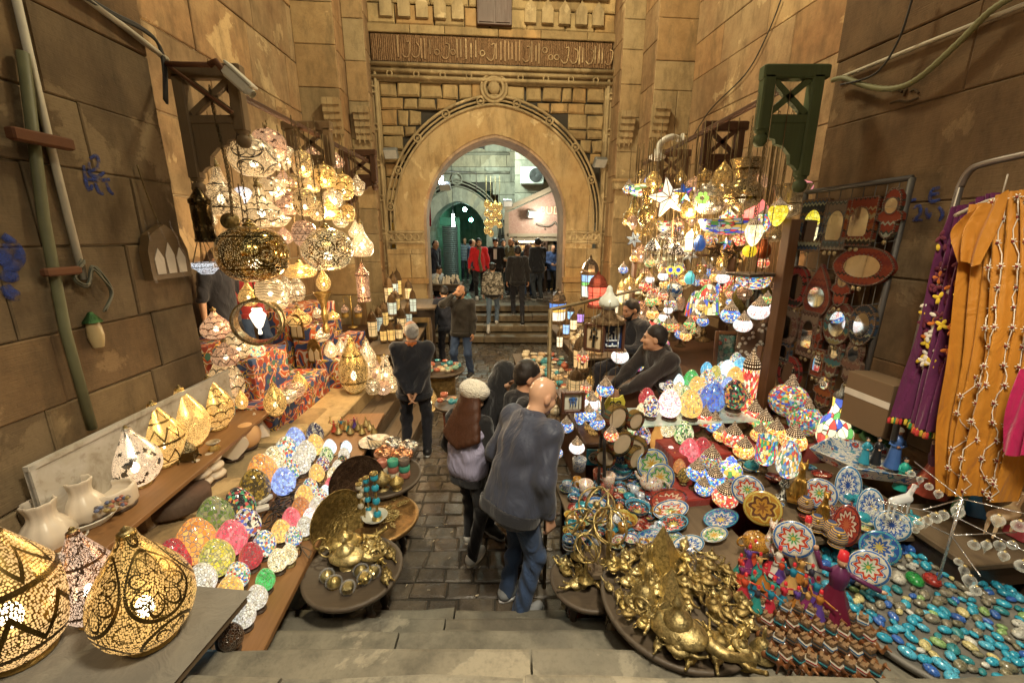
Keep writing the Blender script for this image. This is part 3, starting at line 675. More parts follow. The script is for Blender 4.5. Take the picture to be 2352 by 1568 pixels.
m=MB(); m.tube([(.35,.5,zs-.2),(1.1,.5,zs-.2)],.03,8); ob('tube_light',m,lit('shop_tube',(1,.8,.5),26.),shp)
# floodlight, hanging tube, green lamps
def bulb(name,p,r,col,s,label,cat='lamp',**k):
    o=thing(name,label,cat,p); m=MB(); m.ell((0,0,0),(r,r,r),12,8); ob('bulb',m,lit(name+repr(col)+str(s),col,s),o); return o
o=bulb('floodlight',YP(1010,411,11.9),.09,(.75,.85,1),60,'blue white floodlight on an arm inside the gate arch')
m=MB(); m.tube([(0,0,.1),(0,.02,.2),(.95,.3,.2),(.95,.3,-.25)],.014,6); m.box((0,.06,.06),(.2,.08,.12),bev=.01); ob('bracket_arm',m,plain('lamp_metal',(.25,.27,.27),.5,.6),o)
bulb('passage_lamp',YP(1068,481,19.),.08,(.6,1,.85),70,'white green lamp glaring under the second arch')
bulb('passage_lamp',YP(1082,505,21.),.09,(.15,1,.65),60,'small square green lamp deep inside the passage')
o=thing('tube_lamp','bright white tube lamp hanging on a cord before the second arch','lamp',YP(1041,506,15.5)); m=MB(); m.tube([(0,0,-.22),(0,0,.2)],.045,10); ob('tube',m,lit('tube_white',(.8,1,.92),40),o)
m=MB(); m.tube([(0,0,.2),(0,0,2.2)],.008,5); ob('cord',m,DKG,o)
def clamp(x,y,Y,lab,rz=0):
    o=thing('spotlight',lab,'spotlight',YP(x,y,Y),rz); m=MB(); m.box((0,0,0),(.3,.1,.22),M=MR(.6,4,'X'),bev=.015); m.tube([(0,.05,.05),(0,.3,.15)],.02,6); ob('housing',m,plain('lamp_metal',(.25,.27,.27),.5,.6),o)
    m=MB(); m.box((0,-.06,0),(.26,.01,.18),M=MR(.6,4,'X')); ob('front_glass',m,plain('lens',(.5,.52,.5),.15),o)
clamp(1166,466,14.,'grey unlit spotlight left of the gable sign'); clamp(1222,492,13.9,'grey spotlight fixed on the sloping gable edge',.4); clamp(1022,428,12.,'small white spotlight under the floodlight')
clamp(898,352,9.75,'pale spotlight on the left foot of the arch frame'); clamp(1378,373,10.2,'pale spotlight on the right foot of the arch frame',.3)
# leaning boards right of the passage
o=thing('leaning_door','weathered wooden door leaf leaning inside the right gate jamb','door',G(1268,662,.9),-.25); m=MB(); M=MR(-.14,4,'Y')
for k in range(4): m.box((.12*k-.2,0,1.15),(.115,.05,2.3),M=M,bev=.006)
m.box((0,-.04,.3),(.5,.03,.12),M=M); m.box((0,-.04,1.9),(.5,.03,.12),M=M); ob('planks',m,wood('old_door',(.25,.21,.13),(.13,.1,.06),.7,2),o)
o=thing('carved_panel','narrow painted panel leaning at the foot of the wooden door','panel',G(1253,655,.85),-.2); m=MB(); m.box((0,0,.75),(.2,.04,1.5),M=MR(-.2,4,'Y'),bev=.005); ob('board',m,kilim('panel_pat',[(.25,.22,.12),(.1,.16,.14),(.3,.25,.1),(.12,.1,.07)],14),o)
# red cloth hanging left inside the arch
o=thing('red_cloth','red cloth hanging at the left inner edge of the arch','cloth',YP(983,470,12.4)); m=MB(); vs=[];fs=[]
for i in range(9):
    for k in range(7): vs.append((.12*math.sin(k*.9)*.3+(k-3)*.035,.05*math.sin(k*1.7),.45-.13*i))
for i in range(8):
    for k in range(6): fs.append([i*7+k,i*7+k+1,(i+1)*7+k+1,(i+1)*7+k])
m.add(vs,fs,sm=True); ob('folds',m,cloth('red_fabric',(.45,.02,.03)),o)
# ---------- wooden brackets of the stalls ----------
WB=wood('bracket_wood',(.22,.15,.075),(.12,.08,.04),.65,2); WG2=wood('green_wood',(.085,.12,.05),(.045,.07,.03),.65,2); WR=wood('red_wood',(.10,.045,.02),(.05,.022,.01),.55,2)
def bracket(p,s,mat,label,H=.98,W=.62):
    o=thing('wooden_bracket',label,'bracket',p); m=MB(); ob('beam',m.box((s*W*.46,0,H*.92),(W*1.12,.1,.11),bev=.012),mat,o); ob('crossbar',MB().box((s*W*.5,0,H*.52),(W*.95,.07,.07),bev=.008),mat,o)
    fin=lambda z:[(.0,z-.13),(.035,z-.125),(.058,z-.085),(.05,z-.04),(.03,z-.025),(.05,z-.01),(.05,z)]
    for x,z0 in((.04,0.),(.9*W,.42*H)):
        m=MB(); m.box((s*x,0,(z0+H*.9)/2+.0),(.1,.1,H*.9-z0),bev=.012); m.lathe(fin(z0),12,M=MT((s*x,0,0))); ob('post',m,mat,o)
    m=MB()
    for (a,b) in(((.1,.57),(W*.82,.86)),((.1,.86),(W*.82,.57))):
        d=Vector((s*(b[0]-a[0]),0,(b[1]-a[1])*H)); m.box((s*(a[0]+b[0])/2,0,(a[1]+b[1])/2*H),(d.length,.045,.05),M=MT((s*(a[0]+b[0])/2,0,(a[1]+b[1])/2*H))@MR(-math.atan2(d.z,d.x),4,'Y')@MT((-s*(a[0]+b[0])/2,0,-(a[1]+b[1])/2*H)))
    ob('lattice',m,mat,o)
    pr=[(.09,.49),(.82*W,.49),(.84*W,.42),(.8*W,.36),(.66*W,.34),(.64*W,.30),(.5*W,.28),(.36*W,.2),(.34*W,.12),(.26*W,.1),(.2*W,.06),(.09,.06)]
    m=MB(); m.prism([(s*x,z*H) for x,z in pr],.05); ob('scalloped_panel',m,mat,o); return o
for Y,mm,lab in((3.98,WB,'near left dark green brown wooden bracket with the white camera'),(5.8,WB,'middle wooden bracket on the left above the lamps'),(7.6,WR,'far left small wooden bracket near the gate')):
    b=bracket((-2.84,Y,3.14),1,mm,lab,.92,.56)
for Y,x,mm,lab in((4.0,2.62,WG2,'green painted wooden bracket above the mirror rack'),(5.8,2.92,WR,'red brown wooden bracket with lattice among the coloured lamps'),(7.6,2.95,WR,'far right dark wooden bracket near the gate')):
    b=bracket((x,Y,3.16),-1,mm,lab,.9,.5)
for s,x,lab in((-1,-2.42,'long dark wooden beam carrying the left hanging lamps'),(1,2.3,'long dark wooden beam carrying the right hanging lamps')):
    m=MB(); m.box((x,5.95,3.86),(.05,3.9,.05),bev=.01); tag(ob('beam',m,WR,loc=(0,0,0)),lab,'beam')
# ---------- fittings on the near walls ----------
PW=plain('old_white',(.5,.46,.36),.6,0,.25); PG=plain('conduit_green',(.12,.12,.06),.6,0,.3); CB=plain('black_cable',(.03,.028,.024),.6); RU=plain('rust',(.13,.055,.025),.8,.3,.4)
def onL(x,y,off=.03): return WP(x,y,(LP_A[0]+off,LP_A[1]),(LP_B[0]+off,LP_B[1]))
def onR(x,y,off=.03): return WP(x,y,(RP_A[0]-off,RP_A[1]-off*.137),(RP_B[0]-off,RP_B[1]-off*.137))
m=MB(); m.tube([onL(a,b,.03) for a,b in((33,-20),(112,320),(192,642))],.022,6); tag(ob('cable_duct',m,PW),'white plastic cable duct running down the left wall','cable duct')
m=MB(); m.tube([onL(a,b,.05) for a,b in((52,120),(100,500),(150,760),(212,985))],.028,8); tag(ob('wall_pipe',m,PG),'olive green pipe on the left wall beside the white duct','pipe')
m=MB(); a,b=onL(55,318,.09),onL(135,322,.09); m.box((a+b)/2,(.06,.34,.07),bev=.01); tag(ob('pipe_clamp',m,RU),'rusty metal clamp holding the upper left pipe','clamp')
m=MB(); a,b=onL(118,622,.09),onL(165,624,.09); m.box((a+b)/2,(.05,.22,.05),bev=.01); tag(ob('pipe_clamp',m,RU),'thin metal strap holding the left pipe lower down','clamp')
m=MB(); m.tube([onL(a,b,.04) for a,b in((150,-40),(285,62),(384,138))],.022,6); tag(ob('cable_duct',m,PW),'pale cable duct sloping along the top of the left wall','cable duct')
m=MB()
for o_ in range(4): m.tube(curve3([onL(a+o_*2,b+o_*3,.05) for a,b in((178,-20),(260,30),(320,60),(360,95),(375,150),(378,230))],4),.011,5)
tag(ob('cable_bundle',m,CB),'black cables hanging along the top of the left wall','cables')
m=MB(); rn=RD(2)
for k in range(7): m.tube(curve3([onL(a+rn.uniform(-5,5),b+rn.uniform(-5,5),.04+.01*k) for a,b in((190,600),(170,640),(200,655),(215,615),(240,640),(255,675),(240,712))],5),.006,5)
tag(ob('cable_coil',m,plain('grey_cable',(.1,.1,.07),.6)),'loose coil of grey cable hanging on the left wall','cable')
def spray():
    t=T('blue_spray'); n=t.noise(t.obj(),16,4,.65); return t.done(t.n('MixShader',{0:t.ramp(n,[(.36,.0),(.62,.8)]),1:t.n('BsdfTransparent'),2:t.bsdf((.03,.055,.24),.9)}))
BL=spray()
def graf(strokes,fn,label,rad=.012):
    m=MB()
    for st in strokes:
        pts=curve3([fn(a,b,.012) for a,b in st],5); n=len(pts); m.tube(pts,[rad*(.6+.6*math.sin(PI*(i+1)/(n+1))) for i in range(n)],6)
    A,B=(LP_A,LP_B) if fn is onL else (RP_A,RP_B); u=Vector((B[0]-A[0],B[1]-A[1],0)).normalized(); nn=Vector((u.y,-u.x,0))
    for i,v in enumerate(m.v):
        d=(Vector(v)-Vector((*A,0))).dot(nn); m.v[i]=tuple(Vector(v)+nn*(.0145+(d-.012)*.05-d))
    tag(ob('graffiti',m,BL),label,'graffiti')
graf([[(205,365),(222,358),(224,385),(200,395)],[(204,372),(206,400),(225,405),(240,395)],[(191,380),(197,420),(203,440)],[(200,412),(230,414),(252,412)],[(218,420),(226,440),(238,446)],[(243,420),(252,440),(260,446)],[(212,425),(207,436)]],onL,'blue spray paint letters on the left wall')
graf([[(5,540),(30,560),(45,590),(30,615),(8,622)],[(3,560),(12,590),(3,610)],[(0,630),(20,636),(42,634)],[(10,655),(25,675),(45,680)]],onL,'dark blue graffiti at the left edge of the photo',.03)
graf([[(2140,436),(2138,462),(2160,458)],[(2138,448),(2158,444)],[(2140,436),(2160,430)],[(2096,480),(2112,472),(2114,492),(2098,505),(2120,505)],[(2128,478),(2132,500),(2140,488)],[(2156,475),(2166,490),(2158,508)],[(2085,462),(2105,458)]],onR,'blue spray paint marks on the right wall above the mirrors')
m=MB();
for st in ([(2045,210),(2060,205),(2072,212)],[(2075,222),(2082,205)],[(2090,212),(2100,206),(2110,214)],[(2045,238),(2065,232),(2085,234),(2108,226)]): m.tube(curve3([onR(a,b,.008) for a,b in st],4),.008,5)
tag(ob('scratched_number',m,plain('scratch',(.06,.04,.02),.9)),'dark scratched number high on the right wall','graffiti')
m=MB(); m.tube([onR(a,b,.03) for a,b in((1922,182),(2130,98),(2400,-8))],.014,6); tag(ob('wall_cable',m,PW),'pale straight cable clipped along the right wall','cable')
m=MB(); P=curve3([onR(a,b,.08) for a,b in((1912,185),(1940,180),(1990,198),(2050,204),(2110,180),(2200,100),(2270,30),(2330,-10))],10); m.tube(P,[.019+.003*(i%2) for i in range(len(P))],8); tag(ob('corrugated_hose',m,plain('hose_green',(.17,.17,.08),.6)),'greenish corrugated hose sagging along the right wall','hose')
m=MB(); m.tube(curve3([onR(a,b,.1) for a,b in((2100,-20),(2065,90),(2010,170),(1930,195))],6),.008,5); tag(ob('thin_wire',m,CB),'thin black wire curving down the upper right wall','wire')
m=MB(); m.tube(curve3([WP(a,b,RR_A,RR_B)+Vector((-.05,0,0)) for a,b in((1802,0),(1770,80),(1720,170),(1640,250),(1600,310))],6),.01,5); tag(ob('thin_wire',m,CB),'thin black wire hanging down the set back right wall','wire')
o=thing('green_door','green painted wooden door leaf at the right edge','door',onR(2345,640,.04));
m=MB(); m.box((.16,-.32,.75),(.06,.75,3.6),rz=.13,bev=.01); m.box((.12,-.32,1.9),(.06,.62,.7),rz=.13,bev=.01); ob('leaf',m,plain('faded_green',(.11,.2,.1),.6,0,.3,5),o)
# cctv
o=thing('security_camera','white security camera on a rusty arm over the left bracket','camera',YP(545,185,3.75)); m=MB(); M=MR(.75,4,'Y'); m.box((0,0,0),(.24,.08,.085),M=M,bev=.02); m.box((-.0,0,.05),(.26,.1,.02),M=M,bev=.005); m.lathe([(.03,-.02),(.034,.03)],12,M=M@MT((.12,0,0))@MR(PI/2,4,'Y')); ob('housing',m,plain('cam_white',(.6,.58,.48),.45,0,.1),o)
m=MB(); m.tube([(-.1,.02,.06),(-.16,.02,.14),(-.22,.03,.12)],.025,8); m.tube([(-.22,.03,.12),(-.62,.1,.15)],.02,6); m.tube([(-.62,.1,.15),(-.15,.12,-.2)],.015,6); ob('arm',m,RU,o)
o=thing('security_camera','white dome security camera on a curved arm beside the right lamps','camera',YP(1540,320,6.9)); m=MB(); m.tube(curve3([(.18,.1,.02),(.0,0,.03),(-.14,0,-.05),(-.18,0,-.18)],5),.045,10); m.lathe([(.02,0),(.085,.02),(.085,.04),(.02,.05)],14,M=MT((.18,.1,.02))@MR(PI/2,4,'Y')); ob('arm',m,plain('cam_white2',(.66,.66,.6),.35,0,.06),o)
m=MB(); m.lathe([(.0,-.3),(.05,-.3),(.12,-.27),(.13,-.24),(.07,-.2),(.07,-.14)],16,M=MT((-.18,0,0))); ob('dome',m,plain('cam_white2',(.66,.66,.6),.35,0,.06),o)
# ---------- lamp shapes: unit height, radius .5 at the widest ----------
PROF={
'tear':[(.0,.0),(.16,.0),(.2,.02),(.31,.07),(.42,.16),(.485,.27),(.5,.37),(.475,.48),(.41,.58),(.31,.69),(.21,.79),(.135,.87),(.1,.93),(.085,.965),(.03,.97),(.025,.985),(.04,.99),(0,1.)],
'globe':[(.0,.0),(.2,.01),(.36,.1),(.47,.27),(.5,.45),(.47,.63),(.36,.8),(.2,.88),(.1,.9),(.09,.93),(.05,.95),(.04,.985),(0,1.)],
'bell':[(.0,.02),(.3,.0),(.42,.06),(.49,.16),(.5,.28),(.47,.36),(.36,.45),(.24,.56),(.16,.68),(.1,.82),(.07,.93),(.05,.96),(0,1.)],
'onion':[(0,0),(.22,0),(.4,.08),(.5,.25),(.48,.4),(.36,.56),(.2,.7),(.1,.82),(.06,.9),(.04,.94),(.05,.955),(0,1.)],
'disc':[(0,0),(.3,.0),(.45,.12),(.5,.35),(.46,.58),(.3,.7),(.12,.74),(.1,.85),(.04,.9),(0,1.)],
'vase':[(0,0),(.25,0),(.3,.05),(.45,.2),(.5,.4),(.45,.6),(.32,.78),(.2,.9),(.22,.97),(.1,.985),(0,1.)],
'cyl':[(0,0),(.44,.0),(.5,.02),(.5,.05),(.46,.07),(.46,.62),(.5,.64),(.5,.7),(.4,.74),(.25,.82),(.14,.9),(.06,.96),(0,1.)],
'bowl':[(0,0),(.16,.02),(.34,.12),(.46,.3),(.5,.5),(.49,.56),(.47,.56),(.3,.66),(.14,.8),(.06,.92),(0,1.)],
'cone':[(0,0),(.42,0),(.5,.05),(.48,.12),(.4,.3),(.28,.55),(.17,.78),(.14,.84),(.19,.88),(.17,.92),(.06,.95),(0,1.)],
'flat':[(0,.1),(.1,0),(.3,.12),(.47,.45),(.5,.6),(.3,.72),(.1,.8),(0,1.)],
'egg':[(0,0),(.16,.012),(.28,.05),(.39,.13),(.47,.26),(.5,.4),(.47,.56),(.4,.71),(.3,.83),(.18,.94),(.08,.985),(0,1.)]}
def shade(k,n=28): return cm('shade_'+k,lambda:L(spl(PROF[k],3),n))
TINT={'g':(.78,.52,.16),'b':(.5,.35,.12),'c':(.62,.34,.22),'s':(.62,.56,.48),'d':(.2,.14,.06)}
CAPM=metal('antique_cap',(.42,.33,.15),.3); CHM=metal('chain_metal',(.22,.16,.08),.5,.5); BRS=metal('bright_brass',BRASS,.25,.5)
def pm(pat,t,em=3.2,sc=1.,dens=46,dots=.45,light=None,fall=.85,zb=.25):
    dens=dens*2.2; light=light or {'g':(1,.58,.18),'b':(1,.6,.24),'c':(1,.6,.32),'s':(1,.63,.27)}[t]
    return pierced('pierced_'+pat+t+str(len(TINT)+int(TINT['g'][0]*9)),TINT[t],pat,em,light,sc,dots=dots,dens=dens,fall=fall,zb=zb)
BULBM=lit('bulb_glow',(1,.8,.5),22.,False)
def bulbin(o,z=.3,r=.1): ob('bulb',cm('inbulb',lambda:MB().ell((0,0,0),(.09,.09,.09),10,8)),BULBM,o,(0,0,z))
def chain(par,p,ztop,fine,sx,sz):
    """chain from the lamp's top to the beam; local units of the scaled parent"""
    ln=max(.05,ztop-p.z); m=MB()
    if fine:
        n=int(ln/.032)
        for i in range(n): m.torus(.009,.0032,8,4,MT((0,0,i*.032))@MR(PI/2*(i%2),4,'Z'),sy=1.9)
    else: m.tube([(0,0,0),(.006,0,ln*.4),(-.004,.004,ln*.7),(0,0,ln)],.006,5)
    m.v=[(x/sx,y/sx,z/sz+1) for x,y,z in m.v]; return ob('chain',m,CHM,par)
def hangl(x,yt,yb,w_,Y,prof,mat,label,cat='hanging lamp',group=None,ztop=3.84,cap=True,fine=None,rz=None,tilt=0):
    a,b=YP(x,yt,Y),YP(x,yb,Y); H=a.z-b.z; r2=w_*mpp((a+b)/2)
    p=Vector((a.x,Y,b.z)); o=thing('hanging_lamp',label,cat,p,(0,tilt,R.uniform(0,6) if rz is None else rz),group,(r2,r2,H))
    ob('shade',shade(prof),mat,o)
    if 'dark_tube' not in mat.name: bulbin(o)
    if cap: ob('cap',cm('lampcap',lambda:L([(.1,.86),(.105,.9),(.07,.92),(.075,.95),(.03,.97),(.03,1.01),(0,1.02)],14)),CAPM,o)
    chain(o,Vector((p.x,p.y,p.z+H)),ztop,(Y<5.0) if fine is None else fine,r2,H); return o
def standl(x,yb,yt,w_,z,prof,mat,label,cat='table lamp',group=None,foot=True,name='table_lamp',rz=None):
    p=G(x,yb,z); H=YP(x,yt,p.y).z-z; r2=w_*mpp(p+Vector((0,0,H*.4)))
    o=thing(name,label,cat,p,R.uniform(0,6) if rz is None else rz,group,(r2,r2,H)); ob('shade',shade(prof,36),mat,o)
    if 'pierced' in mat.name: bulbin(o)
    if foot: ob('foot',cm('lampfoot',lambda:L([(0,-.001),(.26,0),(.27,.02),(.2,.035),(.22,.05),(.2,.06)],20)),BRS,o)
    ob('cap',cm('lampcap2',lambda:L([(.1,.9),(.1,.93),(.085,.965),(.035,.975),(.03,.985),(.045,.995),(0,1.02)],14)),CAPM,o); return o
HG='pierced lamps hanging over the left stall'
for a in [
(574,309,405,102,4.3,'globe',pm('star','s',3.4,.8,60),'large silver white globe lamp with a star rosette, highest of the front row'),
(612,288,372,75,5.0,'globe',pm('script','c',3.2,1.,60),'rosy globe lamp with scattered arabic letters behind the star globe'),
(656,331,384,45,5.4,'globe',pm('band','s',3.6,.8),'pale globe lamp with dotted bands right of the rosy letter globe'),
(690,338,407,48,5.2,'globe',pm('star','b',3.2,1.3,50),'dark globe lamp with interlaced star pattern below the middle bracket'),
(493,366,495,88,4.5,'bell',pm('scroll','s',3.2,1.),'silver bell shaped lamp with a tall spire beside the near wall corner'),
(451,417,556,46,3.95,'cyl',pierced('dark_tube',TINT['d'],'solid',.5,sc=1.,dots=.2),'dark unlit cylinder lamp with pierced rims against the wall corner'),
(619,399,462,60,5.0,'globe',pm('script','s',3.6,1.,60),'pale letter globe lamp under the big star globe'),
(590,415,521,94,4.6,'bell',pm('scale','s',3.4,.8,60),'wide bell lamp with scallop rows over the biggest brass globe'),
(695,425,497,52,4.9,'globe',pm('script','b',3.2,1.3),'round lamp with bold dark calligraphy right of the scallop bell'),
(654,433,493,58,5.1,'vase',pm('scroll','c',3.,1.2),'copper jar shaped lamp left of the calligraphy lamp'),
(648,386,427,46,5.5,'bell',pm('scale','c',3.),'small copper bell lamp with scallops under the dotted globe'),
(676,398,431,40,5.6,'vase',pm('scroll','b',2.6,1.4),'small brown lamp with a blue eye bead under the star globe'),
(707,396,442,48,5.4,'bell',pm('none','b',2.6,1.,60),'round brown lamp with fine mesh only, no drawing'),
(742,372,433,54,5.6,'globe',pm('script','g',3.,1.),'gold letter globe lamp under the middle bracket post'),
(785,393,460,50,5.9,'globe',pm('scale','g',3.4,.7),'gold lamp of large fish scales near the far bracket'),
(818,395,450,34,6.2,'bowl',pm('scroll','s',3.4,1.2),'white and black bowl lamp hanging furthest right on the left stall'),
(762,430,478,44,5.6,'globe',pm('star','s',3.6,1.),'pale star globe lamp below the gold letter globe'),
(754,450,505,54,5.5,'bell',pm('scale','g',3.4,.9),'gold bell lamp with scallops above the second big brass globe'),
(797,465,509,33,6.,'globe',pm('band','g',3.2,1.),'small golden banded globe lamp below the fish scale lamp'),
(781,486,523,37,6.,'bowl',pm('scale','s',4.2,.7),'small white scalloped bowl lamp under the golden bell'),
(814,498,546,32,6.2,'bell',pm('none','s',4.,1.,60),'little plain mesh bell lamp beside the gate pilaster'),
(695,500,567,55,4.6,'globe',pm('band','c',2.6,1.6),'coppery globe lamp with a square grid pattern between the two big globes'),
(725,455,507,38,5.,'globe',pm('star','b',4.,1.7),'dark netted globe lamp behind the calligraphy lamp'),
(633,485,521,60,4.9,'flat',pm('scroll','s',4.4,1.),'flat white dish lamp behind the biggest brass globe'),
(555,425,468,40,5.4,'globe',pm('none','s',6.,1.,30,light=(.9,.92,1)),'brilliant white mesh lamp left of the scallop bell spire'),
(686,596,637,72,5.2,'disc',pm('none','g',3.2,1.,60),'wide flat gold drum lamp under the grid globe'),
(826,503,589,52,6.2,'bell',pm('none','s',3.6,1.,70),'pale dome lamp with a tall spire beside the gate pilaster'),
(564,640,702,42,4.5,'onion',pm('scroll','g',3.4,1.),'small gold bulb lamp just under the biggest brass globe'),
(615,632,692,63,4.4,'globe',pm('wave','s',3.,1.,200,.9),'silver globe lamp with wavy stripes cut through it'),
(829,600,692,31,6.3,'cyl',pm('scroll','c',2.8,1.),'slender copper finial lamp on the gate pilaster'),
(540,455,500,42,5.,'globe',pm('scale','s',4.6,1.),'bright scalloped lamp glowing behind the bell spire'),
(470,470,520,40,5.2,'onion',pm('scale','s',4.,1.),'half hidden white lamp behind the dark cylinder'),
(715,330,372,40,6.4,'onion',pm('scroll','c',2.4,1.),'copper onion lamp high behind the middle bracket'),
(770,345,385,36,6.8,'onion',pm('scale','c',2.4,1.),'ribbed copper lamp high near the far bracket'),
(640,350,392,44,6.2,'globe',pm('none','s',4.,1.),'blurred bright lamp behind the rosy letter globe'),
(735,520,560,36,6.,'tear',pm('scale','c',3.,1.),'small teardrop lamp on a chain behind the second big globe'),
(650,520,560,38,6.2,'tear',pm('none','c',3.,1.),'rosy teardrop lamp behind the grid globe'),
]: hangl(*a,group=HG)
BIGM=pierced('polished_globe',(.55,.36,.09),'scroll',1.5,(1,.7,.3),1.1,rough=.1,dots=.3,dens=52,fall=.6)
BIGM2=pierced('polished_globe2',(.7,.46,.14),'star',2.6,(1,.74,.36),1.6,rough=.14,dots=.42,dens=60,fall=.6)
hangl(570,505,646,152,4.05,'globe',BIGM,'biggest polished dark brass globe lamp hanging low on a long chain',group=HG,fine=True)
hangl(745,513,620,113,4.7,'globe',BIGM2,'second big polished gold globe lamp with round medallions',group=HG,fine=True)
o=thing('ceiling_rose','round brass ceiling cap dangling above the biggest globe','lamp cap',YP(526,503,3.95),(1.2,0,.4)); ob('cap',L([(0,.03),(.02,.03),(.03,.0),(.06,-.02),(.075,-.03),(.08,-.05),(0,-.05)],20),CAPM,o)
m=MB(); p=YP(526,500,3.95)
for i in range(52): m.torus(.012,.004,8,4,MT((p.x+.03+.02*math.sin(i*.1),p.y,p.z+.03+i*.02))@MR(PI/2*(i%2),4,'Z'),sy=1.5)
tag(ob('loose_chain',m,CHM),'loose dark chain hanging in front of the star globe','chain')
# crescent ring with crystal lamp
o=thing('crescent_lamp','brass crescent ring with a glowing crystal lamp inside it','hanging lamp',YP(594,738,4.3),.25); m=MB(); r_=50*mpp(YP(594,738,4.3))
m.lathe([(r_*.93,-.07),(r_,-.07),(r_,.07),(r_*.93,.07),(r_*.93,-.07)],40,M=MR(PI/2,4,'X'),sm=False); ob('ring',m,pierced('ring_brass',(.5,.36,.2),'scroll',.6,sc=2.,dots=.3),o)
m=MB(); m.lathe([(r_*.99,-.085),(r_*1.06,-.085),(r_*1.06,-.06),(r_*.99,-.06)],40,M=MR(PI/2,4,'X')); m.lathe([(r_*.99,.06),(r_*1.06,.06),(r_*1.06,.085),(r_*.99,.085)],40,M=MR(PI/2,4,'X')); ob('rim',m,CAPM,o)
m=L(spl([(0,-.16),(.02,-.15),(.012,-.1),(.03,-.08),(.055,-.02),(.075,.04),(.07,.06),(.045,.09),(.05,.11),(.03,.13),(0,.14)],3),20,flute=.05,fk=14); ob('crystal',m,pierced('crystal_glow',(.8,.8,.8),'none',2.2,(1,.86,.62),dens=120,dots=.9,fall=.2),o,(0,0,.02))
m=MB(); m.tube([(0,0,r_),(0,0,1.35)],.006,5); ob('cord',m,CHM,o)
# octagonal tray chandelier, left
p=YP(476,625,4.7); o=thing('octagonal_lamp','octagonal pierced tray lamp hanging beside the wall corner','hanging lamp',p,.3);
m=L([(0,-.02),(.06,-.02),(.11,.03),(.14,.05),(.14,.1),(.1,.11)],8,sm=False); ob('tray',m,pierced('tray_pierced',(.2,.15,.07),'scroll',1.2,(.9,.95,1),3.,dots=.6,fall=0.),o)
m=MB();
for k in range(4): m.tube([(.12*math.cos(k*PI/2),.12*math.sin(k*PI/2),.1),(0,0,.45)],.006,5)
m.tube([(0,0,.45),(0,0,1.3)],.006,5); ob('chains',m,CHM,o)
# ---------- stalls, ledges and display boxes ----------
PLW=wood('plank_wood',(.30,.15,.055),(.18,.085,.03),.5,1,2.); OLDW=wood('old_wood',(.17,.12,.07),(.09,.06,.035),.75,1,2.)
o=thing('plank_table','long orange brown plank carrying the rows of glowing eggs','plank',(-1.85,3.05,.55),.085); m=MB(); m.box((.17,0,-.02),(.52,3.4,.04),bev=.004); m.box((-.36,0,-.022),(.5,3.4,.04),bev=.004); ob('boards',m,PLW,o)
m=MB();
for y in(-1.5,0,1.5):
    for x in(-.5,.32): ob('leg',MB().box((x,y,-.3),(.07,.07,.52),bev=.005),OLDW,o)
o=thing('upper_shelf','long plank shelf carrying the big pierced teardrop lamps','shelf',(-2.6,3.05,.9),.07); m=MB(); m.box((0,0,-.018),(.34,2.6,.035),bev=.004); ob('board',m,PLW,o)
m=MB();
for y in(-1.1,0,1.1): m.box((-.02,y,-.12),(.25,.06,.18))
ob('support',m,OLDW,o)
o=thing('white_board','worn whitewashed wooden board leaning along the left wall','board',(-2.74,2.98,1.17),.012); m=MB(); m.box((0,0,0),(.03,1.75,.46),bev=.003); m.box((.012,0,.22),(.03,1.76,.03)); m.box((.012,-.86,0),(.03,.03,.46))
@memo
def washed(name):
    t=T(name); v=t.obj(); n=t.noise(v,3,5,.7,.8); f=t.noise(v,16,4); c=t.ramp(n,[(.3,(.24,.2,.14)),(.5,(.42,.38,.31)),(.7,(.5,.47,.42))]); c=t.mix(t.ramp(f,[(.55,0.),(.75,.6)]),c,(.16,.11,.06)); return t.done(t.bsdf(c,.75,0,t.bump(f,.3,.004)))
ob('panel',m,washed('whitewash'),o)
m=MB(); rn=RD(9); y=1.7
while y<4.4:
    l=rn.uniform(.4,.75); block(m,y,y+l,.05,.62+rn.uniform(-.05,.06),-.0,.008,.03,.5,rn.random(),.02,rn); m.box((y+l/2,.3,.6+rn.uniform(-.04,.02)),(l-.02,.55,.1),bev=.02,tint=rn.random()); y+=l
tag(ob('stone_ledge',m.mesh('stone_ledge',True),ST_A,None,(-2.22,0,0),PI/2),'rough stone ledge between the egg plank and the lamp shelf','ledge')
o=thing('stone_block','large pale cut stone block lying on the ledge behind the eggs','stone block',G(352,1180,.6),.25); m=MB(); m.box((0,0,.1),(.24,.5,.24),bev=.03); ob('block',m,stone('pale_block',(.42,.33,.24),(.34,.26,.18),(.45,.37,.28),tool=False),o)
m=MB(); m.box((-2.55,5.05,.3),(1.1,1.9,.6),bev=.02,tint=.6); tag(ob('stone_bench',m.mesh('stone_bench',True),ST_C),'stone bench step under the painted chests','bench')
for x,z,y0,y1,lb in((-1.85,.4,4.5,6.0,'upper weathered wooden step beside the stone bench'),(-1.45,.2,4.7,6.2,'lower weathered wooden step behind the old man')):
    o=thing('wooden_step',lb,'step',(x,(y0+y1)/2,0)); m=MB()
    for k in range(2): m.box((-.1+.2*k,0,z-.02),(.195,y1-y0,.035),bev=.004)
    m.box((.19,0,z/2-.02),(.02,y1-y0,z-.04)); m.box((-.19,0,z/2-.02),(.02,y1-y0,z-.04)); ob('boards',m,OLDW,o)
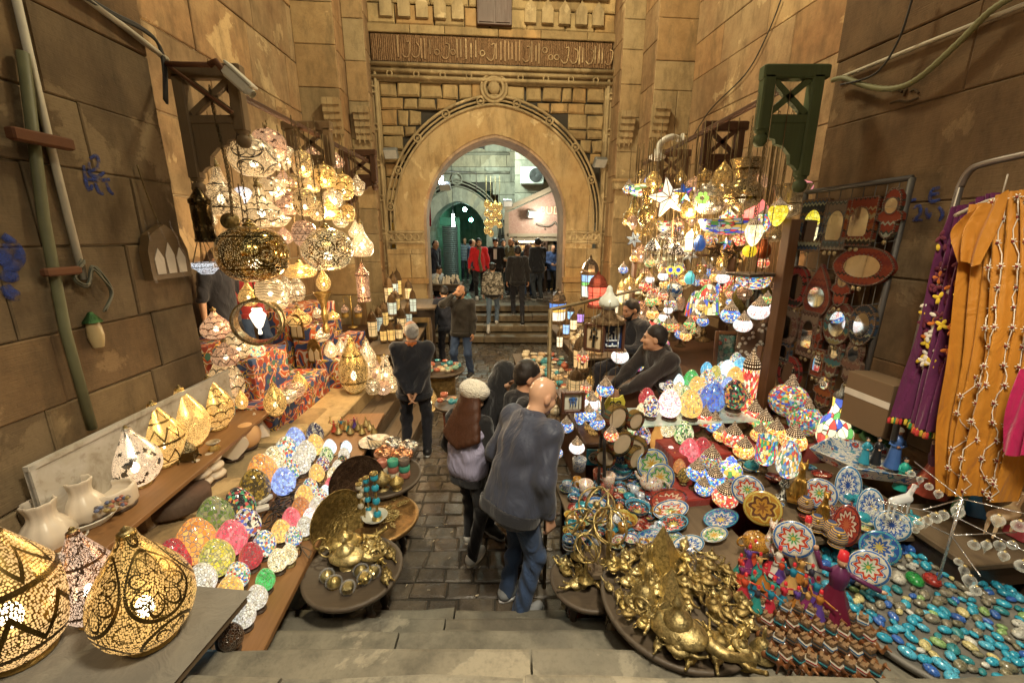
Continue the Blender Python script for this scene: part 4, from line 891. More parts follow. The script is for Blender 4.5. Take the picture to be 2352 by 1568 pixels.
@memo
def tentcloth(name,sc=5,lat=False):
    """printed tent cloth: interlaced scrolls on orange"""
    t=T(name); v=t.obj(); n1=t.noise(t.map(v,(sc,sc,sc)),1.,0,.3,2.2); n2=t.noise(t.map(v,(sc,sc,sc),(5,3,1)),1.,0,.3,2.2)
    a=t.ma('ABSOLUTE',t.ma('SUBTRACT',n1,.5)); b=t.ma('ABSOLUTE',t.ma('SUBTRACT',n2,.5))
    c=t.pal(n1,[(.03,.05,.14),(.03,.05,.14),(.03,.05,.14),(.42,.085,.02),(.42,.085,.02),(.03,.05,.14),(.4,.07,.02),(.4,.07,.02)])
    c=t.mix(t.ma('LESS_THAN',a,.03),c,(.62,.56,.45)); c=t.mix(t.ma('LESS_THAN',b,.032),c,(.6,.4,.06)); c=t.mix(t.ma('LESS_THAN',b,.013),c,(.02,.03,.08))
    if lat:
        d=t.vor(v,9,'F1',1); k=t.n('SeparateXYZ',{0:d}); e=t.vor(v,9,'F1',0); c=t.mix(t.ma('LESS_THAN',e,.4),c,t.pal(k,[(.05,.14,.1),(.4,.05,.02),(.05,.09,.2),(.3,.05,.03)]))
    return t.done(t.bsdf(c,.85,0,t.bump(t.noise(v,60,2),.2,.003)))
TC=tentcloth('tent_print',2.6); TC2=tentcloth('floral_print',4,True)
def chest(label,x0,x1,y0,y1,z0,z1,mat,rz=0.):
    o=thing('display_box',label,'display box',((x0+x1)/2,(y0+y1)/2,z0),rz); m=MB(); m.box((0,0,(z1-z0)/2),(x1-x0,y1-y0,z1-z0),bev=.006); ob('covering',m,mat,o); return o
chest('low red floral printed box at the end of the lamp shelf',-3.05,-2.48,4.05,5.4,.6,.92,TC2)
chest('red printed box behind, carrying white pierced lamps',-3.2,-2.78,4.3,5.,.6,1.36,TC2); chest('tallest narrow red printed box beside the wall corner',-3.65,-3.22,4.2,4.75,.6,1.52,TC2)
chest('tall printed display box, left tier with orange and blue scrolls',-3.5,-3.02,5.75,6.9,.6,1.62,TC,-.2)
chest('middle tier of the printed display with a small brass window',-3.,-2.7,5.68,6.4,.6,1.42,TC,-.2)
chest('lowest right tier of the printed display beside the stone bench',-2.66,-2.3,5.5,6.05,.6,1.,TC,-.2); chest('small printed box behind the lowest right tier',-2.68,-2.4,6.1,6.6,.6,1.17,TC,-.2)
m=MB(); m.box((-3.5,6.4,.39),(1.,5.,.78)); tag(ob('shop_platform',m,WR),'raised wooden floor of the left lamp shop','platform')
for x,y,lab in((682,752,'small arched brass window frame, left of two on the printed boxes'),(722,808,'small arched brass window frame, right of two on the printed boxes')):
    o=thing('brass_window',lab,'ornament',YP(x,y,5.66 if x<700 else 5.56),-.2); m=MB(); M=Matrix.Identity(4); w_=.1; m.prism([(-w_,-.16),(w_,-.16),(w_,.08),(.05,.17),(0,.19),(-.05,.17),(-w_,.08)],.02); ob('frame',m,metal('dark_brass',(.28,.17,.05),.4),o)
    m=MB();
    for s in(-.045,.045): m.prism([(s-.035,-.13),(s+.035,-.13),(s+.035,0.),(s,.05),(s-.035,0.)],.008,MT((0,-.012,0)))
    ob('pane',m,plain('window_card',(.4,.32,.2),.6),o)
SG='lit lamps standing on the left stall'
for a in [
(500,776,706,62,1.52,'onion',pm('scale','c',3.2,.8),'wide scalloped lamp on the box right beside the wall corner'),
(552,822,755,56,1.36,'globe',pm('scale','s',3.8,.7),'white scalloped globe lamp below the crescent ring'),
(522,838,778,58,1.36,'onion',pm('band','c',2.4,1.),'copper dome lamp behind the tall gold cone'),
(643,710,657,44,1.62,'globe',pm('scale','s',4.6,.7),'brilliant scalloped globe lamp right of the wavy globe'),
(662,697,633,32,1.62,'vase',pm('scroll','s',3.4,.8),'tall frosted vase lamp behind the printed boxes'),
(686,690,633,35,1.62,'vase',pm('scroll','s',4.2,1.1),'tall white vase lamp with black ornament on the printed boxes'),
(689,749,702,54,1.42,'onion',pm('band','g',3.6,.8),'squat onion lamp with dotted loops on the tallest printed box'),
(725,730,697,32,1.42,'onion',pm('script','s',4.,1.),'small bright onion lamp right of the dotted loops lamp'),
(732,784,737,51,1.17,'onion',pm('scale','s',3.8,.7),'scalloped onion lamp on the middle printed box'),
(760,767,733,34,1.17,'globe',pm('star','s',4.,1.),'small rosette lamp behind the scalloped onion lamp'),
(766,734,710,29,1.42,'onion',pm('none','g',3.,1.),'tiny gold onion lamp near the brass stand'),
(762,821,780,30,1.,'tear',pm('none','s',4.,1.),'small mesh teardrop lamp on the lowest printed box'),
(785,817,774,25,1.,'tear',pm('star','s',3.6,1.),'thin teardrop lamp second from the right on the lowest box'),
(803,807,766,23,1.,'tear',pm('scale','s',3.8,1.),'rightmost tiny teardrop lamp on the lowest printed box'),
(783,789,758,22,1.,'tear',pm('none','s',4.5,1.),'glaring tiny lamp at the back of the lowest box'),
(592,818,780,35,1.36,'vase',mosaic('gem_lamp',((.6,.4,.15),(.5,.04,.03),(.7,.5,.2),(.1,.3,.25)),9,em=2.5,grout=(.4,.3,.1)),'round lamp with red gems under the crescent ring'),
(528,925,802,75,.9,'tear',pm('scale','s',3.6,.9),'silver teardrop lamp with fish scales on a round foot'),
(575,903,823,52,.92,'tear',pm('star','s',3.4,1.),'silver banded teardrop lamp on the red box'),
(611,886,843,38,.92,'globe',pm('none','s',3.6,1.),'little mesh globe lamp on the red box'),
(634,868,833,44,.92,'onion',pm('scale','s',3.,1.),'low scalloped lamp on the red box'),
(645,851,811,32,.92,'tear',pm('scroll','s',3.6,1.),'small white teardrop lamp at the back of the red box'),
(690,903,852,37,.92,'tear',pm('none','g',2.6,1.),'small gold mesh teardrop at the far end of the low floral box'),
(636,952,877,48,.92,'tear',pm('star','g',3.2,1.),'gold teardrop lamp with lit base on the low floral box'),
(661,924,893,42,.92,'globe',pm('scale','s',3.4,.8),'small scalloped globe lamp, nearer of two on the low floral box'),
(680,911,874,42,.92,'globe',pm('scale','c',3.,.8),'small scalloped globe lamp, farther of two on the low floral box'),
(558,938,893,26,.92,'tear',pm('none','g',3.2,1.),'tiny gold teardrop lamp behind the plank shelf'),
]: standl(*a,group=SG)
standl(524,880,766,32,.92,'cone',metal('gold_sheet',(.7,.45,.06),.3,.7),'tall unlit golden cone lamp with a bulb finial','table lamp',SG)
TG='big teardrop lamps on the plank shelf'
standl(318,1112,978,107,.9,'tear',pm('comma','s',2.6,1.,40,.55,(1,.7,.42)),'rosy silver teardrop lamp with comma shaped cutouts, nearest on the shelf',group=TG)
standl(379,1066,921,98,.9,'tear',pm('band','g',3.,1.1,40,.5),'gold teardrop lamp with dotted zigzag bands, second on the shelf',group=TG)
standl(438,1024,886,92,.9,'tear',pm('none','g',3.4,1.,36,.5),'gold teardrop lamp of fine mesh only, third on the shelf',group=TG)
standl(498,983,862,82,.9,'tear',pm('scale','g',3.4,1.1,40),'golden fish scale teardrop lamp, fourth on the shelf',group=TG)
BT='huge teardrop lamps on the near table'; TINT.update(g=(.5,.33,.1),b=(.42,.28,.08),c=(.45,.25,.15))
standl(58,1500,1185,222,.85,'tear',pm('band','b',2.3,.9,24,.5),'hugest dark gold teardrop lamp cut by the left photo edge',group=BT)
standl(225,1418,1212,128,.85,'tear',pm('scroll','c',2.4,.9,30,.55,(1,.72,.5)),'coppery teardrop lamp with leafy cutouts behind the other two',group=BT)
standl(352,1462,1212,196,.85,'tear',pm('star','g',2.1,.8,25,.5),'big golden teardrop lamp with dotted arches in front',group=BT)
# near table with cloth
o=thing('side_table','low table with turned legs and a scalloped cloth at the lower left corner','table',(-2.05,1.45,0),-.1); m=MB(); m.box((0,0,.81),(1.25,.85,.05),bev=.01); ob('table_top',m,OLDW,o)
m=MB(); n=40; vs=[];fs=[]
for i in range(n+1):
    x=-.66+1.3*i/n; vs+=[(x,-.45-.01*math.cos(i*1.3),.842+.0*i),(x,.44,.845),(x,-.47,.79-.012*abs(math.sin(i*1.2)))]
for i in range(n): fs+=[[i*3,i*3+3,i*3+4,i*3+1],[i*3+2,i*3+5,i*3+3,i*3]]
m.add(vs,fs,sm=True); ob('cloth',m,cloth('grey_linen',(.2,.18,.145),200,.3,.9,.3,9),o)
for x in(-.52,.52):
    for y in(-.34,.34): ob('leg',L([(.03,0),(.035,.1),(.02,.14),(.04,.2),(.03,.3),(.045,.5),(.025,.55),(.04,.6),(.04,.8)],12),wood('dark_turned',(.05,.03,.018),(.025,.015,.01),.4),o,(x,y,0))
# small pieces on the shelf: censer, dish, alabaster
o=thing('censer','small pierced brass censer house on the lamp shelf','censer',G(436,1056,.9),.3); m=MB(); m.box((0,0,.05),(.1,.1,.07)); m.lathe([(.06,.09),(.05,.12),(.02,.15),(.01,.18),(0,.19)],8,sm=False)
for s in(-1,1):
    for q in(-1,1): m.tube([(s*.045,q*.045,.03),(s*.06,q*.06,0)],.007,5)
ob('body',m,pierced('censer_brass',(.4,.3,.12),'scroll',0.3,sc=2.),o)
o=thing('metal_dish','small round silver dish on a brass foot on the shelf','dish',G(492,1032,.9)); ob('bowl',L([(0,.05),(.03,.05),(.055,.07),(.05,.075),(0,.06)],16),metal('dish_silver',SILV,.3),o); ob('foot',L([(.05,0),(.045,.02),(.02,.05)],8,sm=False),BRS,o)
AL=plain('alabaster',(.62,.53,.41),.35,0,.15,5,.05); WB_=wood('base_wood',(.08,.045,.025),(.05,.03,.015),.5)
def alab(x,yb,z,label,pr,H,r,fl=0,fk=8,mat=AL,tw=0,cat='alabaster vase',name='alabaster_vase',base=True):
    o=thing(name,label,cat,G(x,yb,z)); ob('body',L(spl([(a*r,b*H+(.02 if base else 0)) for a,b in pr],3),26,flute=fl,fk=fk),mat,o)
    if base: ob('base',L([(0,0),(r*.95,0),(r*.95,.018),(0,.02)],20),WB_,o)
    return o
V_=[(0,0),(.75,0),(.95,.15),(1.,.32),(.8,.52),(.55,.66),(.5,.8),(.62,1.),(.5,.98),(.4,.7),(0,.6)]
alab(120,1262,.85,'fluted alabaster vase lamp nearest on the shelf end',V_,.3,.12,.08,9); alab(203,1196,.9,'fluted alabaster vase lamp behind the first one',V_,.27,.105,.08,9)
alab(262,1165,.9,'round scalloped alabaster bowl filled with coloured stones',[(0,0),(.9,.0),(1.,.3),(1.,.85),(.9,1.),(.82,.9),(.8,.6),(0,.5)],.13,.13,.05,16)
m=MB(); c=G(262,1165,.99); rn=RD(3)
for k in range(24): m.ell((c.x+rn.uniform(-.08,.08),c.y+rn.uniform(-.08,.08),c.z+.03),(.016,.014,.012),8,5,mi=k%4)
tag(ob('coloured_stones',m,[plain('peb%d'%i,q,.4) for i,q in enumerate([(.1,.12,.2),(.3,.1,.06),(.3,.22,.08),(.12,.1,.1)])]),'small coloured stones heaped in the alabaster bowl','stones',kind='stuff')
m=MB(); rn=RD(8)
for c_,r0 in((G(120,1262,.86),.13),(G(203,1196,.91),.12)):
    for k in range(4):
        m.tube([(c_.x+(r0+.01*k)*math.cos(a*.3),c_.y+(r0+.01*k)*math.sin(a*.3),c_.z+.012*k+.01) for a in range(22)],.006,5)
tag(ob('cable_coil',m,plain('cord_white',(.6,.57,.48),.5)),'white lamp cords coiled round the feet of the alabaster vases','cord')
# salt stones and alabaster shapes on the ledge
Z=.66
o=thing('stone_sphere','orange glowing stone ball on the ledge','stone lamp',G(571,1028,Z)); m=MB(); m.ell((0,0,.13),(.125,.125,.125),24,16); ob('ball',m,plain('orange_alabaster',(.62,.36,.16),.4,0,.2,4),o); ob('base',L([(0,0),(.08,0),(.08,.025),(0,.025)],18),WB_,o)
o=thing('stone_pyramid','small pale stone pyramid lamp at the far end of the ledge','stone lamp',G(592,1001,Z),.5); m=MB(); m.box((0,0,.14),(.22,.22,.24),taper=.04); ob('pyramid',m,AL,o); ob('base',L([(0,0),(.1,0),(.1,.02),(0,.02)],18),WB_,o)
o=thing('stone_heart','pale stone heart lamp beside the orange ball','stone lamp',G(538,1052,Z),.7); m=MB(); m.prism([(.12*math.sin(t)**3*1.05,.12+.11*(1.3*math.cos(t)-.5*math.cos(2*t)-.2*math.cos(3*t)-.1*math.cos(4*t))*.72) for t in [k*2*PI/36 for k in range(36)]],.15); ob('heart',m,AL,o); ob('base',L([(0,0),(.08,0),(.08,.02),(0,.02)],18),WB_,o)
for x,yb,n,lb in((490,1100,3,'stack of three flat pale stones, behind the other stack'),(463,1118,3,'nearer stack of three flat pale stones on the ledge')):
    o=thing('stone_stack',lb,'stone lamp',G(x,yb,Z)); m=MB();
    for k in range(n): ob('pebble',MB().ell((R.uniform(-.01,.01),0,.05+.075*k),(.1-.008*k,.09,.042),18,10),AL,o)
    ob('base',L([(0,0),(.1,0),(.1,.02),(0,.02)],18),WB_,o)
o=thing('round_drum','low round dark red stone drum lying under the shelf','drum',G(410,1160,.66)); ob('body',L([(0,0),(.2,0),(.215,.02),(.215,.09),(.2,.11),(0,.115)],26),stone('drum_stone',(.17,.1,.07),(.12,.08,.06),(.2,.16,.12)),o)
# ---------- glowing mosaic eggs ----------
W_=(.92,.88,.74);
EGG={'orange':[(.75,.24,.03),(.8,.3,.05),(.85,.38,.08)],'red':[(.5,.015,.03),(.42,.01,.03),(.6,.03,.05)],'green':[(.16,.24,.03),(.28,.32,.1),(.4,.36,.14),(.1,.18,.03)],'pink':[(.75,.1,.13),(.8,.16,.18),(.7,.06,.1)],
'yellow':[(.7,.55,.05),(.6,.5,.08),(.75,.62,.2),(.4,.42,.05)],'brown':[(.14,.08,.01),(.3,.18,.02),(.08,.05,.01),(.5,.3,.04)],'cream':[(.85,.72,.42),(.9,.8,.55),(.8,.62,.3)],
'multi':[(.85,.8,.62),(.05,.14,.5),(.6,.06,.04),(.85,.8,.62),(.1,.35,.15),(.8,.45,.08),(.85,.78,.55),(.15,.4,.55)],'blue':[(.12,.2,.6),(.2,.32,.75),(.3,.45,.85)],'deepblue':[(.04,.1,.5),(.08,.16,.6),(.1,.28,.7)],'sky':[(.05,.4,.72),(.1,.5,.8),(.2,.6,.85)],
'amber':[(.75,.42,.08),(.8,.5,.12),(.7,.35,.05)],'rust':[(.55,.16,.02),(.65,.24,.04),(.45,.12,.02)],'white':[(.9,.86,.7),(.95,.9,.8),(.85,.78,.6)],'ice':[(.6,.8,.85),(.8,.9,.95),(.5,.7,.8)],'vivid':[(.03,.4,.06),(.05,.5,.12),(.02,.32,.04)],
'choc':[(.1,.045,.02),(.14,.06,.025),(.07,.03,.015)],'navy':[(.02,.02,.09),(.7,.6,.4),(.03,.03,.12),(.02,.02,.07)],'floral':[(.02,.02,.02),(.03,.03,.03),(.6,.1,.08),(.02,.02,.03),(.05,.35,.15),(.7,.35,.05),(.02,.02,.02)],'mix':[(.85,.75,.5),(.02,.02,.03),(.85,.75,.5),(.1,.15,.5),(.5,.1,.06),(.8,.7,.45)],'gmix':[(.75,.75,.4),(.1,.35,.08),(.8,.78,.5),(.03,.1,.03),(.5,.6,.2)],'speck':[(.85,.6,.5),(.8,.3,.25),(.9,.8,.7),(.6,.2,.3)]}
EOPT={'orange':dict(em=1.2,sc=9),'red':dict(em=.9,grout=(.75,.45,.42),sc=10),'green':dict(em=.7,sc=10),'pink':dict(em=1.3,sc=10,grout=(.85,.5,.48)),'yellow':dict(em=1.,sc=11),'brown':dict(em=.7,sc=12,grout=(.05,.03,.02),metalg=1),'cream':dict(em=1.3,sc=10,grout=(.1,.07,.04)),'multi':dict(em=1.2,sc=12),'blue':dict(em=1.5,sc=11,wm=.05),'deepblue':dict(em=1.,sc=9,wm=.02),'sky':dict(em=1.3,sc=9,wm=.02),'amber':dict(em=1.5,sc=10),'rust':dict(em=1.,sc=10),'white':dict(em=.85,sc=10,grout=(.7,.5,.25)),'ice':dict(em=1.7,sc=12,wm=.05,grout=(.5,.7,.8)),'vivid':dict(em=1.3,sc=10,wm=.02),'choc':dict(em=.05,sc=9,grout=(.75,.65,.5),gw=.05),'navy':dict(em=.5,sc=11),'floral':dict(em=.7,sc=12,grout=(.5,.4,.28),gw=.03),'mix':dict(em=.9,sc=11,gw=.04),'gmix':dict(em=1.2,sc=11),'speck':dict(em=2.,sc=22,gw=.02)}
def eggmat(k): return mosaic('egg_'+k,tuple(EGG[k]),**EOPT[k])
EGM=lambda:L(spl(PROF['egg'],2),28)
def egg(x,cy_,w_,k,label,z=.55,group='glowing mosaic eggs on the long plank',asp=1.3,tilt=.0,base=True,base_h=.03):
    p=G(x,cy_,z+.08)
    for _ in range(2):
        r2=w_*mpp(p); H=r2*asp; p=G(x,cy_,z+base_h+H*.45)
    o=thing('egg_lamp',label,'egg lamp',(p.x,p.y,z),R.uniform(0,6),group); q=ob('glass_shell',cm('eggshell',EGM),eggmat(k),o,(0,0,base_h*.8),(R.uniform(-.08,.08),tilt,0),(r2,r2,H))
    if base: ob('base',cm('eggbase',lambda:L([(0,0),(.9,0),(.92,.25),(.6,.4),(.7,.9),(.85,1.15),(0,1.2)],18)),CAPM if w_<40 else WB_,o,(0,0,0),None,(r2*.36,r2*.36,base_h))
    return o
NMS={'orange':'orange','red':'dark red','green':'olive green','pink':'pink','yellow':'lemon yellow','brown':'brown gold','cream':'cream tiled','multi':'many coloured','blue':'periwinkle blue','deepblue':'cobalt blue','sky':'turquoise blue','amber':'amber','rust':'rust orange','white':'glaring white','ice':'icy blue white','vivid':'vivid green','choc':'dark brown crackled','navy':'navy and cream','floral':'black flowered','mix':'black and cream','gmix':'green and cream','speck':'pink speckled'}
for x,y,w_,k,lb in [(448,1244,83,'orange','largest orange egg lamp in the left row'),(402,1280,71,'red','dark red egg lamp nearest the big gold teardrop'),(496,1190,78,'green','big olive green egg lamp against the ledge'),(528,1236,66,'pink','big pink egg lamp right of the orange one'),(500,1277,71,'yellow','lemon yellow egg lamp in front of the orange one'),(551,1160,68,'floral','big black flowered egg lamp with a cream cap'),(568,1202,58,'mix','black and cream egg lamp with blue bands'),(584,1117,66,'brown','brown gold mirrored egg lamp by the ledge'),(605,1080,63,'orange','speckled orange egg lamp behind the brown gold one'),(629,1056,50,'cream','cream tiled egg lamp in the back row'),(655,1034,51,'multi','cream egg lamp with scattered colour tiles in the back row'),(678,1009,44,'blue','pale blue egg lamp at the far back left'),(724,994,38,'navy','navy egg lamp with cream star, farthest of the big ones'),(724,1020,40,'amber','amber egg lamp at the far end'),(702,1038,44,'white','glaring white egg lamp with a blue patch, farther of two'),(692,1061,44,'white','glaring white egg lamp with blue paint, nearer of two'),(667,1078,42,'multi','many coloured egg lamp touching the periwinkle one'),(652,1104,51,'blue','periwinkle blue egg lamp above the cable tangle'),(758,1026,29,'ice','icy blue white egg lamp behind the green speckled one'),(749,1043,30,'gmix','small green and cream egg lamp near the far end'),(740,1064,30,'mix','small black and cream egg lamp near the far end'),(729,1085,34,'amber','orange amber egg lamp beside the cables'),
(795,1026,25,'ice','farthest small icy egg lamp on the front edge'),(790,1042,25,'white','farthest small white egg lamp on the front edge'),(787,1058,24,'floral','small black flowered egg lamp on the front edge'),(776,1072,27,'white','small white egg lamp before the black flowered one'),(765,1088,27,'cream','small peach egg lamp on the front edge'),(761,1112,28,'pink','small pink egg lamp on the front edge'),(748,1129,27,'ice','small pale blue egg lamp next to the small pink one'),(737,1140,32,'multi','small many coloured egg lamp on the front edge, middle'),(727,1160,34,'white','round white egg lamp on the front edge by the standing tray'),(713,1117,34,'multi','many coloured egg lamp in the second row, far'),(697,1137,39,'amber','amber egg lamp in the second row by the cables'),(690,1163,39,'rust','rust orange crackled egg lamp in the second row'),(668,1188,39,'pink','pink crackled egg lamp in the second row'),(712,1185,32,'speck','pink speckled egg lamp on the front edge'),(700,1207,37,'white','white crackled egg lamp on a glass foot, front edge'),(645,1218,42,'amber','amber brown mosaic egg lamp right of the black and cream one'),(675,1231,37,'multi','many coloured egg lamp on the front edge, near half'),(605,1247,49,'multi','bigger many coloured egg lamp in the middle of the plank'),(575,1275,49,'red','dark red crackled egg lamp in the middle row'),(663,1270,37,'cream','cream yellow egg lamp on the front edge, farther of two'),(638,1284,42,'cream','cream yellow egg lamp on the front edge, nearer of two'),(460,1330,62,'white','white tiled egg lamp right behind the big gold teardrop'),(546,1318,50,'multi','many coloured egg lamp between orange and dark red ones'),(526,1354,54,'amber','orange amber egg lamp near the front end'),(609,1329,41,'vivid','only vivid green egg lamp on the plank'),(591,1369,45,'white','plain creamy white egg lamp right behind the last two'),(560,1410,48,'white','speckled creamy egg lamp second from the near end'),(496,1394,45,'deepblue','cobalt blue egg lamp by the table corner'),(467,1447,50,'sky','turquoise blue egg lamp beside the table leg'),(530,1459,52,'choc','unlit dark brown crackled egg at the near end of the plank')]: egg(x,y,w_,k,lb)
# cable tangle
m=MB(); rn=RD(12); c=G(640,1165,.58)
for k in range(46):
    a=Vector((c.x+rn.gauss(.05,.12),c.y+rn.gauss(0,.3),.565+rn.random()*.05)); pts=[a]
    for q in range(5): pts.append(pts[-1]+Vector((rn.uniform(-.1,.1),rn.uniform(-.13,.13),rn.uniform(-.02,.03))))
    for q in pts: q.z=max(.56,q.z)
    m.tube(curve3(pts,4),.0045,5,mi=0 if k%3 else 1)
tag(ob('cable_tangle',m,[plain('cable_black',(.02,.017,.015),.5),plain('cable_brown',(.12,.08,.05),.5)]),'tangle of black lamp cables in the middle of the egg plank','cables',kind='stuff')
for x,y,lab in((612,1150,'white plug adapter lying on the cable tangle'),(602,1172,'white extension socket near the cable tangle')):
    o=thing('plug',lab,'plug',G(x,y,.6),R.uniform(0,3)); m=MB(); m.box((0,0,.02),(.05,.1,.04),bev=.012); m.box((0,.06,.02),(.03,.03,.025),bev=.006); ob('body',m,plain('plug_white',(.6,.58,.52),.4),o)
# ---------- right stall: hanging and standing coloured lamps ----------
VIV=((.85,.8,.62),(.7,.05,.03),(.04,.1,.55),(.85,.45,.04),(.05,.4,.15),(.85,.75,.3),(.5,.04,.1),(.1,.4,.6))
MZ={'vivid':mosaic('mz_vivid',VIV,11,(.12,.09,.05),1.3,gw=.05),'red':mosaic('mz_red',((.7,.05,.03),(.75,.1,.08),(.85,.5,.1),(.8,.75,.5),(.65,.03,.03)),12,(.15,.1,.05),1.3,gw=.05),'blue':mosaic('mz_blue',((.03,.1,.6),(.05,.2,.7),(.8,.5,.08),(.04,.08,.5),(.1,.5,.7),(.8,.8,.7)),12,(.1,.08,.06),1.3,gw=.05,wm=.04),
'orange':mosaic('mz_orange',((.85,.4,.05),(.85,.55,.12),(.7,.12,.03),(.85,.7,.35)),12,(.15,.1,.05),1.5,gw=.05),'green':mosaic('mz_green',((.05,.4,.1),(.1,.5,.15),(.8,.4,.05),(.75,.65,.3),(.6,.06,.04)),12,(.1,.09,.05),1.3,gw=.05,wm=.05),'pinkice':mosaic('mz_pinkice',((.7,.85,.8),(.75,.9,.85),(.8,.2,.18),(.65,.8,.75)),26,(.8,.75,.65),1.8,gw=.03),
'cream':mosaic('mz_cream',((.9,.75,.4),(.9,.7,.32),(.95,.85,.55)),9,(.35,.25,.12),1.7,gw=.05),'yellow':mosaic('mz_yellow',((.85,.65,.03),(.75,.55,.02),(.9,.75,.1)),8,(.25,.2,.03),1.3,gw=.05,wm=.03),'tif':mosaic('mz_tiffany',((.8,.75,.5),(.8,.72,.4),(.05,.1,.45),(.75,.5,.08),(.6,.05,.04),(.1,.35,.08),(.82,.78,.5)),6.5,(.03,.025,.02),1.4,gw=.04,gem=.02,rough=.2),
'tifdark':mosaic('mz_tiffany_dark',((.03,.06,.5),(.6,.03,.04),(.7,.4,.06),(.1,.3,.06),(.3,.35,.4),(.65,.5,.2)),8,(.02,.02,.02),.8,gw=.05,gem=.02),'stripe':mosaic('mz_stripe',VIV,16,(.7,.62,.45),.55,gw=.06)}
CAPD=metal('dotted_cap',(.16,.10,.05),.45,.5,30,.5)
@memo
def dotcap(name):
    t=T(name); o=t.obj(); d=t.vor(t.map(t.uv(),(22,9,1)),1.,'F1',0,0.,'2D'); h=t.ma('LESS_THAN',d,.22)
    return t.done(t.bsdf((.10,.06,.03),.4,.8,t.bump(h,.4,.01),(1,.7,.4),t.ma('MULTIPLY',h,.9)))
DC=dotcap('dotted_bronze');
def ztop(p): return 3.84
CAPPR=[(.34,-.02),(.36,.03),(.33,.1),(.26,.17),(.2,.21),(.21,.25),(.13,.33),(.07,.4),(.09,.43),(.05,.48),(.03,.56),(0,.58)]
def turk(x,cy_,w_,Y,mk,label,hang=True,asp=.74,z=None,group=None,ztp=3.84,foot='stem',name=None,cat=None):
    """mosaic ball lamp with dotted bronze cap: hanging by a chain, or on a bronze foot"""
    if hang: p=YP(x,cy_,Y)
    else: p=G(x,cy_,z)
    r2=w_*mpp(p); o=thing(name or('mosaic_hanging_lamp' if hang else 'mosaic_table_lamp'),label,cat or('hanging lamp' if hang else 'table lamp'),p,R.uniform(0,6),group,r2)
    ob('globe',cm('turkglobe%.2f'%asp,lambda:L(spl([(.16,-.5*asp),(.3,-.42*asp),(.46,-.2*asp),(.5,0),(.46,.22*asp),(.36,.4*asp),(.26,.47*asp)],3),26)),MZ[mk],o)
    ob('cap',cm('turkcap',lambda:L(CAPPR,20)),DC,o,(0,0,.42*asp))
    if hang:
        ob('finial',cm('turkfin',lambda:L([(.2,.02),(.2,-.04),(.12,-.1),(.14,-.14),(.06,-.2),(.04,-.27),(0,-.3)],14)),CAPD,o,(0,0,-.48*asp))
        m=MB(); ln=max(.05,ztp-p.z)/r2; m.tube([(0,0,.9*asp),(.02,0,ln*.6),(0,0,ln)],.02,5); ob('chain',m,CHM,o)
    else: ob('foot',cm('turkfoot',lambda:L([(.24,0),(.24,-.06),(.14,-.12),(.1,-.2),(.16,-.26),(.1,-.34),(.3,-.52),(.42,-.6),(.44,-.66),(0,-.66)],18)),CAPD,o,(0,0,-.46*asp))
    return o
RG='coloured lamps hanging over the right stall'
def pz(pat,t,em=1.6,sc=1.,dens=46,**k): return pm(pat,t,em*.68,sc,dens,**k)
BV=[(0,0),(.1,.02),(.06,.06),(.2,.12),(.42,.22),(.5,.36),(.45,.5),(.3,.6),(.27,.66),(.3,.72),(.33,.85),(.4,.97),(.42,1.),(.38,.98),(.28,.8),(.2,.66)]
PROF['mosque']=BV; PROF['urn']=[(0,0),(.12,.02),(.3,.12),(.32,.3),(.3,.42),(.36,.6),(.44,.85),(.5,1.),(.46,.98),(.38,.8),(.25,.45)]
PROF['oval']=[(0,0),(.16,.0),(.2,.14),(.36,.22),(.48,.38),(.5,.52),(.44,.68),(.3,.8),(.18,.88),(.1,.94),(.04,.98),(0,1.)]
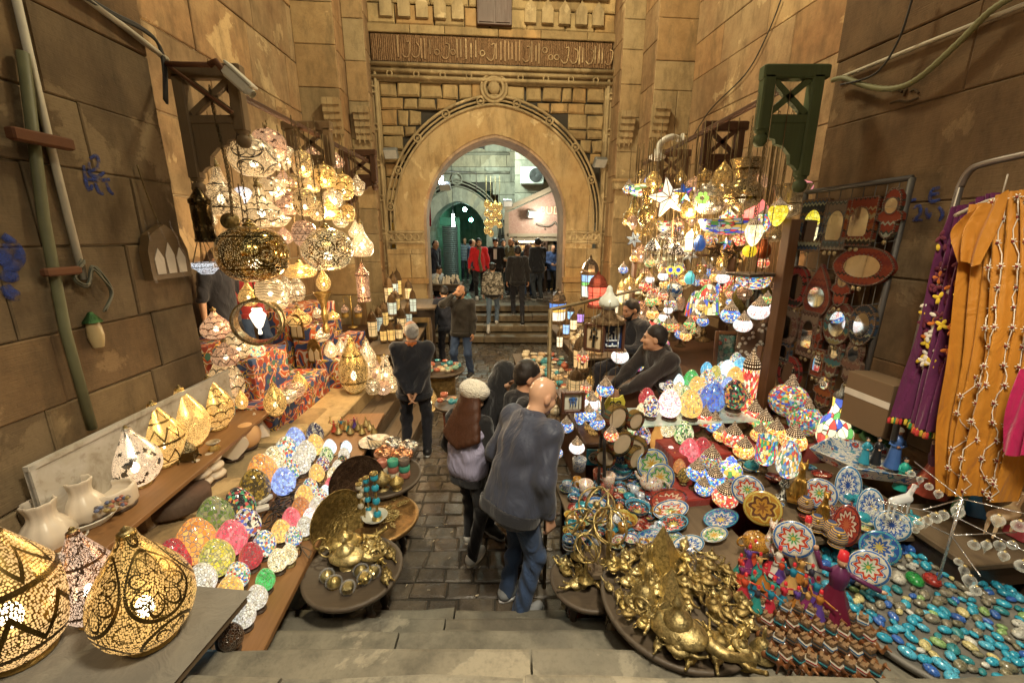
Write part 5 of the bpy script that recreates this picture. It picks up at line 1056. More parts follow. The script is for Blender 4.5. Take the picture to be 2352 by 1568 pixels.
for a in [
(1717,366,494,86,4.6,'mosque',pierced('engraved_brass',(.45,.31,.1),'scroll',1.6,(1,.66,.3),1.6,.18,dots=.3,dens=110),'big engraved brass mosque lamp on three chains in the right stall'),
(1821,425,500,80,4.35,'urn',pierced('engraved_brass2',(.40,.27,.08),'scroll',1.9,(1,.66,.3),1.8,.2,dots=.32,dens=110),'flaring brass urn lamp next to the green bracket'),
(1635,413,492,74,5.0,'globe',pz('scroll','s',2.,.9),'large pale globe lamp with a green flower window'),
(1665,368,457,46,4.9,'oval',pz('star','g',2.2,1.6,70),'oval golden honeycomb lantern left of the big mosque lamp'),
(1620,384,445,32,5.2,'cyl',pz('band','g',1.6),'golden cylinder lamp with a domed top'),
(1590,436,502,50,5.2,'onion',pz('scroll','g',2.6,1.1),'golden scroll lamp under the coloured glass star'),
(1457,450,513,44,6.2,'bell',pz('scale','g',1.4),'brass bell lamp at the left end of the right stall'),
(1494,432,533,50,5.8,'mosque',pierced('engraved_brass3',(.6,.42,.15),'star',1.1,(1,.66,.3),1.8,.2,dots=.3,dens=110),'brass mosque lamp with a bottom finial under the white Tiffany bowl'),
(1782,517,556,44,5.,'bowl',pz('scroll','b',1.4,1.2),'dark pierced brass bowl behind the yellow mosaic drop'),
(1741,437,505,56,5.4,'onion',panel('pink_glow',(.9,.22,.2),1.4),'glowing pink red glass lamp behind the big mosque lamp'),
(1850,413,442,36,4.9,'globe',panel('pale_pink',(.85,.3,.34),1.),'pink glass dome lamp right of the brass urn'),
(1557,494,522,32,5.4,'onion',pz('none','c',1.4),'small purple brown metal dome lamp'),
(1724,560,590,30,4.7,'globe',panel('yellow_ball',(.8,.6,.03),1.1),'small yellow glass ball with metal trees'),
(1756,548,594,34,5.,'vase',metal('red_copper',(.5,.14,.05),.2,.5),'red copper gourd vase hanging behind the cream drop'),
(1713,652,688,32,4.4,'globe',pz('scroll','c',1.6,1.3),'small copper ball lamp over the brass mirror'),
(1609,540,576,26,4.9,'vase',panel('blue_glass',(.04,.12,.42),.5),'deep blue glass jar lamp'),
(1586,622,652,24,4.9,'vase',panel('teal_glass',(.1,.5,.55),.9),'turquoise glass jar lamp near the owl lamp'),
(1480,470,500,26,6.4,'onion',pz('scale','b',1.6),'small shadowed brass lamp behind the brass mosque lamp'),
(1690,420,450,34,6.2,'globe',pz('scroll','c',1.6,1.2),'copper lamp glimpsed behind the honeycomb lantern'),
(1560,560,592,30,6.2,'globe',pz('none','s',2.6),'bright mesh lamp behind the silver domes'),
(1640,500,530,30,6.,'globe',pz('scale','g',2.2),'golden lamp behind the Tiffany bowl rim'),
(1610,600,632,30,5.9,'onion',pz('scroll','b',1.6,1.2),'dim brass lamp above the Tiffany shade'),
(1650,600,634,28,5.7,'onion',pz('scale','c',1.6),'dark copper lamp above the pink cylinder lamp'),
(1520,585,620,26,6.1,'globe',pz('star','s',2.6,1.2),'small pale lamp behind the glass drops')]:
    hangl(*a,group=RG,fine=a[4]<4.8)
m=MB(); p=YP(1613,455,4.72)
for k in range(6): m.ell((.045*math.cos(k*PI/3),-.0,.045*math.sin(k*PI/3)),(.024,.008,.024),8,6)
tag(ob('glass_flower',m,panel('lime_glass',(.45,.8,.15),1.2),None,p,(0,0,-.3)),'lime green glass flower window on the pale globe lamp','ornament')
# glass stars
def star(x,yc,w_,Y,cols,label,em=1.3,n=5,edge=CAPD,sol=None,group='star lanterns'):
    p=YP(x,yc,Y); r=w_*mpp(p)*.56; o=thing('star_lantern',label,'star lantern',p,R.uniform(-.5,.2),group,r)
    out=[];
    for k in range(2*n):
        a=PI/2+PI*k/n+.2; q=1. if k%2==0 else .42; out.append((q*math.cos(a),q*math.sin(a)))
    for i,c in enumerate(cols):
        m=MB()
        for k in range(2*n):
            if (k//2)%len(cols)==i:
                a,b=out[k],out[(k+1)%(2*n)]
                for s in(-1,1): m.add([(0,s*.3,0),(a[0],0,a[1]),(b[0],0,b[1])],[[0,1,2] if s<0 else [0,2,1]])
        ob('glass_panel',m,sol or panel('star_%d_%d_%d'%tuple(int(q*99) for q in c),c,em),o)
    m=MB()
    for k in range(2*n):
        a=out[k]; b=out[(k+1)%(2*n)]; m.tube([(a[0],0,a[1]),(b[0],0,b[1])],.022,5)
        for s in(-1,1): m.tube([(0,s*.31,0),(a[0],s*.01,a[1])],.02,5)
    m.tube([(0,0,.95),(0,0,(3.84-p.z)/r)],.012,5); ob('leading',m,edge,o)
star(1536,455,90,5.2,[(.85,.78,.62)],'large white paper star lantern with dark edges',1.5)
star(1570,444,50,5.0,[(.02,.12,.5),(.75,.42,.05),(.02,.42,.3),(.15,.05,.4)],'star lantern with blue, amber, green and purple glass',.8)
CS=pierced('copper_star',(.5,.3,.16),'scroll',1.8,(1,.6,.28),2.,dots=.4)
star(1641,570,46,5.,[(1,1,1)],'pierced copper star lantern, upper of two',sol=CS,edge=CHM); star(1685,578,50,4.8,[(1,1,1)],'pierced copper star lantern, lower of two',sol=CS,edge=CHM)
star(1670,560,32,5.2,[(.03,.3,.25),(.05,.1,.4),(.6,.06,.05)],'small star lantern with green, blue and red glass',.8); star(1456,550,36,6.,[(.4,.48,.5)],'silver grey star lantern at the left end of the stall',.7,6)
star(1585,585,40,5.6,[(.3,.35,.38)],'dull silver wire star lantern among the glass drops',.25,6)
# Tiffany bowls and mosaic drops
PROF['dish']=[(0,0),(.15,.02),(.32,.16),(.44,.42),(.5,.9),(.5,1.),(.46,.9),(.3,.3),(0,.1)]
for a in [(1671,503,540,122,4.8,'dish',MZ['tifdark'],'wide hanging Tiffany bowl of blue, red, green and amber panes'),(1485,426,453,84,6.,'dish',MZ['tif'],'wide white Tiffany bowl with orange flowers at the left end'),(1533,508,535,46,5.8,'dish',MZ['tif'],'small yellow and red Tiffany bowl behind the white star'),(1734,634,664,70,4.2,'dish',MZ['vivid'],'mosaic bowl hanging from a square dark plate'),(1676,474,508,40,5.4,'bell',MZ['tif'],'yellow flowered Tiffany dome under the pale globe'),(1698,538,564,32,5.2,'globe',MZ['red'],'red flowered glass lamp below the Tiffany bowl')]: hangl(*a,group=RG,cap=False,fine=False)
o=thing('hanging_plate','square dark wooden plate above the mosaic bowl','lamp plate',YP(1728,630,4.2),.3); ob('plate',MB().box((0,0,0),(.36,.3,.03),bev=.004),wood('dark_plate',(.06,.045,.03),(.03,.02,.015)),o)
def drop(x,yt,yb,w_,Y,mk,label):
    a,b=YP(x,yt,Y),YP(x,yb,Y); H=a.z-b.z; r2=w_*mpp(b); o=thing('mosaic_drop_lamp',label,'hanging lamp',(a.x,Y,b.z),R.uniform(0,6),'mosaic drop lamps',(r2,r2,H))
    ob('glass_shell',cm('dropshell',lambda:L(spl([(0,0),(.12,.03),(.3,.16),(.44,.34),(.5,.5),(.46,.64),(.36,.72)],3),24)),MZ[mk],o); ob('cap',cm('dropcap',lambda:L([(.38,.69),(.4,.73),(.33,.79),(.2,.85),(.12,.88),(.08,.94),(.04,1.),(0,1.)],18)),DC,o); chain(o,Vector((a.x,Y,a.z)),3.84,True,r2,H)
drop(1737,496,566,38,4.2,'cream','cream white mosaic drop lamp in front of the brass'); drop(1792,453,520,40,4.1,'yellow','bright yellow mosaic drop lamp beside the wooden post'); drop(1760,474,535,34,4.5,'vivid','many coloured mosaic drop lamp between cream and yellow ones')
for x,y,w_,Y,k,lb in[(1439,511,17,6.6,'orange','tiny orange mosaic ball lamp, left of two by the pilaster'),(1453,518,16,6.5,'green','tiny green mosaic ball lamp beside the orange one'),(1467,531,20,6.3,'pinkice','small pink ball lamp above the silver star'),(1677,725,43,4.,'blue','blue flowered mosaic ball lamp hanging over the seated man'),(1742,716,46,3.9,'pinkice','pale pink mosaic ball lamp hanging over the eggs'),(1706,747,40,3.8,'pinkice','speckled pink mosaic ball lamp, lowest over the eggs'),(1761,689,26,4.3,'green','small green and pink mosaic ball lamp by the frames'),(1432,620,22,6.,'blue','dark blue mosaic ball lamp by the gate pilaster'),(1493,605,24,5.4,'green','green mosaic dish lamp under the glass drops'),(1523,635,24,5.5,'pinkice','pale mosaic lamp left of the owl lamp'),(1570,648,20,5.2,'orange','small orange mosaic lamp right of the owl lamp')]: turk(x,y,w_,Y,k,lb,group='mosaic ball lamps hanging on the right')
# string of mosaic lamps near the sign pole
for x,y,w_,Y,k,lb in[(1424,819,40,3.6,'pinkice','pale pink mosaic lamp beside the framed signs'),(1390,895,40,2.95,'blue','blue and red mosaic lamp hanging right of the bald man'),(1360,928,38,2.9,'pinkice','white and pink flowered mosaic lamp near the bald head'),(1352,953,36,2.85,'blue','bright blue mosaic lamp third in the string'),(1372,972,36,2.85,'blue','white and blue mosaic lamp fourth in the string'),(1404,1000,34,2.8,'red','red mosaic lamp low beside the pole'),(1338,822,30,3.9,'red','red orange mosaic lamp under the dark lantern top'),(1345,892,26,3.3,'red','small red mosaic lamp half behind the string'),(1301,980,34,2.9,'blue','blue mosaic lamp beside the bald man chest'),(1325,1028,36,2.75,'pinkice','white mosaic lamp low by the blue tile'),(1278,1040,30,2.75,'blue','deep blue mosaic lamp behind the navy jacket')]: turk(x,y,w_,Y,k,lb,ztp=2.2 if Y<3.7 else 3.,group='mosaic lamps strung near the sign pole')
o=thing('lamp_rail','thin dark rail carrying the string of mosaic lamps','rail',(0,0,0)); m=MB(); m.tube([(.25,2.7,2.19),(1.15,3.75,2.19)],.012,6); m.tube([(.25,2.7,0),(.25,2.7,2.19)],.016,6); ob('rail',m,CHM,o)
# chandeliers with drops
def dropring(x,yt,yb,w_,Y,label,n=14,oval=1.):
    a=YP(x,yt,Y); b=YP(x,yb,Y); H=a.z-b.z; r=w_*mpp(a)/2; o=thing('drop_lamp',label,'hanging lamp',b,0,'lamps with glass drops'); ob('dome',L(spl([(r*.9,H*.5),(r,H*.55),(r*.95,H*.62),(r*.6,H*.8),(r*.2,H*.95),(0,H)],3),20,sx=oval),pierced('silver_dome',(.4,.35,.3),'scroll',1.6,(1,.75,.5),1.2,dots=.3),o)
    m=MB()
    for k in range(n):
        q=2*PI*k/n; X,Y_=r*.92*math.cos(q)*oval,r*.92*math.sin(q); m.tube([(X,Y_,H*.5),(X,Y_,H*.16)],.002,4); m.lathe([(0,0),(.009,.012),(.006,.03),(0,.05)],6,M=MT((X,Y_,H*.02)))
    ob('drops',m,glass('drop_glass',(.75,.8,.7),.05,.45),o); m=MB(); m.tube([(0,0,H),(0,0,3.84-b.z)],.005,5); ob('chain',m,CHM,o)
dropring(1496,545,606,36,5.,'silver dome lamp with glass drops, left of three'); dropring(1537,546,600,32,5.3,'silver dome lamp with glass drops, middle of three'); dropring(1550,556,614,36,4.8,'silver dome lamp with glass drops, nearest of three'); dropring(1537,526,575,60,5.6,'wide oval band chandelier with hanging glass drops',26,1.3)
# metal and glass lanterns
def lantern(x,yb,yt,w_,z,col,label,metalm=None,n=8,group='metal lanterns with glass panes',em=1.3,cols=None,hang=None,Y=None):
    if Y: b=YP(x,yb,Y)
    else: b=G(x,yb,z)
    H=YP(x,yt,b.y).z-b.z; r=w_*mpp(b+Vector((0,0,H*.4))); o=thing('lantern',label,'lantern',b,R.uniform(0,.8),group,(r,r,H)); mm=metalm or CAPD
    cols=cols or [col]
    bands=[(.1,.58)] if len(cols)==1 else [(.1,.34),(.34,.42),(.42,.58)]
    for i,(z0,z1) in enumerate(bands):
        m=MB(); r0=.42+.06*z0/.6; r1=.42+.06*z1/.6; m.lathe([(r0,z0),(r1,z1)],n,sm=False); c=cols[i%len(cols)]; ob('glass_pane',m,panel('pane_%d_%d_%d_%d'%(*[int(q*99) for q in c],em*10),c,em),o)
    def fr():
        m=MB(); m.lathe([(0,0),(.5,0),(.5,.05),(.42,.1),(.4,.1)],n,sm=False); m.lathe([(.49,.57),(.52,.58),(.52,.62),(.46,.64)],n,sm=False)
        for k in range(n):
            a=2*PI*k/n; m.tube([(.43*math.cos(a),.43*math.sin(a),.08),(.485*math.cos(a),.485*math.sin(a),.6)],.02,4)
        for zz in(.34,.42): m.lathe([(.462,zz-.008),(.47,zz),(.462,zz+.008)],n,sm=False)
        return m
    ob('frame',cm('lanternframe%d'%n,fr),mm,o)
    ob('dome',cm('lanterndome%d'%n,lambda:L([(.46,.62),(.44,.7),(.36,.8),(.22,.87),(.12,.9),(.06,.92),(.08,.94),(.05,.965),(.02,1.),(0,1.)],n,sm=False)),pierced('dome_pierced',(.14,.09,.05),'scroll',.8,(1,.7,.4),2.4,dots=.35) if metalm is None else metalm,o)
    return o
RED=(.8,.12,.08); WHT=(.85,.8,.66); BLU=(.15,.3,.7); AMB=(.85,.55,.16); CYA=(.4,.7,.75)
RSTm=metal('red_metal',(.2,.05,.035),.5,.5)
lantern(1353,690,585,44,1.5,WHT,'tall dark lantern with white, green and blue panes on the right pier stand',cols=[(.75,.85,.8),(.15,.5,.15),(.2,.4,.8)],em=1.1)
lantern(1371,706,622,46,1.4,RED,'red paned lantern with a rusty dome in front of the tall one',RSTm,em=1.2)
lantern(1280,742,660,40,1.0,WHT,'blue and amber paned lantern at the lane edge',cols=[WHT,(.8,.5,.1),(.1,.25,.7)],em=1.2)
lantern(1497,697,628,31,1.55,(.9,.72,.4),'cream paned brass lantern on a foot in the middle of the stall',CAPM,em=1.3)
for i,(x,yb,yt,w_,c,lb) in enumerate([(1425,700,640,20,(.85,.7,.4),'cream lantern, leftmost of the brass row'),(1436,690,640,20,(.9,.7,.35),'cream lantern second in the brass row'),(1447,684,620,20,(.85,.6,.3),'amber lantern with gold dome third in the brass row'),(1462,680,612,22,(.88,.72,.42),'cream lantern fourth in the brass row'),(1480,684,620,20,(.85,.62,.3),'amber lantern fifth in the brass row'),(1430,640,596,18,CYA,'pale blue lantern above the brass row'),(1447,618,570,16,AMB,'amber box lantern hanging by the pilaster'),(1456,607,573,14,(.1,.5,.3),'tiny lantern with green and red jewels'),(1470,715,674,21,(.5,.12,.8),'purple glowing lantern behind the first seated man'),(1412,722,680,18,(.85,.75,.5),'little white lantern beside the first seated man')]): lantern(x,yb,yt,w_,1.55,c,lb,CAPM,6,em=1.4,group='small brass lanterns on the right')
lantern(1584,578,526,30,1,(.85,.85,.82),'white paned square lantern with a copper roof',CAPM,4,Y=5.)
for i,(x,yb,yt,c,lb) in enumerate([(1285,800,752,(.8,.7,.45),'cream little lantern at the back of the alabaster stand'),(1300,770,726,(.3,.5,.8),'blue little lantern in the lane row'),(1317,760,715,(.85,.7,.4),'warm little lantern in the lane row'),(1333,742,705,(.4,.25,.75),'violet little lantern in the lane row'),(1311,735,700,(.25,.5,.8),'pale blue lantern near the right gate foot'),(1345,790,745,(.85,.72,.45),'small lit lantern under the sign'),(1330,812,770,(.85,.65,.3),'amber lit lantern under the dark roof')]): lantern(x,yb,yt,17,1.05,c,lb,CAPD,6,em=1.6,group='little lanterns along the right side of the lane')
for x,yb,yt,w_,lb in[(1333,850,765,40,'dark bronze lantern top with drops left of the sign box'),(1322,905,842,38,'dark bronze lantern lower left by the bald head')]: lantern(x,yb,yt,w_,1.1,(.8,.55,.25),lb,CAPD,8,em=.7)
lantern(1275,1010,955,34,.75,(.85,.6,.2),'glowing yellow lantern behind the bald man jacket',CAPD,6,em=1.6)
# mosaic cylinder lamps, Tiffany shades, owl
def shadelamp(x,yb,yt,w_,z,prof,mat,label,stemf=.4,name='table_lamp'):
    b=G(x,yb,z); H=YP(x,yt,b.y).z-z; r=w_*mpp(b+Vector((0,0,H*.6))); o=thing(name,label,'table lamp',b,R.uniform(0,6),None,(r,r,H)); m=L(spl([(a,stemf+(1-stemf)*c) for a,c in prof],3),26); ob('shade',m,mat,o)
    if stemf>0: ob('stand',L(spl([(.3,0),(.28,.03),(.1,.08),(.14,.14),(.07,.2),(.1,stemf*.7),(.05,stemf),(.04,stemf+.1)],2),16),metal('bronze_stand',(.2,.13,.06),.4),o)
    return o
SHD=[(.5,0),(.49,.1),(.44,.4),(.34,.7),(.2,.92),(.08,1.),(0,1.)]
shadelamp(1614,782,653,58,1.2,SHD,MZ['tif'],'Tiffany table lamp with green leaves and blue and red tulips',.5)
shadelamp(1590,770,668,44,1.2,SHD,MZ['tif'],'second Tiffany shade half behind the first one',.45)
shadelamp(1499,790,722,40,1.15,SHD,MZ['tif'],'small yellow and blue Tiffany dome lamp beside the seated man',.35)
shadelamp(1667,684,630,32,1.75,[(.5,0),(.5,.95),(.46,1.),(.3,1.)],MZ['red'],'pink and green mosaic cylinder lamp',.02); shadelamp(1645,682,630,24,1.75,[(.5,0),(.5,.95),(.46,1.),(.3,1.)],MZ['blue'],'white and blue mosaic cylinder lamp',.02)
shadelamp(1549,650,603,42,1.95,[(.1,0),(.3,.15),(.48,.5),(.5,.75),(.4,.95),(.2,1.)],MZ['tif'],'owl faced Tiffany lamp with two big eye discs',0.)
p=YP(1549,622,4.9)
for s in(-1,1):
    o=thing('owl_eye','%s blue and yellow eye disc of the owl lamp'%('left' if s<0 else 'right'),'ornament',YP(1549+9*s,620,4.55)); m=MB(); m.lathe([(0,.01),(.02,.01),(.024,0)],14,M=MR(PI/2,4,'X')); ob('pupil',m,panel('eye_blue',(.04,.1,.6),1.2),o); m=MB(); m.lathe([(.024,.0),(.045,-.005),(.045,.01)],14,M=MR(PI/2,4,'X')); ob('rim',m,panel('eye_yellow',(.85,.65,.1),1.3),o)
BWH=glaze('bluewhite',(.6,.66,.66),((.03,.1,.32),(.05,.25,.4),(.02,.06,.2)),12)
alab(1545,712,1.72,'blue and white painted vase under the owl lamp',[(0,0),(.6,0),(.4,.3),(.3,.45),(.8,.62),(1.,.78),(.9,.95),(.6,1.),(0,1.)],.34,.1,mat=BWH,cat='vase',name='painted_vase',base=False)
for x,y,w_,z,k,lb in[(1525,730,26,1.5,'red','red mosaic lamp on a curved arm behind the seated man'),(1545,751,30,1.4,'red','red orange mosaic lamp over the seated man head'),(1564,768,28,1.3,'blue','blue and white mosaic lamp tilted over the seated man'),(1463,840,32,1.2,'vivid','Tiffany ball lamp on the floor between the two sellers'),(1496,809,28,1.3,'red','red flowered mosaic lamp beside the seated man hand'),(1451,773,28,1.4,'green','green and yellow mosaic lamp by the first seated man')]: turk(x,y,w_,0,k,lb,False,z=z,group='mosaic table lamps of the right stall')
# mosaic lamps on the red stand
MG='mosaic table lamps on the red stepped stand'
for x,y,w_,z,k,lb in[(1618,963,42,1.02,'red','red flowered mosaic table lamp left of the blue one, top step'),(1640,976,42,.98,'blue','blue and orange mosaic table lamp on the top step'),(1657,1000,36,.92,'orange','dark orange mosaic table lamp behind the middle one'),(1683,1007,50,.95,'red','pink and blue mosaic table lamp in the middle of the stand'),(1708,1035,46,.9,'orange','golden orange mosaic table lamp right of the middle one'),(1633,1058,50,.85,'stripe','striped zigzag mosaic table lamp beside the red eggs'),(1600,1086,46,.8,'blue','red and blue mosaic table lamp, low at the left of the stand'),(1641,1103,48,.78,'blue','blue sunflower mosaic table lamp, low'),(1616,1122,40,.72,'blue','blue white mosaic table lamp, lowest of the stand'),(1701,925,56,1.1,'red','big red mosaic table lamp with a yellow flower'),(1731,955,48,1.02,'red','red mosaic table lamp right of the biggest red one'),(1754,975,48,.98,'green','green and orange mosaic table lamp'),(1780,995,46,.95,'orange','orange mosaic table lamp by the ribbed ones'),(1745,1000,40,.92,'orange','orange white mosaic table lamp behind the goblet'),(1822,1014,56,.9,'orange','glowing orange mosaic table lamp under the bottle lamp'),(1762,1040,38,.85,'pinkice','pink mosaic table lamp behind the egg goblet'),(1665,1143,56,.72,'red','red white and blue mosaic lamp with a metal frame'),(1730,1078,38,.76,'blue','blue mosaic table lamp behind the metal holder')]: turk(x,y,w_,0,k,lb,False,z=z,group=MG)
def ribl(x,y,w_,z,label):
    p=G(x,y,z); r=w_*mpp(p); o=thing('ribbed_lamp',label,'table lamp',p,0,'ribbed striped mosaic lamps',r); m=MB(); ob('globe',L(spl([(.2,-.4),(.4,-.26),(.5,-.05),(.48,.15),(.36,.36),(.2,.46),(.14,.5)],4),36,flute=.02,fk=18),MZ['stripe'],o); ob('cap',L([(.16,.48),(.17,.53),(.12,.6),(.07,.66),(.09,.7),(.03,.8),(0,.82)],16),DC,o); ob('foot',L([(.22,-.39),(.12,-.46),(.3,-.54),(.32,-.58),(0,-.58)],18),CAPD,o)
ribl(1812,922,82,1.15,'largest dark lamp striped with rows of coloured diamonds'); ribl(1850,968,72,1.02,'second dark lamp striped with rows of coloured diamonds')
o=thing('bottle_lamp','tall bottle shaped stained glass lamp with red flowers near the mirrors','table lamp',G(1909,1030,.85),0,None,(72*.0037,72*.0037,.56)); ob('glass_body',L(spl([(.3,.02),(.45,.12),(.5,.28),(.42,.45),(.26,.58),(.2,.7),(.22,.84),(.2,.86)],4),28),MZ['tif'],o); ob('cap',L([(.22,.85),(.24,.88),(.16,.94),(.08,.97),(.07,1.06),(0,1.09)],16),metal('pewter',(.25,.25,.23),.35),o); ob('foot',L([(0,0),(.42,0),(.4,.03),(.28,.04)],20),CAPD,o)
turk(1968,962,82,0,'vivid','large oval mosaic lamp with blue, red and white tiles beside the bottle lamp',False,.78,z=1.05)
# teapot lamp, goblets
o=thing('teapot_lamp','teapot shaped mosaic lamp in blue and white with red flowers','table lamp',G(1677,1078,.85),.4,None,54*.0034); ob('body',L(spl([(.2,-.4),(.44,-.2),(.5,.0),(.4,.22),(.22,.34)],3),26),MZ['tif'],o); ob('lid',L(spl([(.24,.33),(.2,.5),(.12,.56),(.05,.66),(0,.68)],2),16),MZ['blue'],o); ob('spout',MB().tube(curve3([(-.42,0,-.05),(-.6,0,.12),(-.66,0,.42)],5),[.1,.09,.085,.08,.075,.07,.065,.06,.055,.05,.05],8),MZ['blue'],o); ob('handle',MB().torus(.24,.03,18,6,MT((.5,0,.05))),CAPD,o); ob('foot',L([(.2,-.39),(.32,-.46),(0,-.46)],18),CAPD,o)
def goblet(x,yb,yt,w_,z,mk,label,dark=True):
    b=G(x,yb,z); H=YP(x,yt,b.y).z-z; r=w_*mpp(b); o=thing('goblet_lamp',label,'table lamp',b,0,None,(r,r,H)); ob('cup',L(spl([(.2,.42),(.42,.52),(.5,.68),(.44,.86),(.46,1.),(.42,.98)] if mk!='egg' else [(.2,.42),(.42,.5),(.5,.64),(.4,.84),(.2,.97),(0,1.)],3),24),MZ['vivid'] if mk!='egg' else eggmat('multi'),o); ob('stem',L(spl([(.42,0),(.4,.04),(.16,.1),(.12,.22),(.22,.28),(.14,.36),(.28,.43)],2),18),CAPD if dark else glaze('black_white',(.015,.015,.015),((.7,.68,.6),(.6,.58,.5)),10),o)
goblet(1748,1108,1004,46,.78,'v','mosaic goblet lamp with zigzag rim on a dark stem'); goblet(1795,1150,1012,50,.75,'egg','egg shaped mosaic lamp on a black and white painted stem',False)
# eggs of the right stall
EG='glowing mosaic eggs of the right stall'
for x,y,w_,z,k,lb in[(1540,927,52,1.05,'speck','big speckled cream egg on the glass shelf'),(1588,927,52,1.05,'amber','big speckled amber egg on the glass shelf'),(1636,911,56,1.05,'deepblue','big blue mosaic egg on the glass shelf'),(1688,906,54,1.1,'floral','black egg with coloured dots beside the blue one'),(1486,913,38,1.05,'red','red crackled egg at the left end of the glass shelf'),(1496,932,40,1.05,'mix','cream egg with black and gold tiles at the left of the shelf'),(1474,939,24,1.05,'cream','small cream egg at the left edge of the shelf'),
(1527,877,28,1.12,'white','small pinkish white egg near the seated man knees'),(1537,889,27,1.12,'mix','small banded egg near the seated man knees'),(1558,875,28,1.15,'ice','small icy blue egg beside the seated man arm'),(1588,870,34,1.15,'vivid','green mosaic egg below the seated man elbow'),(1576,899,26,1.12,'gmix','small green egg between the big speckled ones'),(1560,893,28,1.12,'cream','small cream egg behind the speckled cream one'),(1602,885,34,1.15,'amber','peach egg behind the amber one'),(1626,868,34,1.18,'multi','many coloured egg behind the blue one'),(1624,848,27,1.22,'sky','small striped turquoise egg at the back'),(1643,858,30,1.2,'yellow','yellow egg at the back'),(1659,846,26,1.25,'multi','small many coloured egg at the far back'),(1672,851,38,1.22,'ice','pale blue white egg at the back'),(1688,864,36,1.2,'amber','amber mosaic egg behind the black dotted one'),(1700,843,36,1.25,'sky','sky blue egg at the back by the red cylinder lamp'),(1657,876,27,1.18,'multi','small speckled egg between blue and black ones'),(1671,882,28,1.18,'blue','small periwinkle egg beside the black dotted one'),(1613,905,28,1.1,'multi','small confetti egg between amber and blue ones'),(1692,828,30,1.28,'multi','topmost cream confetti egg at the back'),
(1457,951,22,.85,'amber','small amber egg below the glass shelf'),(1460,968,24,.85,'orange','small orange egg below the glass shelf'),(1453,991,34,.8,'gmix','mint green egg under the glass shelf'),(1475,999,40,.8,'mix','black and cream tiled egg under the glass shelf'),(1571,993,44,.82,'gmix','yellow green tiled egg under the glass shelf'),(1532,982,34,.82,'cream','cream egg glowing under the glass shelf'),(1585,1036,46,.72,'pink','tall salmon pink egg among the red lamps'),(1614,1030,44,.74,'red','tall red crackled egg beside the salmon one'),(1540,1039,26,.7,'speck','small pink white egg left of the salmon one'),(1549,1054,26,.69,'orange','small orange egg below the pink white one'),(1561,1070,28,.68,'rust','rust orange egg at the end of the red cloth'),(1571,1089,27,.67,'brown','unlit brown crackled egg at the end of the red cloth')]: egg(x,y,w_,k,lb,z,EG)
for lb,pp,dd,rz,mt in(('stepped stand draped in dark red cloth, upper step',(2.05,3.75,.42),(1.5,.9,.84),.14,cloth('red_drape',(.28,.03,.02))),('stepped stand draped in dark red cloth, lower step',(1.75,3.2,.33),(1.3,.55,.66),.14,cloth('red_drape',(.28,.03,.02))),('dark wooden back stand behind the glowing eggs',(1.9,4.35,.56),(1.7,.5,1.12),.1,WR)):
    o=thing('display_stand',lb,'stand',(pp[0],pp[1],0),rz); ob('covering',MB().box((0,0,pp[2]),dd,bev=.01),mt,o)
o=thing('glass_shelf','thin glass shelf carrying the big speckled eggs','shelf',(1.6,3.62,1.04),.1); ob('glass_pane',MB().box((0,0,0),(1.2,.4,.012),bev=.002),glass('shelf_glass',(.8,.92,.88),.02,.15),o); ob('bracket',MB().box((0,.18,-.5),(1.1,.04,1.)),WR,o)
alab(1506,1033,.7,'orange alabaster vase lamp below the glass shelf',V_,.28,.06,mat=panel('alabaster_glow',(.75,.36,.1),.5,.4),cat='vase lamp',name='vase_lamp')
o=thing('cylinder_lamp','tall white and red mosaic cylinder lamp with a dark domed cap','table lamp',G(1716,915,1.1),0,None,(.15,.15,.5)); ob('globe',L([(.5,.05),(.5,.62),(.45,.66)],24),MZ['red'],o); ob('cap',L([(.52,.62),(.5,.74),(.34,.84),(.16,.9),(.06,1.),(0,1.02)],18),DC,o); ob('foot',L([(.6,0),(.55,.05),(0,.05)],18),CAPD,o)
# brass mirror disc, framed pictures, inlaid table, magnets
o=thing('brass_mirror','round engraved brass mirror hanging above the eggs','mirror',YP(1728,684,4.6),-.2); m=MB(); m.lathe([(.1,-.02),(.12,-.03),(.19,-.02),(.2,0),(.1,0)],32,M=MR(PI/2,4,'X')); ob('rim',m,metal('engraved_rim',(.45,.38,.12),.35,.4,40),o); ob('glass_pane',L([(0,0),(.11,0)],28,M=MT((0,-.005,0))@MR(PI/2,4,'X')),plain('mirror_glass',(.75,.8,.82),.04,1.,.02,4,0.),o)
FRW=wood('frame_wood',(.20,.09,.035),(.1,.045,.02),.4,2,3.,.2)
def framed(p,w_,h,rz,tilt,mat,label,b=.04,cat='picture',fm=None,name='framed_picture'):
    o=thing(name,label,cat,p,(tilt,0,rz)); m=MB()
    for s in(-1,1): m.box((s*(w_/2+b/2),0,h/2),(b,.04,h+2*b),bev=.006); m.box((0,0,h/2+s*(h/2+b/2)),(w_,.038,b),bev=.006)
    ob('frame',m,fm or FRW,o); ob('picture',MB().box((0,.008,h/2),(w_,.012,h)),mat,o); return o
TILE=glaze('tile_garden',(.08,.14,.12),((.3,.32,.25),(.35,.06,.05),(.1,.25,.2),(.25,.25,.2)),16,.5,.4)
framed(G(1672,852,1.15),.26,.42,-.15,-.12,TILE,'wooden framed dark green tile picture of a flowering bush behind the seated man')
for x,y,z,w_,h,rz,lb in((1770,920,1.,.3,.5,-.75,'big brown wooden frame leaning by the red cylinder lamp'),(1765,660,1.7,.22,.46,-.85,'wooden frame seen edge on above the mosaic bowl'),(1775,800,1.35,.2,.4,-.9,'black framed picture leaning beside the mirrors')): framed(G(x,y,z),w_,h,rz,-.1,plain('frame_back',(.25,.15,.06),.7),lb,.05)
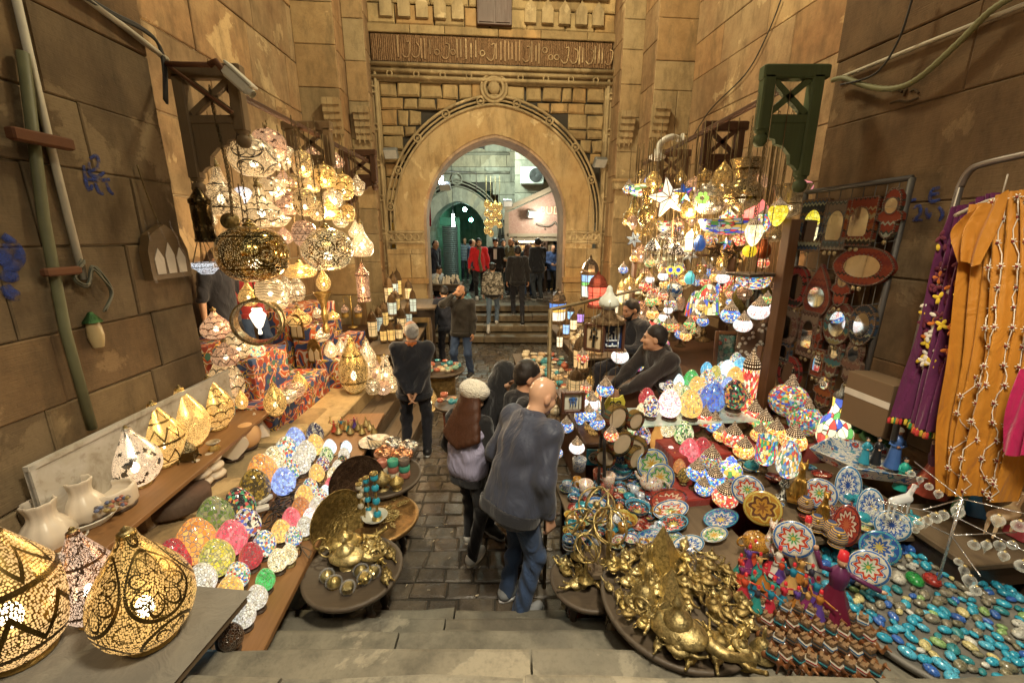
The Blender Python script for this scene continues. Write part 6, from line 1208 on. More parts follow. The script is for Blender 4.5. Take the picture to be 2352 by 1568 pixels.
o=thing('wooden_post','orange brown wooden post beside the mirror rack','post',(2.6,4.05,0),.2); ob('shaft',MB().box((0,0,1.4),(.11,.1,2.8),bev=.006),wood('post_wood',(.13,.06,.022),(.07,.03,.012),.5,2),o)
INL=glaze('inlay',(.22,.12,.05),((.6,.5,.33),(.05,.03,.02),(.5,.4,.25)),34,.5,.2)
for x,y,z,s_,lb in((1600,845,.95,.42,'inlaid wooden table with arched legs behind the seated man'),(1495,838,.9,.36,'low inlaid table carrying small figures beside the sellers')):
    o=thing('inlaid_table',lb,'table',G(x,y,0.5),.2); ob('table_top',L([(0,z-.5),(s_*.62,z-.5),(s_*.64,z-.47),(0,z-.465)],8,sm=False),INL,o)
    for k in range(4):
        a=PI/4+k*PI/2; ob('leg',MB().box((s_*.5*math.cos(a),s_*.5*math.sin(a),(z-.5)/2-.01),(.1,.1,z-.53),bev=.004),INL,o)
o=thing('magnet_board','board crowded with small cream souvenir magnets','magnet board',YP(1728,785,4.3),-.2); ob('board',MB().box((0,.02,0),(.3,.02,.42)),plain('board_brown',(.12,.07,.04),.7),o); rn=RD(6)
for k in range(34): ob('magnet',cm('magnet%d'%(k%4),lambda:MB().ell((0,0,0),(.02,.01,.016),8,5).box((0,0,.008),(.025,.012,.02))),plain('magnet_cream',(.5,.44,.35),.5),o,(rn.uniform(-.13,.13),-.0,rn.uniform(-.19,.19)),(0,rn.uniform(0,6),0))
# little goods hung in the dark of the stall, behind everything
rn=RD(31);
for k in range(96):
    x,y=rn.uniform(1440,1800),rn.uniform(400,715); Y=rn.uniform(5.5,7.4)
    if k%3==0: turk(x,y,rn.uniform(20,30),Y,('vivid','orange','blue','red')[k//3%4],'small mosaic lamp deep in the shade of the right stall',group='lamps deep in the right stall')
    else: hangl(x,y-21,y+21,rn.uniform(24,38),Y,('globe','onion','vase','oval')[k%4],pz(('scale','scroll','none')[k%3],'bggc'[k%4],2.4),'small pierced lamp deep in the shade of the right stall',group='lamps deep in the right stall',cap=False,fine=False)
m=MB(); m.box((3.05,6.6,.5),(2.2,4.4,1.)); tag(ob('shop_platform',m,WR),'raised wooden floor of the right lamp shop','platform')
o=thing('shelf_unit','dark wooden shelves at the back of the right stall','shelf',(2.75,6.9,1.),-.14); m=MB()
for z in(.0,.45,.9,1.35): m.box((0,0,z),(1.5,.35,.03))
for x in(-.75,0,.75): m.box((x,0,.7),(.04,.36,1.45))
ob('carcass',m,WR,o)
for k in range(20):
    sh_=('vase','globe','onion','tear')[k%4]; q=thing('shelf_lamp','little pierced lamp on the dark back shelves','lamp',(2.1+.16*(k%9),6.72+.02*k/9,1.02+.45*(k//7)),0,'little lamps on the back shelves of the right stall',(.12,.12,.26)); ob('shade',shade(sh_),pz(('scale','none','scroll')[k%3],'gcsb'[k%4],2.2),q)
rn=RD(71); wt_=thing('wooden_table','low wooden table of small lit lamps between the lane and the sellers','table',(1.0,4.45,0),.1); ob('table_top',MB().box((0,0,.7),(.75,1.5,.04),bev=.006),WR,wt_); ob('apron',MB().box((0,0,.36),(.7,1.44,.64)),WR,wt_)
for k in range(46):
    q=thing('table_lamp','small lit pierced lamp on the low table before the sellers','table lamp',(rn.uniform(.68,1.32),rn.uniform(3.8,5.1),.72),rn.uniform(0,6),'small lit lamps on the low table before the sellers',(rn.uniform(.09,.14),)*2+(rn.uniform(.14,.3),)); ob('shade',shade(('tear','globe','onion','vase','cyl')[k%5]),pz(('scale','scroll','star','none')[k%4],'gcsb'[k%4],2.8) if k%3 else MZ[('red','orange','blue','vivid')[k%4]],q); ob('cap',cm('lampcap2',lambda:L([(0,1)])),CAPM,q)
for k in range(34): turk(rn.uniform(1470,1785),rn.uniform(625,815),rn.uniform(20,32),rn.uniform(4.5,5.8),('red','blue','orange','vivid','pinkice','green')[k%6],'small mosaic ball lamp hanging among the sellers',group='small mosaic lamps among the sellers',ztp=3.2)
# ---------- organic shapes: smooth union of round cones and ellipsoids, meshed as one continuous surface ----------
class Sdf:
    def __init__(s,k=.02): s.P=[]; s.k=k
    def cap(s,a,b,ra,rb=None,k=None): s.P.append((0,np.array(a,float),np.array(b,float),ra,ra if rb is None else rb,s.k if k is None else k)); return s
    def ell(s,c,r,M=None,k=None):
        r=np.array(r,float); Q=np.array(M.to_3x3().inverted()) if M is not None else np.eye(3); s.P.append((1,np.array(c,float),Q,r,r.max(),s.k if k is None else k)); return s
    def cut(s,n,d): s.P.append((2,np.array(n,float),d,0,0,0)); return s
    @staticmethod
    def one(p,q):
        if q[0]==0:
            ab=q[2]-q[1]; L=max(ab@ab,1e-9); t=np.clip((p-q[1])@ab/L,0,1); return np.linalg.norm(p-q[1]-t[:,None]*ab,axis=1)-(q[3]+(q[4]-q[3])*t)
        if q[0]==1:
            x=(p-q[1])@q[2].T/q[3]; k0=np.linalg.norm(x,axis=1); k1=np.linalg.norm(x/q[3],axis=1); return np.where(k1>1e-6,k0*(k0-1)/np.maximum(k1,1e-6),-q[3].min())
        return p@q[1]-q[2]
    def ev(s,p,ids):
        d=None
        for i in ids:
            q=s.P[i]
            if q[0]==2: continue
            e=Sdf.one(p,q)
            if d is None: d=e
            else:
                k=q[5]; hh=np.maximum(k-np.abs(d-e),0)/k; d=np.minimum(d,e)-hh*hh*k*.25
        for q in s.P:
            if q[0]==2: d=np.maximum(d,Sdf.one(p,q))
        return d
    def mesh(s,name,h,disp=None):
        S=10; pos=[i for i,q in enumerate(s.P) if q[0]<2]; lo=np.full(3,9e9); hi=-lo
        for i in pos:
            q=s.P[i]
            if q[0]==0: r=max(q[3],q[4]); lo=np.minimum(lo,np.minimum(q[1],q[2])-r); hi=np.maximum(hi,np.maximum(q[1],q[2])+r)
            else: lo=np.minimum(lo,q[1]-q[4]); hi=np.maximum(hi,q[1]+q[4])
        lo-=3*h; B=S*h; nb=np.ceil((hi+3*h-lo)/B).astype(int); g=np.stack(np.meshgrid(*[np.arange(n) for n in nb],indexing='ij'),-1).reshape(-1,3); cen=lo+(g+.5)*B
        D=np.stack([Sdf.one(cen,s.P[i]) for i in pos]); dm=D.min(0); keep=np.where(np.abs(dm)<B*1.1+s.k)[0]
        ax=np.arange(S+1); loc=np.stack(np.meshgrid(ax,ax,ax,indexing='ij'),-1).reshape(-1,3); VI=[];VP=[];QD=[]
        corners=np.array([[a,b,c] for a in(0,1) for b in(0,1) for c in(0,1)])
        for bi in keep:
            ids=[pos[j] for j in np.where(D[:,bi]<dm[bi]+B*1.8+.03)[0]]; base=g[bi]*S; w=s.ev(lo+(base+loc)*h,ids).reshape(S+1,S+1,S+1); sg=w<0
            if sg.all() or not sg.any(): continue
            c8=np.stack([w[a:S+a,b:S+b,c:S+c] for a,b,c in corners],-1); s8=c8<0; act=s8.any(-1)&~s8.all(-1); ii=np.argwhere(act)
            if len(ii)==0: continue
            v=c8[act]; wt=1/(np.abs(v)+1e-4*h+.15*h); # weights pull the vertex to the near-zero corners
            acc=np.zeros((len(ii),3)); cnt=np.zeros(len(ii))
            for e0 in range(8):
                for bit in(1,2,4):
                    e1=e0|bit
                    if e1==e0: continue
                    a,b=v[:,e0],v[:,e1]; m=(a<0)!=(b<0); t=np.where(m,a/(a-b+1e-12),0)
                    acc+=np.where(m[:,None],corners[e0]+(corners[e1]-corners[e0])*t[:,None],0); cnt+=m
            VI.append(base+ii); VP.append(lo+(base+ii+acc/cnt[:,None])*h)
            for axn in range(3):
                sl0=[slice(0,S)]*3; sl1=[slice(0,S)]*3; sl1[axn]=slice(1,S+1); a=sg[tuple(sl0)]; b=sg[tuple(sl1)]
                e=np.argwhere(a!=b)
                if len(e)==0: continue
                fl=a[tuple(e.T)]; u=np.zeros(3,int); u[(axn+1)%3]=1; x=np.zeros(3,int); x[(axn+2)%3]=1; E=base+e
                q=np.stack([E-u-x,E-x,E,E-u],1); q[~fl]=q[~fl][:,::-1]; QD.append(q)
        V=np.concatenate(VI); Pp=np.concatenate(VP); Q=np.concatenate(QD); off=2; n=nb*S+6; key=lambda a:((a[...,0]+off)*n[1]*4+(a[...,1]+off))*n[2]*4+(a[...,2]+off)
        kv=key(V); o=np.argsort(kv); kv=kv[o]; Pp=Pp[o]; kq=key(Q); ix=np.clip(np.searchsorted(kv,kq),0,len(kv)-1); ok=(kv[ix]==kq).all(1); F=ix[ok]
        if disp is not None: Pp=Pp+disp(Pp)
        me=bpy.data.meshes.new(name); me.from_pydata(Pp.tolist(),[],F.tolist()); me.polygons.foreach_set('use_smooth',[True]*len(F)); me.validate(); me.update(); return me
def wrinkle(amp,f=1.,seed=0):
    def d(p):
        a=np.sin(p[:,2]*38*f+7*np.sin(p[:,0]*9+seed)+5*np.sin(p[:,1]*8+seed*2)); b=np.sin(p[:,0]*30*f+p[:,2]*17+seed*3+3*np.sin(p[:,2]*11)); c=np.sin(p[:,1]*33*f-p[:,2]*23+seed)
        q=amp*(.5*a+.3*b+.3*c); return np.stack([q*np.sin(p[:,2]*5+seed+p[:,0]*9),q*np.cos(p[:,2]*5+seed),q*.3],1)
    return d
def ik(a,b,l1,l2,pole):
    a,b,pole=Vector(a),Vector(b),Vector(pole); d=b-a; L=min(d.length,(l1+l2)*.995); dn=d.normalized(); b=a+dn*L
    x=(l1*l1-l2*l2+L*L)/(2*L); y=math.sqrt(max(0,l1*l1-x*x)); pl=pole-dn*pole.dot(dn)
    if pl.length<1e-6: pl=Vector((0,1,0))
    return a+dn*x+pl.normalized()*y,b
SK=lambda t=0:[(.48,.27,.16),(.4,.21,.115),(.55,.33,.21),(.33,.17,.09)][t]
@memo
def skin(t,shine=0):
    m=T('skin'); v=m.obj(); f=m.noise(v,14,4); g=m.noise(v,90,2); c=m.mix(f,tuple(x*.8 for x in SK(t)),tuple(min(1,x*1.15) for x in SK(t))); c=m.mix(m.ramp(m.noise(v,5,2),[(.45,0.),(.7,.3)]),c,(.5,.2,.12))
    return m.done(m.bsdf(c,.45-.2*shine,0,m.bump(g,.12,.002),spec=.5,coat=.25*shine))
@memo
def hairm(c):
    m=T('hair'); v=m.obj(); f=m.noise(m.map(v,(70,70,18)),1.,4,.7,.5); return m.done(m.bsdf(m.mix(f,tuple(x*.4 for x in c),tuple(x*1.6 for x in c)),.5,0,m.bump(f,.7,.006),spec=.4))
BLK=(.012,.011,.011); HB=(.014,.01,.008)
def shoe_m(me,col,sole): pass
DEN=lambda c=(.045,.075,.15):cloth('denim',c,320,.35,.85,.5,9,.1)
def person(label,loc,face,hs=1.,lean=0.,side=0.,tw=0.,hy=0.,hp=0.,ha=None,hb=None,fa=None,fb=None,sk=0,hair=HB,style='short',top=None,tm=None,pm=None,sm_=None,sole=(.6,.6,.58),h=.009,fat=1.,zip_=False,hood=False,band=None,sit=None,elb=None,legs=True,curl=.7,seed=None,collar=None,beard=False,sleeve=1.,kne=None,bulk=1.,pole=None,rel=False):
    """faces -Y at 0; ha/hb right and left hand, fa/fb feet, in the figure's own frame"""
    seed=seed if seed is not None else R.uniform(0,9); X=Vector
    pel=X((0,0,.95)) if sit is None else X((0,.05,sit+.1));
    RT=MR(tw,3,'Z')@MR(lean,3,'X')@MR(side,3,'Y'); up=lambda v: pel+RT@X(v)
    sh=[up((-.185*fat**.5,0,.46)),up((.185*fat**.5,0,.46))]; nk=up((0,.0,.50)); hc=nk+RT@X((0,-.015,.05))
    HM=MR(hy,3,'Z')@MR(hp,3,'X'); hc=hc+HM@X((0,-.012,.105)); hd=lambda v: hc+HM@X(v)
    hands=[X(ha) if ha else up((-.27,-.04,-.08)),X(hb) if hb else up((.27,-.04,-.08))]
    feet=[X(fa) if fa else X((-.11,0,.0)),X(fb) if fb else X((.11,.02,.0))]
    el=[];wr=[]
    for i,s in enumerate((-1,1)):
        po=(pole[i] if pole else (s*.5,.8,-.2)); e,w=ik(sh[i],hands[i],.29,.265,po); el.append(e); wr.append(w)
    hip=[pel+RT.to_3x3()@X((-.095,0,-.03)) if sit is None else pel+X((-.1,0,-.02)),pel+RT@X((.095,0,-.03)) if sit is None else pel+X((.1,0,-.02))]; kn=[];an=[]
    for i,s in enumerate((-1,1)):
        k_,a_=ik(hip[i],feet[i]+X((0,.02,.085)),.45,.425,(s*.12,-1,0.1)); kn.append(k_); an.append(a_)
    # continuous body
    B=Sdf(.03)
    B.ell(hd((0,.012,.028)),(.076,.097,.1),HM.to_4x4()); B.ell(hd((0,-.035,-.05)),(.055,.06,.068),HM.to_4x4(),.03)
    if h<.013:
        B.cap(hd((-.03,-.083,.026)),hd((.03,-.083,.026)),.0125,None,.02); B.cap(hd((0,-.09,.015)),hd((0,-.112,-.03)),.008,.0135,.012)
        for s in(-1,1):
            B.ell(hd((s*.034,-.062,-.025)),(.03,.03,.03),None,.02); B.ell(hd((s*.077,.012,-.004)),(.011,.024,.034),HM.to_4x4(),.008); B.cap(hd((s*.008,-.1,-.032)),hd((s*.013,-.098,-.033)),.009,None,.006)
        B.cap(hd((-.018,-.088,-.062)),hd((.018,-.088,-.062)),.0075,None,.008); B.cap(hd((-.014,-.087,-.074)),hd((.014,-.087,-.074)),.008,None,.006); B.ell(hd((0,-.078,-.1)),(.024,.02,.018),None,.02)
    B.cap(nk+RT@X((0,.015,-.04)),hd((0,.015,-.05)),.06*fat**.3,.056); B.cap(up((0,0,.36)),up((0,.0,.02)),.12,.12,.06); B.cap(sh[0],sh[1],.062,None,.05)
    for i,s in enumerate((-1,1)):
        B.cap(sh[i],el[i],.05,.04); B.cap(el[i],wr[i],.04,.028)
        d=(wr[i]-el[i]).normalized(); ax=X((0,-1,0)) if abs(d.y)<.8 else X((0,0,-1)); ax=(RT@ax); sd=d.cross(ax).normalized(); pn=sd.cross(d).normalized()  # pn: palm side
        if hands[i] is None: continue
        inn=sd*(1 if (sd.dot(RT@X((-s,0,0)))>0) else -1); pn=inn if True else pn; fw=d.cross(pn).normalized()
        if fw.dot(RT@X((0,-1,0)))<0: fw=-fw
        for q in range(4):
            B.cap(wr[i]+fw*(.012-.016*q+.012)*.6,wr[i]+d*.085+fw*(.03-.02*q),.015,.0125,.012)
        for q,ln in enumerate((.92,1.,.95,.75)):
            p0=wr[i]+d*.085+fw*(.03-.02*q); dr=d
            for sgi in range(3):
                dr=(dr*math.cos(curl*(.55+.25*sgi))+pn*math.sin(curl*(.55+.25*sgi))).normalized() if sgi or curl>.3 else dr
                l_=(.036,.025,.02)[sgi]*ln; p1=p0+dr*l_; B.cap(p0,p1,.0095-.0008*sgi,.009-.0009*sgi,.005); p0=p1
        t0=wr[i]+d*.02+fw*.022; t1=t0+(d*.6+fw*.7+pn*.35).normalized()*.04; t2=t1+(d*.85+fw*.2+pn*.5).normalized()*.032; B.cap(t0,t1,.014,.011,.01); B.cap(t1,t2,.011,.009,.005)
        B.cap(hip[i],kn[i],.075,.052,.05); B.cap(kn[i],an[i],.05,.035); B.cap(an[i],feet[i]+X((0,-.12,.035)),.035,.03)
    rz=math.radians(face); root=ob('person',B.mesh('body',h),skin(sk,1 if style=='bald' else 0),None,loc,rz,hs); tag(root,label,'person')
    # eyes, brows
    if h<.013:
        for s in(-1,1):
            e=MB(); e.ell(hd((s*.031,-.083,.006)),(.0125,.009,.008),8,6); ob('eye',e,plain('eye_dark',(.03,.02,.018),.2,0,0.,9,0.),root); b=MB(); b.tube([hd((s*.014,-.096,.026)),hd((s*.032,-.0945,.03)),hd((s*.05,-.083,.024))],.004,5); ob('eyebrow',b,hairm(hair if hair else BLK),root)
    # hair
    if style!='bald' and style!='hijab':
        H=Sdf(.02); q=HM.to_4x4()
        if style=='short': H.ell(hd((0,.022,.048)),(.083,.1,.094),q); H.ell(hd((0,.06,.0)),(.072,.062,.075),q); [H.ell(hd((s*.05,.045,.01)),(.034,.05,.055),q) for s in(-1,1)]
        if style=='curly': H.ell(hd((0,.022,.06)),(.092,.108,.1),q); H.ell(hd((0,.06,.01)),(.078,.066,.08),q); [H.ell(hd((.06*math.cos(a),.02+.08*math.sin(a),.1)),(.04,.04,.035),q) for a in range(6)]
        if style=='thin': H.ell(hd((0,.034,.03)),(.08,.092,.085),q); H.ell(hd((0,.07,-.02)),(.07,.05,.06),q); [H.ell(hd((s*.055,.035,.0)),(.03,.05,.045),q) for s in(-1,1)]
        if style=='long':
            H.ell(hd((0,.022,.045)),(.086,.102,.095),q);
            for s in range(-3,4): H.cap(hd((s*.026,.075-.006*s*s*.5,.02)),up((s*.052,.15-.004*s*s,.27+.025*abs(s))),.042,.045,.03)
        H.cut(HM@X((0,-1,-.55)),(HM@X((0,-1,-.55))).dot(hc)+.062) if style!='long' else H.cut(HM@X((0,-1,-.2)),(HM@X((0,-1,-.2))).dot(hc)+.075)
        ob('hair',H.mesh('hair',max(h*.9,.006),wrinkle(.004 if style!='curly' else .01,2.2 if style!='long' else 1.2,seed)),hairm(hair),root)
    if beard:
        Q=Sdf(.02); Q.ell(hd((0,-.045,-.082)),(.055,.055,.042),HM.to_4x4()); Q.cap(hd((-.062,-.01,-.03)),hd((-.045,-.055,-.075)),.014); Q.cap(hd((.062,-.01,-.03)),hd((.045,-.055,-.075)),.014); ob('beard',Q.mesh('beard',h),hairm(hair),root)
    if style=='hijab':
        H=Sdf(.03); H.ell(hd((0,.02,.03)),(.094,.115,.117),HM.to_4x4()); H.ell(hd((0,.02,-.07)),(.088,.098,.09),HM.to_4x4()); H.cap(hd((0,.02,-.1)),up((0,-.02,.42)),.1,.13,.06)
        m=H.mesh('hijab',h,wrinkle(.004,1.,seed)); # open the front for the face
        fc=hd((0,-.12,-.012)); bm_=[p for p in m.polygons if (p.center-fc).length<.074]; import bmesh; b=bmesh.new(); b.from_mesh(m); b.faces.ensure_lookup_table(); bmesh.ops.delete(b,geom=[b.faces[p.index] for p in bm_],context='FACES'); b.to_mesh(m); b.free()
        ob('hijab',m,cloth('black_scarf',(.012,.012,.013),300,.2,.8,.4,12),root)
    # garments
    if tm:
        G_=Sdf(.06); w=bulk
        G_.cap(up((0,.0,.34)),up((0,.0,.16)),.128*fat*w,.125*fat*w); zb=-.07 if sit is None else 0.; [G_.cap(up((q*.06*fat,.005,.36)),up((q*.06*fat,0,zb)),.105*w*fat**.7,.13*w*fat**.7) for q in(-1,1)]; G_.cap(sh[0]+RT@X((.02,0,.0)),sh[1]-RT@X((.02,0,.0)),.078*w**.5,None,.06); G_.cap(nk+RT@X((0,.01,-.05)),nk+RT@X((0,.008,-.01)),.085,.072)
        for i in(0,1):
            G_.cap(sh[i],el[i],.068*w,.058*w,.05); we=el[i]+(wr[i]-el[i])*(sleeve if sleeve<=1 else 1)
            if sleeve>.2: G_.cap(el[i],we-(we-el[i])*.08,.058*w,.044*w)
        ob(top or 'jacket',G_.mesh('top',h,wrinkle(.011,.8,seed)),tm,root)
        K=Sdf(.01); bd=band or tm
        for i in(0,1):
            we=el[i]+(wr[i]-el[i])*(sleeve if sleeve<=1 else 1); d=(wr[i]-el[i]).normalized()
            if sleeve>.2: K.cap(we-d*.05,we-d*.012,.04*w**.5,.037*w**.5)
        if sleeve>.2: ob('cuff',K.mesh('cuff',h),bd,root)
        if sit is None:
            K=Sdf(.05); [K.cap(up((-.06*fat,0,z)),up((.06*fat,0,z)),.134*w*fat**.7) for z in(-.11,-.08)]; K.cut(RT@X((0,0,1)),(RT@X((0,0,1))).dot(up((0,0,-.075)))); K.cut(RT@X((0,0,-1)),(RT@X((0,0,-1))).dot(up((0,0,-.15)))); ob('waistband',K.mesh('waistband',h),bd,root)
        if hood:
            K=Sdf(.05); K.cap(nk+RT@X((-.07,.05,-.03)),nk+RT@X((.07,.05,-.03)),.055); K.cap(nk+RT@X((0,.09,-.02)),nk+RT@X((0,.11,-.14)),.06,.045); K.cap(nk+RT@X((-.075,.0,-.03)),nk+RT@X((-.05,-.07,-.06)),.035,.03); K.cap(nk+RT@X((.075,.0,-.03)),nk+RT@X((.05,-.07,-.06)),.035,.03); ob('hood',K.mesh('hood',h,wrinkle(.004,1,seed)),tm,root)
        if collar:
            K=Sdf(.03); [K.cap(nk+RT@X((.07*math.cos(a),.012+.07*math.sin(a),-.035)),nk+RT@X((.064*math.cos(a),.012+.064*math.sin(a),.03)),.018) for a in [q*PI/5-.1 for q in range(-2,8)]]; ob('collar',K.mesh('collar',h),collar,root)
    if legs:
        if pm:
            L_=Sdf(.05); L_.cap(hip[0]+X((.02,0,.0)),hip[1]+X((-.02,0,.0)),.1*fat**.5)
            for i in(0,1): L_.cap(hip[i],kn[i],.093*fat**.5,.068); L_.cap(kn[i],an[i]+X((0,0,-.02)),.067,.056)
            ob('trousers',L_.mesh('trousers',h,wrinkle(.01,1.1,seed+2)),pm,root)
        for i in(0,1):
            f=feet[i]; S_=Sdf(.03); S_.cap(f+X((0,.04,.055)),f+X((0,-.05,.05)),.045,.045); S_.cap(f+X((0,-.05,.045)),f+X((0,-.16,.038)),.043,.036); S_.cap(an[i]+X((0,0,-.01)),f+X((0,.03,.06)),.05,.045); S_.cut((0,0,-1),-(f.z+.012)); so=ob('shoe',S_.mesh('shoe',max(h*.8,.006)),sm_ or plain('black_shoe',(.02,.02,.02),.5),root)
            Z=MB(); n=20; Z.lathe([(0,0),(1,0),(1.02,.5),(1,1.),(0,1)],18,M=MT(f+X((0,-.06,.0)))@Matrix.Diagonal((.05,.145,.024,1))); ob('sole',Z,plain('sole%.1f'%sole[0],sole,.6),so)
    P=dict(root=root,hc=hc,HM=HM,hd=hd,up=up,nk=nk,wr=wr,el=el,RT=RT,sh=sh,an=an,kn=kn,hip=hip); return P
def wpt(P,v):
    P['root'].rotation_euler; m=MT(P['root'].location)@MR(P['root'].rotation_euler.z,4,'Z')@Matrix.Scale(P['root'].scale.x,4); return m@Vector(v)
DKN=cloth('navy_bomber',(.045,.052,.08),240,.2,.55,.5,6,.15,.4); RIB=cloth('rib_black',(.02,.02,.024),120); BKC=cloth('black_cotton',(.014,.013,.014),260,.3,.9,.5,8); CHK=cloth('charcoal_knit',(.02,.021,.027),170,.3,.95,.35,8); JN=DEN(); JNL=DEN((.12,.17,.24)); JND=DEN((.022,.022,.028))
SNK=plain('grey_sneaker',(.25,.26,.27),.7,0,.3); WSN=plain('white_sneaker',(.6,.58,.54),.6);
p1=person('bald man in a navy bomber jacket and jeans seen from behind, nearest to the camera',(.01,2.5,0.),128,1.03,.36,.05,.0,-.1,.42,ha=(-.24,-.1,.86),hb=(.26,-.22,.9),fa=(-.11,.02,0),fb=(.11,-.04,0),sk=2,style='bald',tm=DKN,pm=JN,sm_=SNK,sole=(.7,.7,.7),h=.0065,band=RIB,fat=1.1,collar=DKN,bulk=1.06,curl=.8,pole=[(-.3,.9,-.2),(.3,.9,-.2)])
p2=person('young man with short dark hair and black hoodie, in profile beside the bald man',(.06,3.06,0.),98,1.0,.05,0,0,.05,.15,sk=0,hair=HB,tm=BKC,pm=JND,h=.007,hood=True,sleeve=1.)
p3=person('woman in a black hijab and striped scarf looking down',(-.14,3.42,0.),48,.95,.06,0,0,.1,.5,ha=(-.08,-.26,1.1),hb=(.1,-.24,1.08),sk=2,style='hijab',tm=BKC,pm=JND,h=.007,fat=1.02)
K=Sdf(.03); [K.cap(p3['nk']+p3['RT']@Vector((.07*math.cos(a),-.03+.075*math.sin(a),-.05-.02*j)),p3['nk']+p3['RT']@Vector((.07*math.cos(a+.5),-.03+.075*math.sin(a+.5),-.05-.02*j)),.026) for j in(0,1) for a in [q*PI/4 for q in range(8)]]; K.cap(p3['nk']+p3['RT']@Vector((0,-.1,-.06)),p3['nk']+p3['RT']@Vector((.02,-.14,-.22)),.045,.05)
@memo
def stripes(name,a,b,sc):
    t=T(name); s=t.n('SeparateXYZ',{0:t.obj()},o=2); f=t.ma('GREATER_THAN',t.ma('FRACT',t.ma('MULTIPLY',s,sc)),.5); return t.done(t.bsdf(t.mix(f,a,b),.9,0))
ob('scarf',K.mesh('scarf',.007,wrinkle(.004)),stripes('striped_scarf',(.01,.01,.012),(.6,.57,.5),42),p3['root'])
LIL=cloth('lilac_vest',(.33,.31,.44),220,.15,.6,.7,9,.1,.4)
p4=person('girl in a cream fluffy beret and lilac padded vest with long brown hair',(-.36,3.08,0.),150,.87,.08,0,0,-.25,.35,ha=(-.2,-.22,.95),hb=(.22,-.1,.88),fa=(-.1,.1,0),fb=(.1,-.14,0.),sk=2,hair=(.06,.022,.01),style='long',tm=BKC,pm=BKC,sm_=WSN,sole=(.7,.62,.5),h=.0065,fat=.9,bulk=.95)
K=Sdf(.06); u=p4['up']; K.cap(u((-.05,0,.36)),u((-.06,0,.02)),.135,.15); K.cap(u((.05,0,.36)),u((.06,0,.02)),.135,.15); K.cap(u((-.13,0,.4)),u((.13,0,.4)),.085); K.cap(p4['nk'],p4['nk']+Vector((0,0,.04)),.09,.08)
ob('padded_vest',K.mesh('vest',.0065,wrinkle(.012,1.1,3)),LIL,p4['root'])
K=Sdf(.04); hd=p4['hd']; q=p4['HM'].to_4x4(); K.ell(hd((0,.02,.085)),(.14,.15,.085),q); K.ell(hd((0,.015,.045)),(.1,.118,.06),q); K.ell(hd((0,.03,.13)),(.1,.1,.05),q)
@memo
def fleece(name,c):
    t=T(name); v=t.obj(); d=t.vor(v,75,'F1'); n=t.noise(v,45,4); return t.done(t.bsdf(t.mix(n,tuple(x*.75 for x in c),c),1.,0,t.bump(d,1.,.012,t.bump(n,.6,.01)),sheen=.5,spec=.1))
ob('beret',K.mesh('beret',.006,wrinkle(.003,2.)),fleece('cream_fleece',(.8,.74,.6)),p4['root'])
p5=person('grey haired old man in a dark sweater with hands clasped behind his back',(-1.17,4.74,0.),186,.98,.02,0,0,.35,.0,ha=(-.03,.21,.86),hb=(.04,.2,.89),fa=(-.12,0,0),fb=(.13,.05,0),sk=1,hair=(.3,.29,.27),style='thin',tm=CHK,pm=JND,h=.008,fat=1.12,top='sweater',collar=cloth('orange_collar',(.4,.12,.03)),curl=.4,pole=[(-1,.2,-.1),(1,.2,-.1)])
p6=person('man in a dark jacket talking on a phone at his ear',(-.95,7.75,0.),-12,1.02,-.02,0,0,-.35,-.1,ha=(-.12,-.1,1.56),hb=(.25,-.1,.86),fa=(-.12,-.05,0),fb=(.14,.05,0),sk=1,hair=HB,style='thin',tm=cloth('olive_black',(.025,.022,.018),220,.3,.6),pm=JN,h=.009,fat=1.12,collar=cloth('olive_black',(.025,.022,.018),220,.3,.6),pole=[(-.6,-.3,-.8),(.5,.7,0)],beard=True)
o=thing('phone','black mobile phone held at the ear of the man in the dark jacket','phone',wpt(p6,p6['hd']((-.095,-.02,-.02))),.3); ob('body',MB().box((0,0,0),(.012,.07,.14),bev=.004),plain('phone_black',(.01,.01,.01),.2),o)
person('stooping figure in dark navy half behind the man on the phone',(-1.3,8.25,0.),200,.98,.3,0,0,0,.4,ha=(-.2,-.25,.8),sk=1,tm=cloth('dark_navy',(.015,.018,.03)),pm=JND,h=.012)
@memo
def camo(name):
    t=T(name); n=t.noise(t.obj(),11,4,.6,1.); return t.done(t.bsdf(t.ramp(n,[(.38,(.05,.045,.035)),(.46,(.2,.18,.14)),(.54,(.42,.39,.33)),(.62,(.12,.11,.09))],'CONSTANT'),.8,0,t.bump(n,.4,.02)))
person('boy in a grey camouflage jacket and pale jeans climbing the gate steps',(-.5,10.78,.4),176,.9,.04,0,0,0,0.1,fa=(-.1,-.1,0.),fb=(.1,.28,-.2),sk=0,style='curly',tm=camo('grey_camo'),band=BKC,pm=JNL,sm_=WSN,h=.01,fat=1.1,bulk=1.1)
person('tall man in a black hooded jacket and black jeans climbing the gate steps',(.15,10.95,.6),184,1.03,.05,0,0,0,.12,fa=(-.1,.25,-.2),fb=(.1,-.1,0),sk=1,tm=BKC,pm=JND,h=.01,hood=True,fat=1.05)
RDH=cloth('red_hoodie',(.5,.012,.018),200,.12,.8,.5,7)
p10=person('man in a bright red hoodie with an olive scarf walking towards the steps',(-.98,12.7,.8),8,1.02,0,0,0,0,.15,ha=(-.3,-.12,.86),fa=(-.1,-.2,0),fb=(.1,.2,.0),sk=1,tm=RDH,pm=BKC,sm_=WSN,h=.011,beard=True,hood=True)
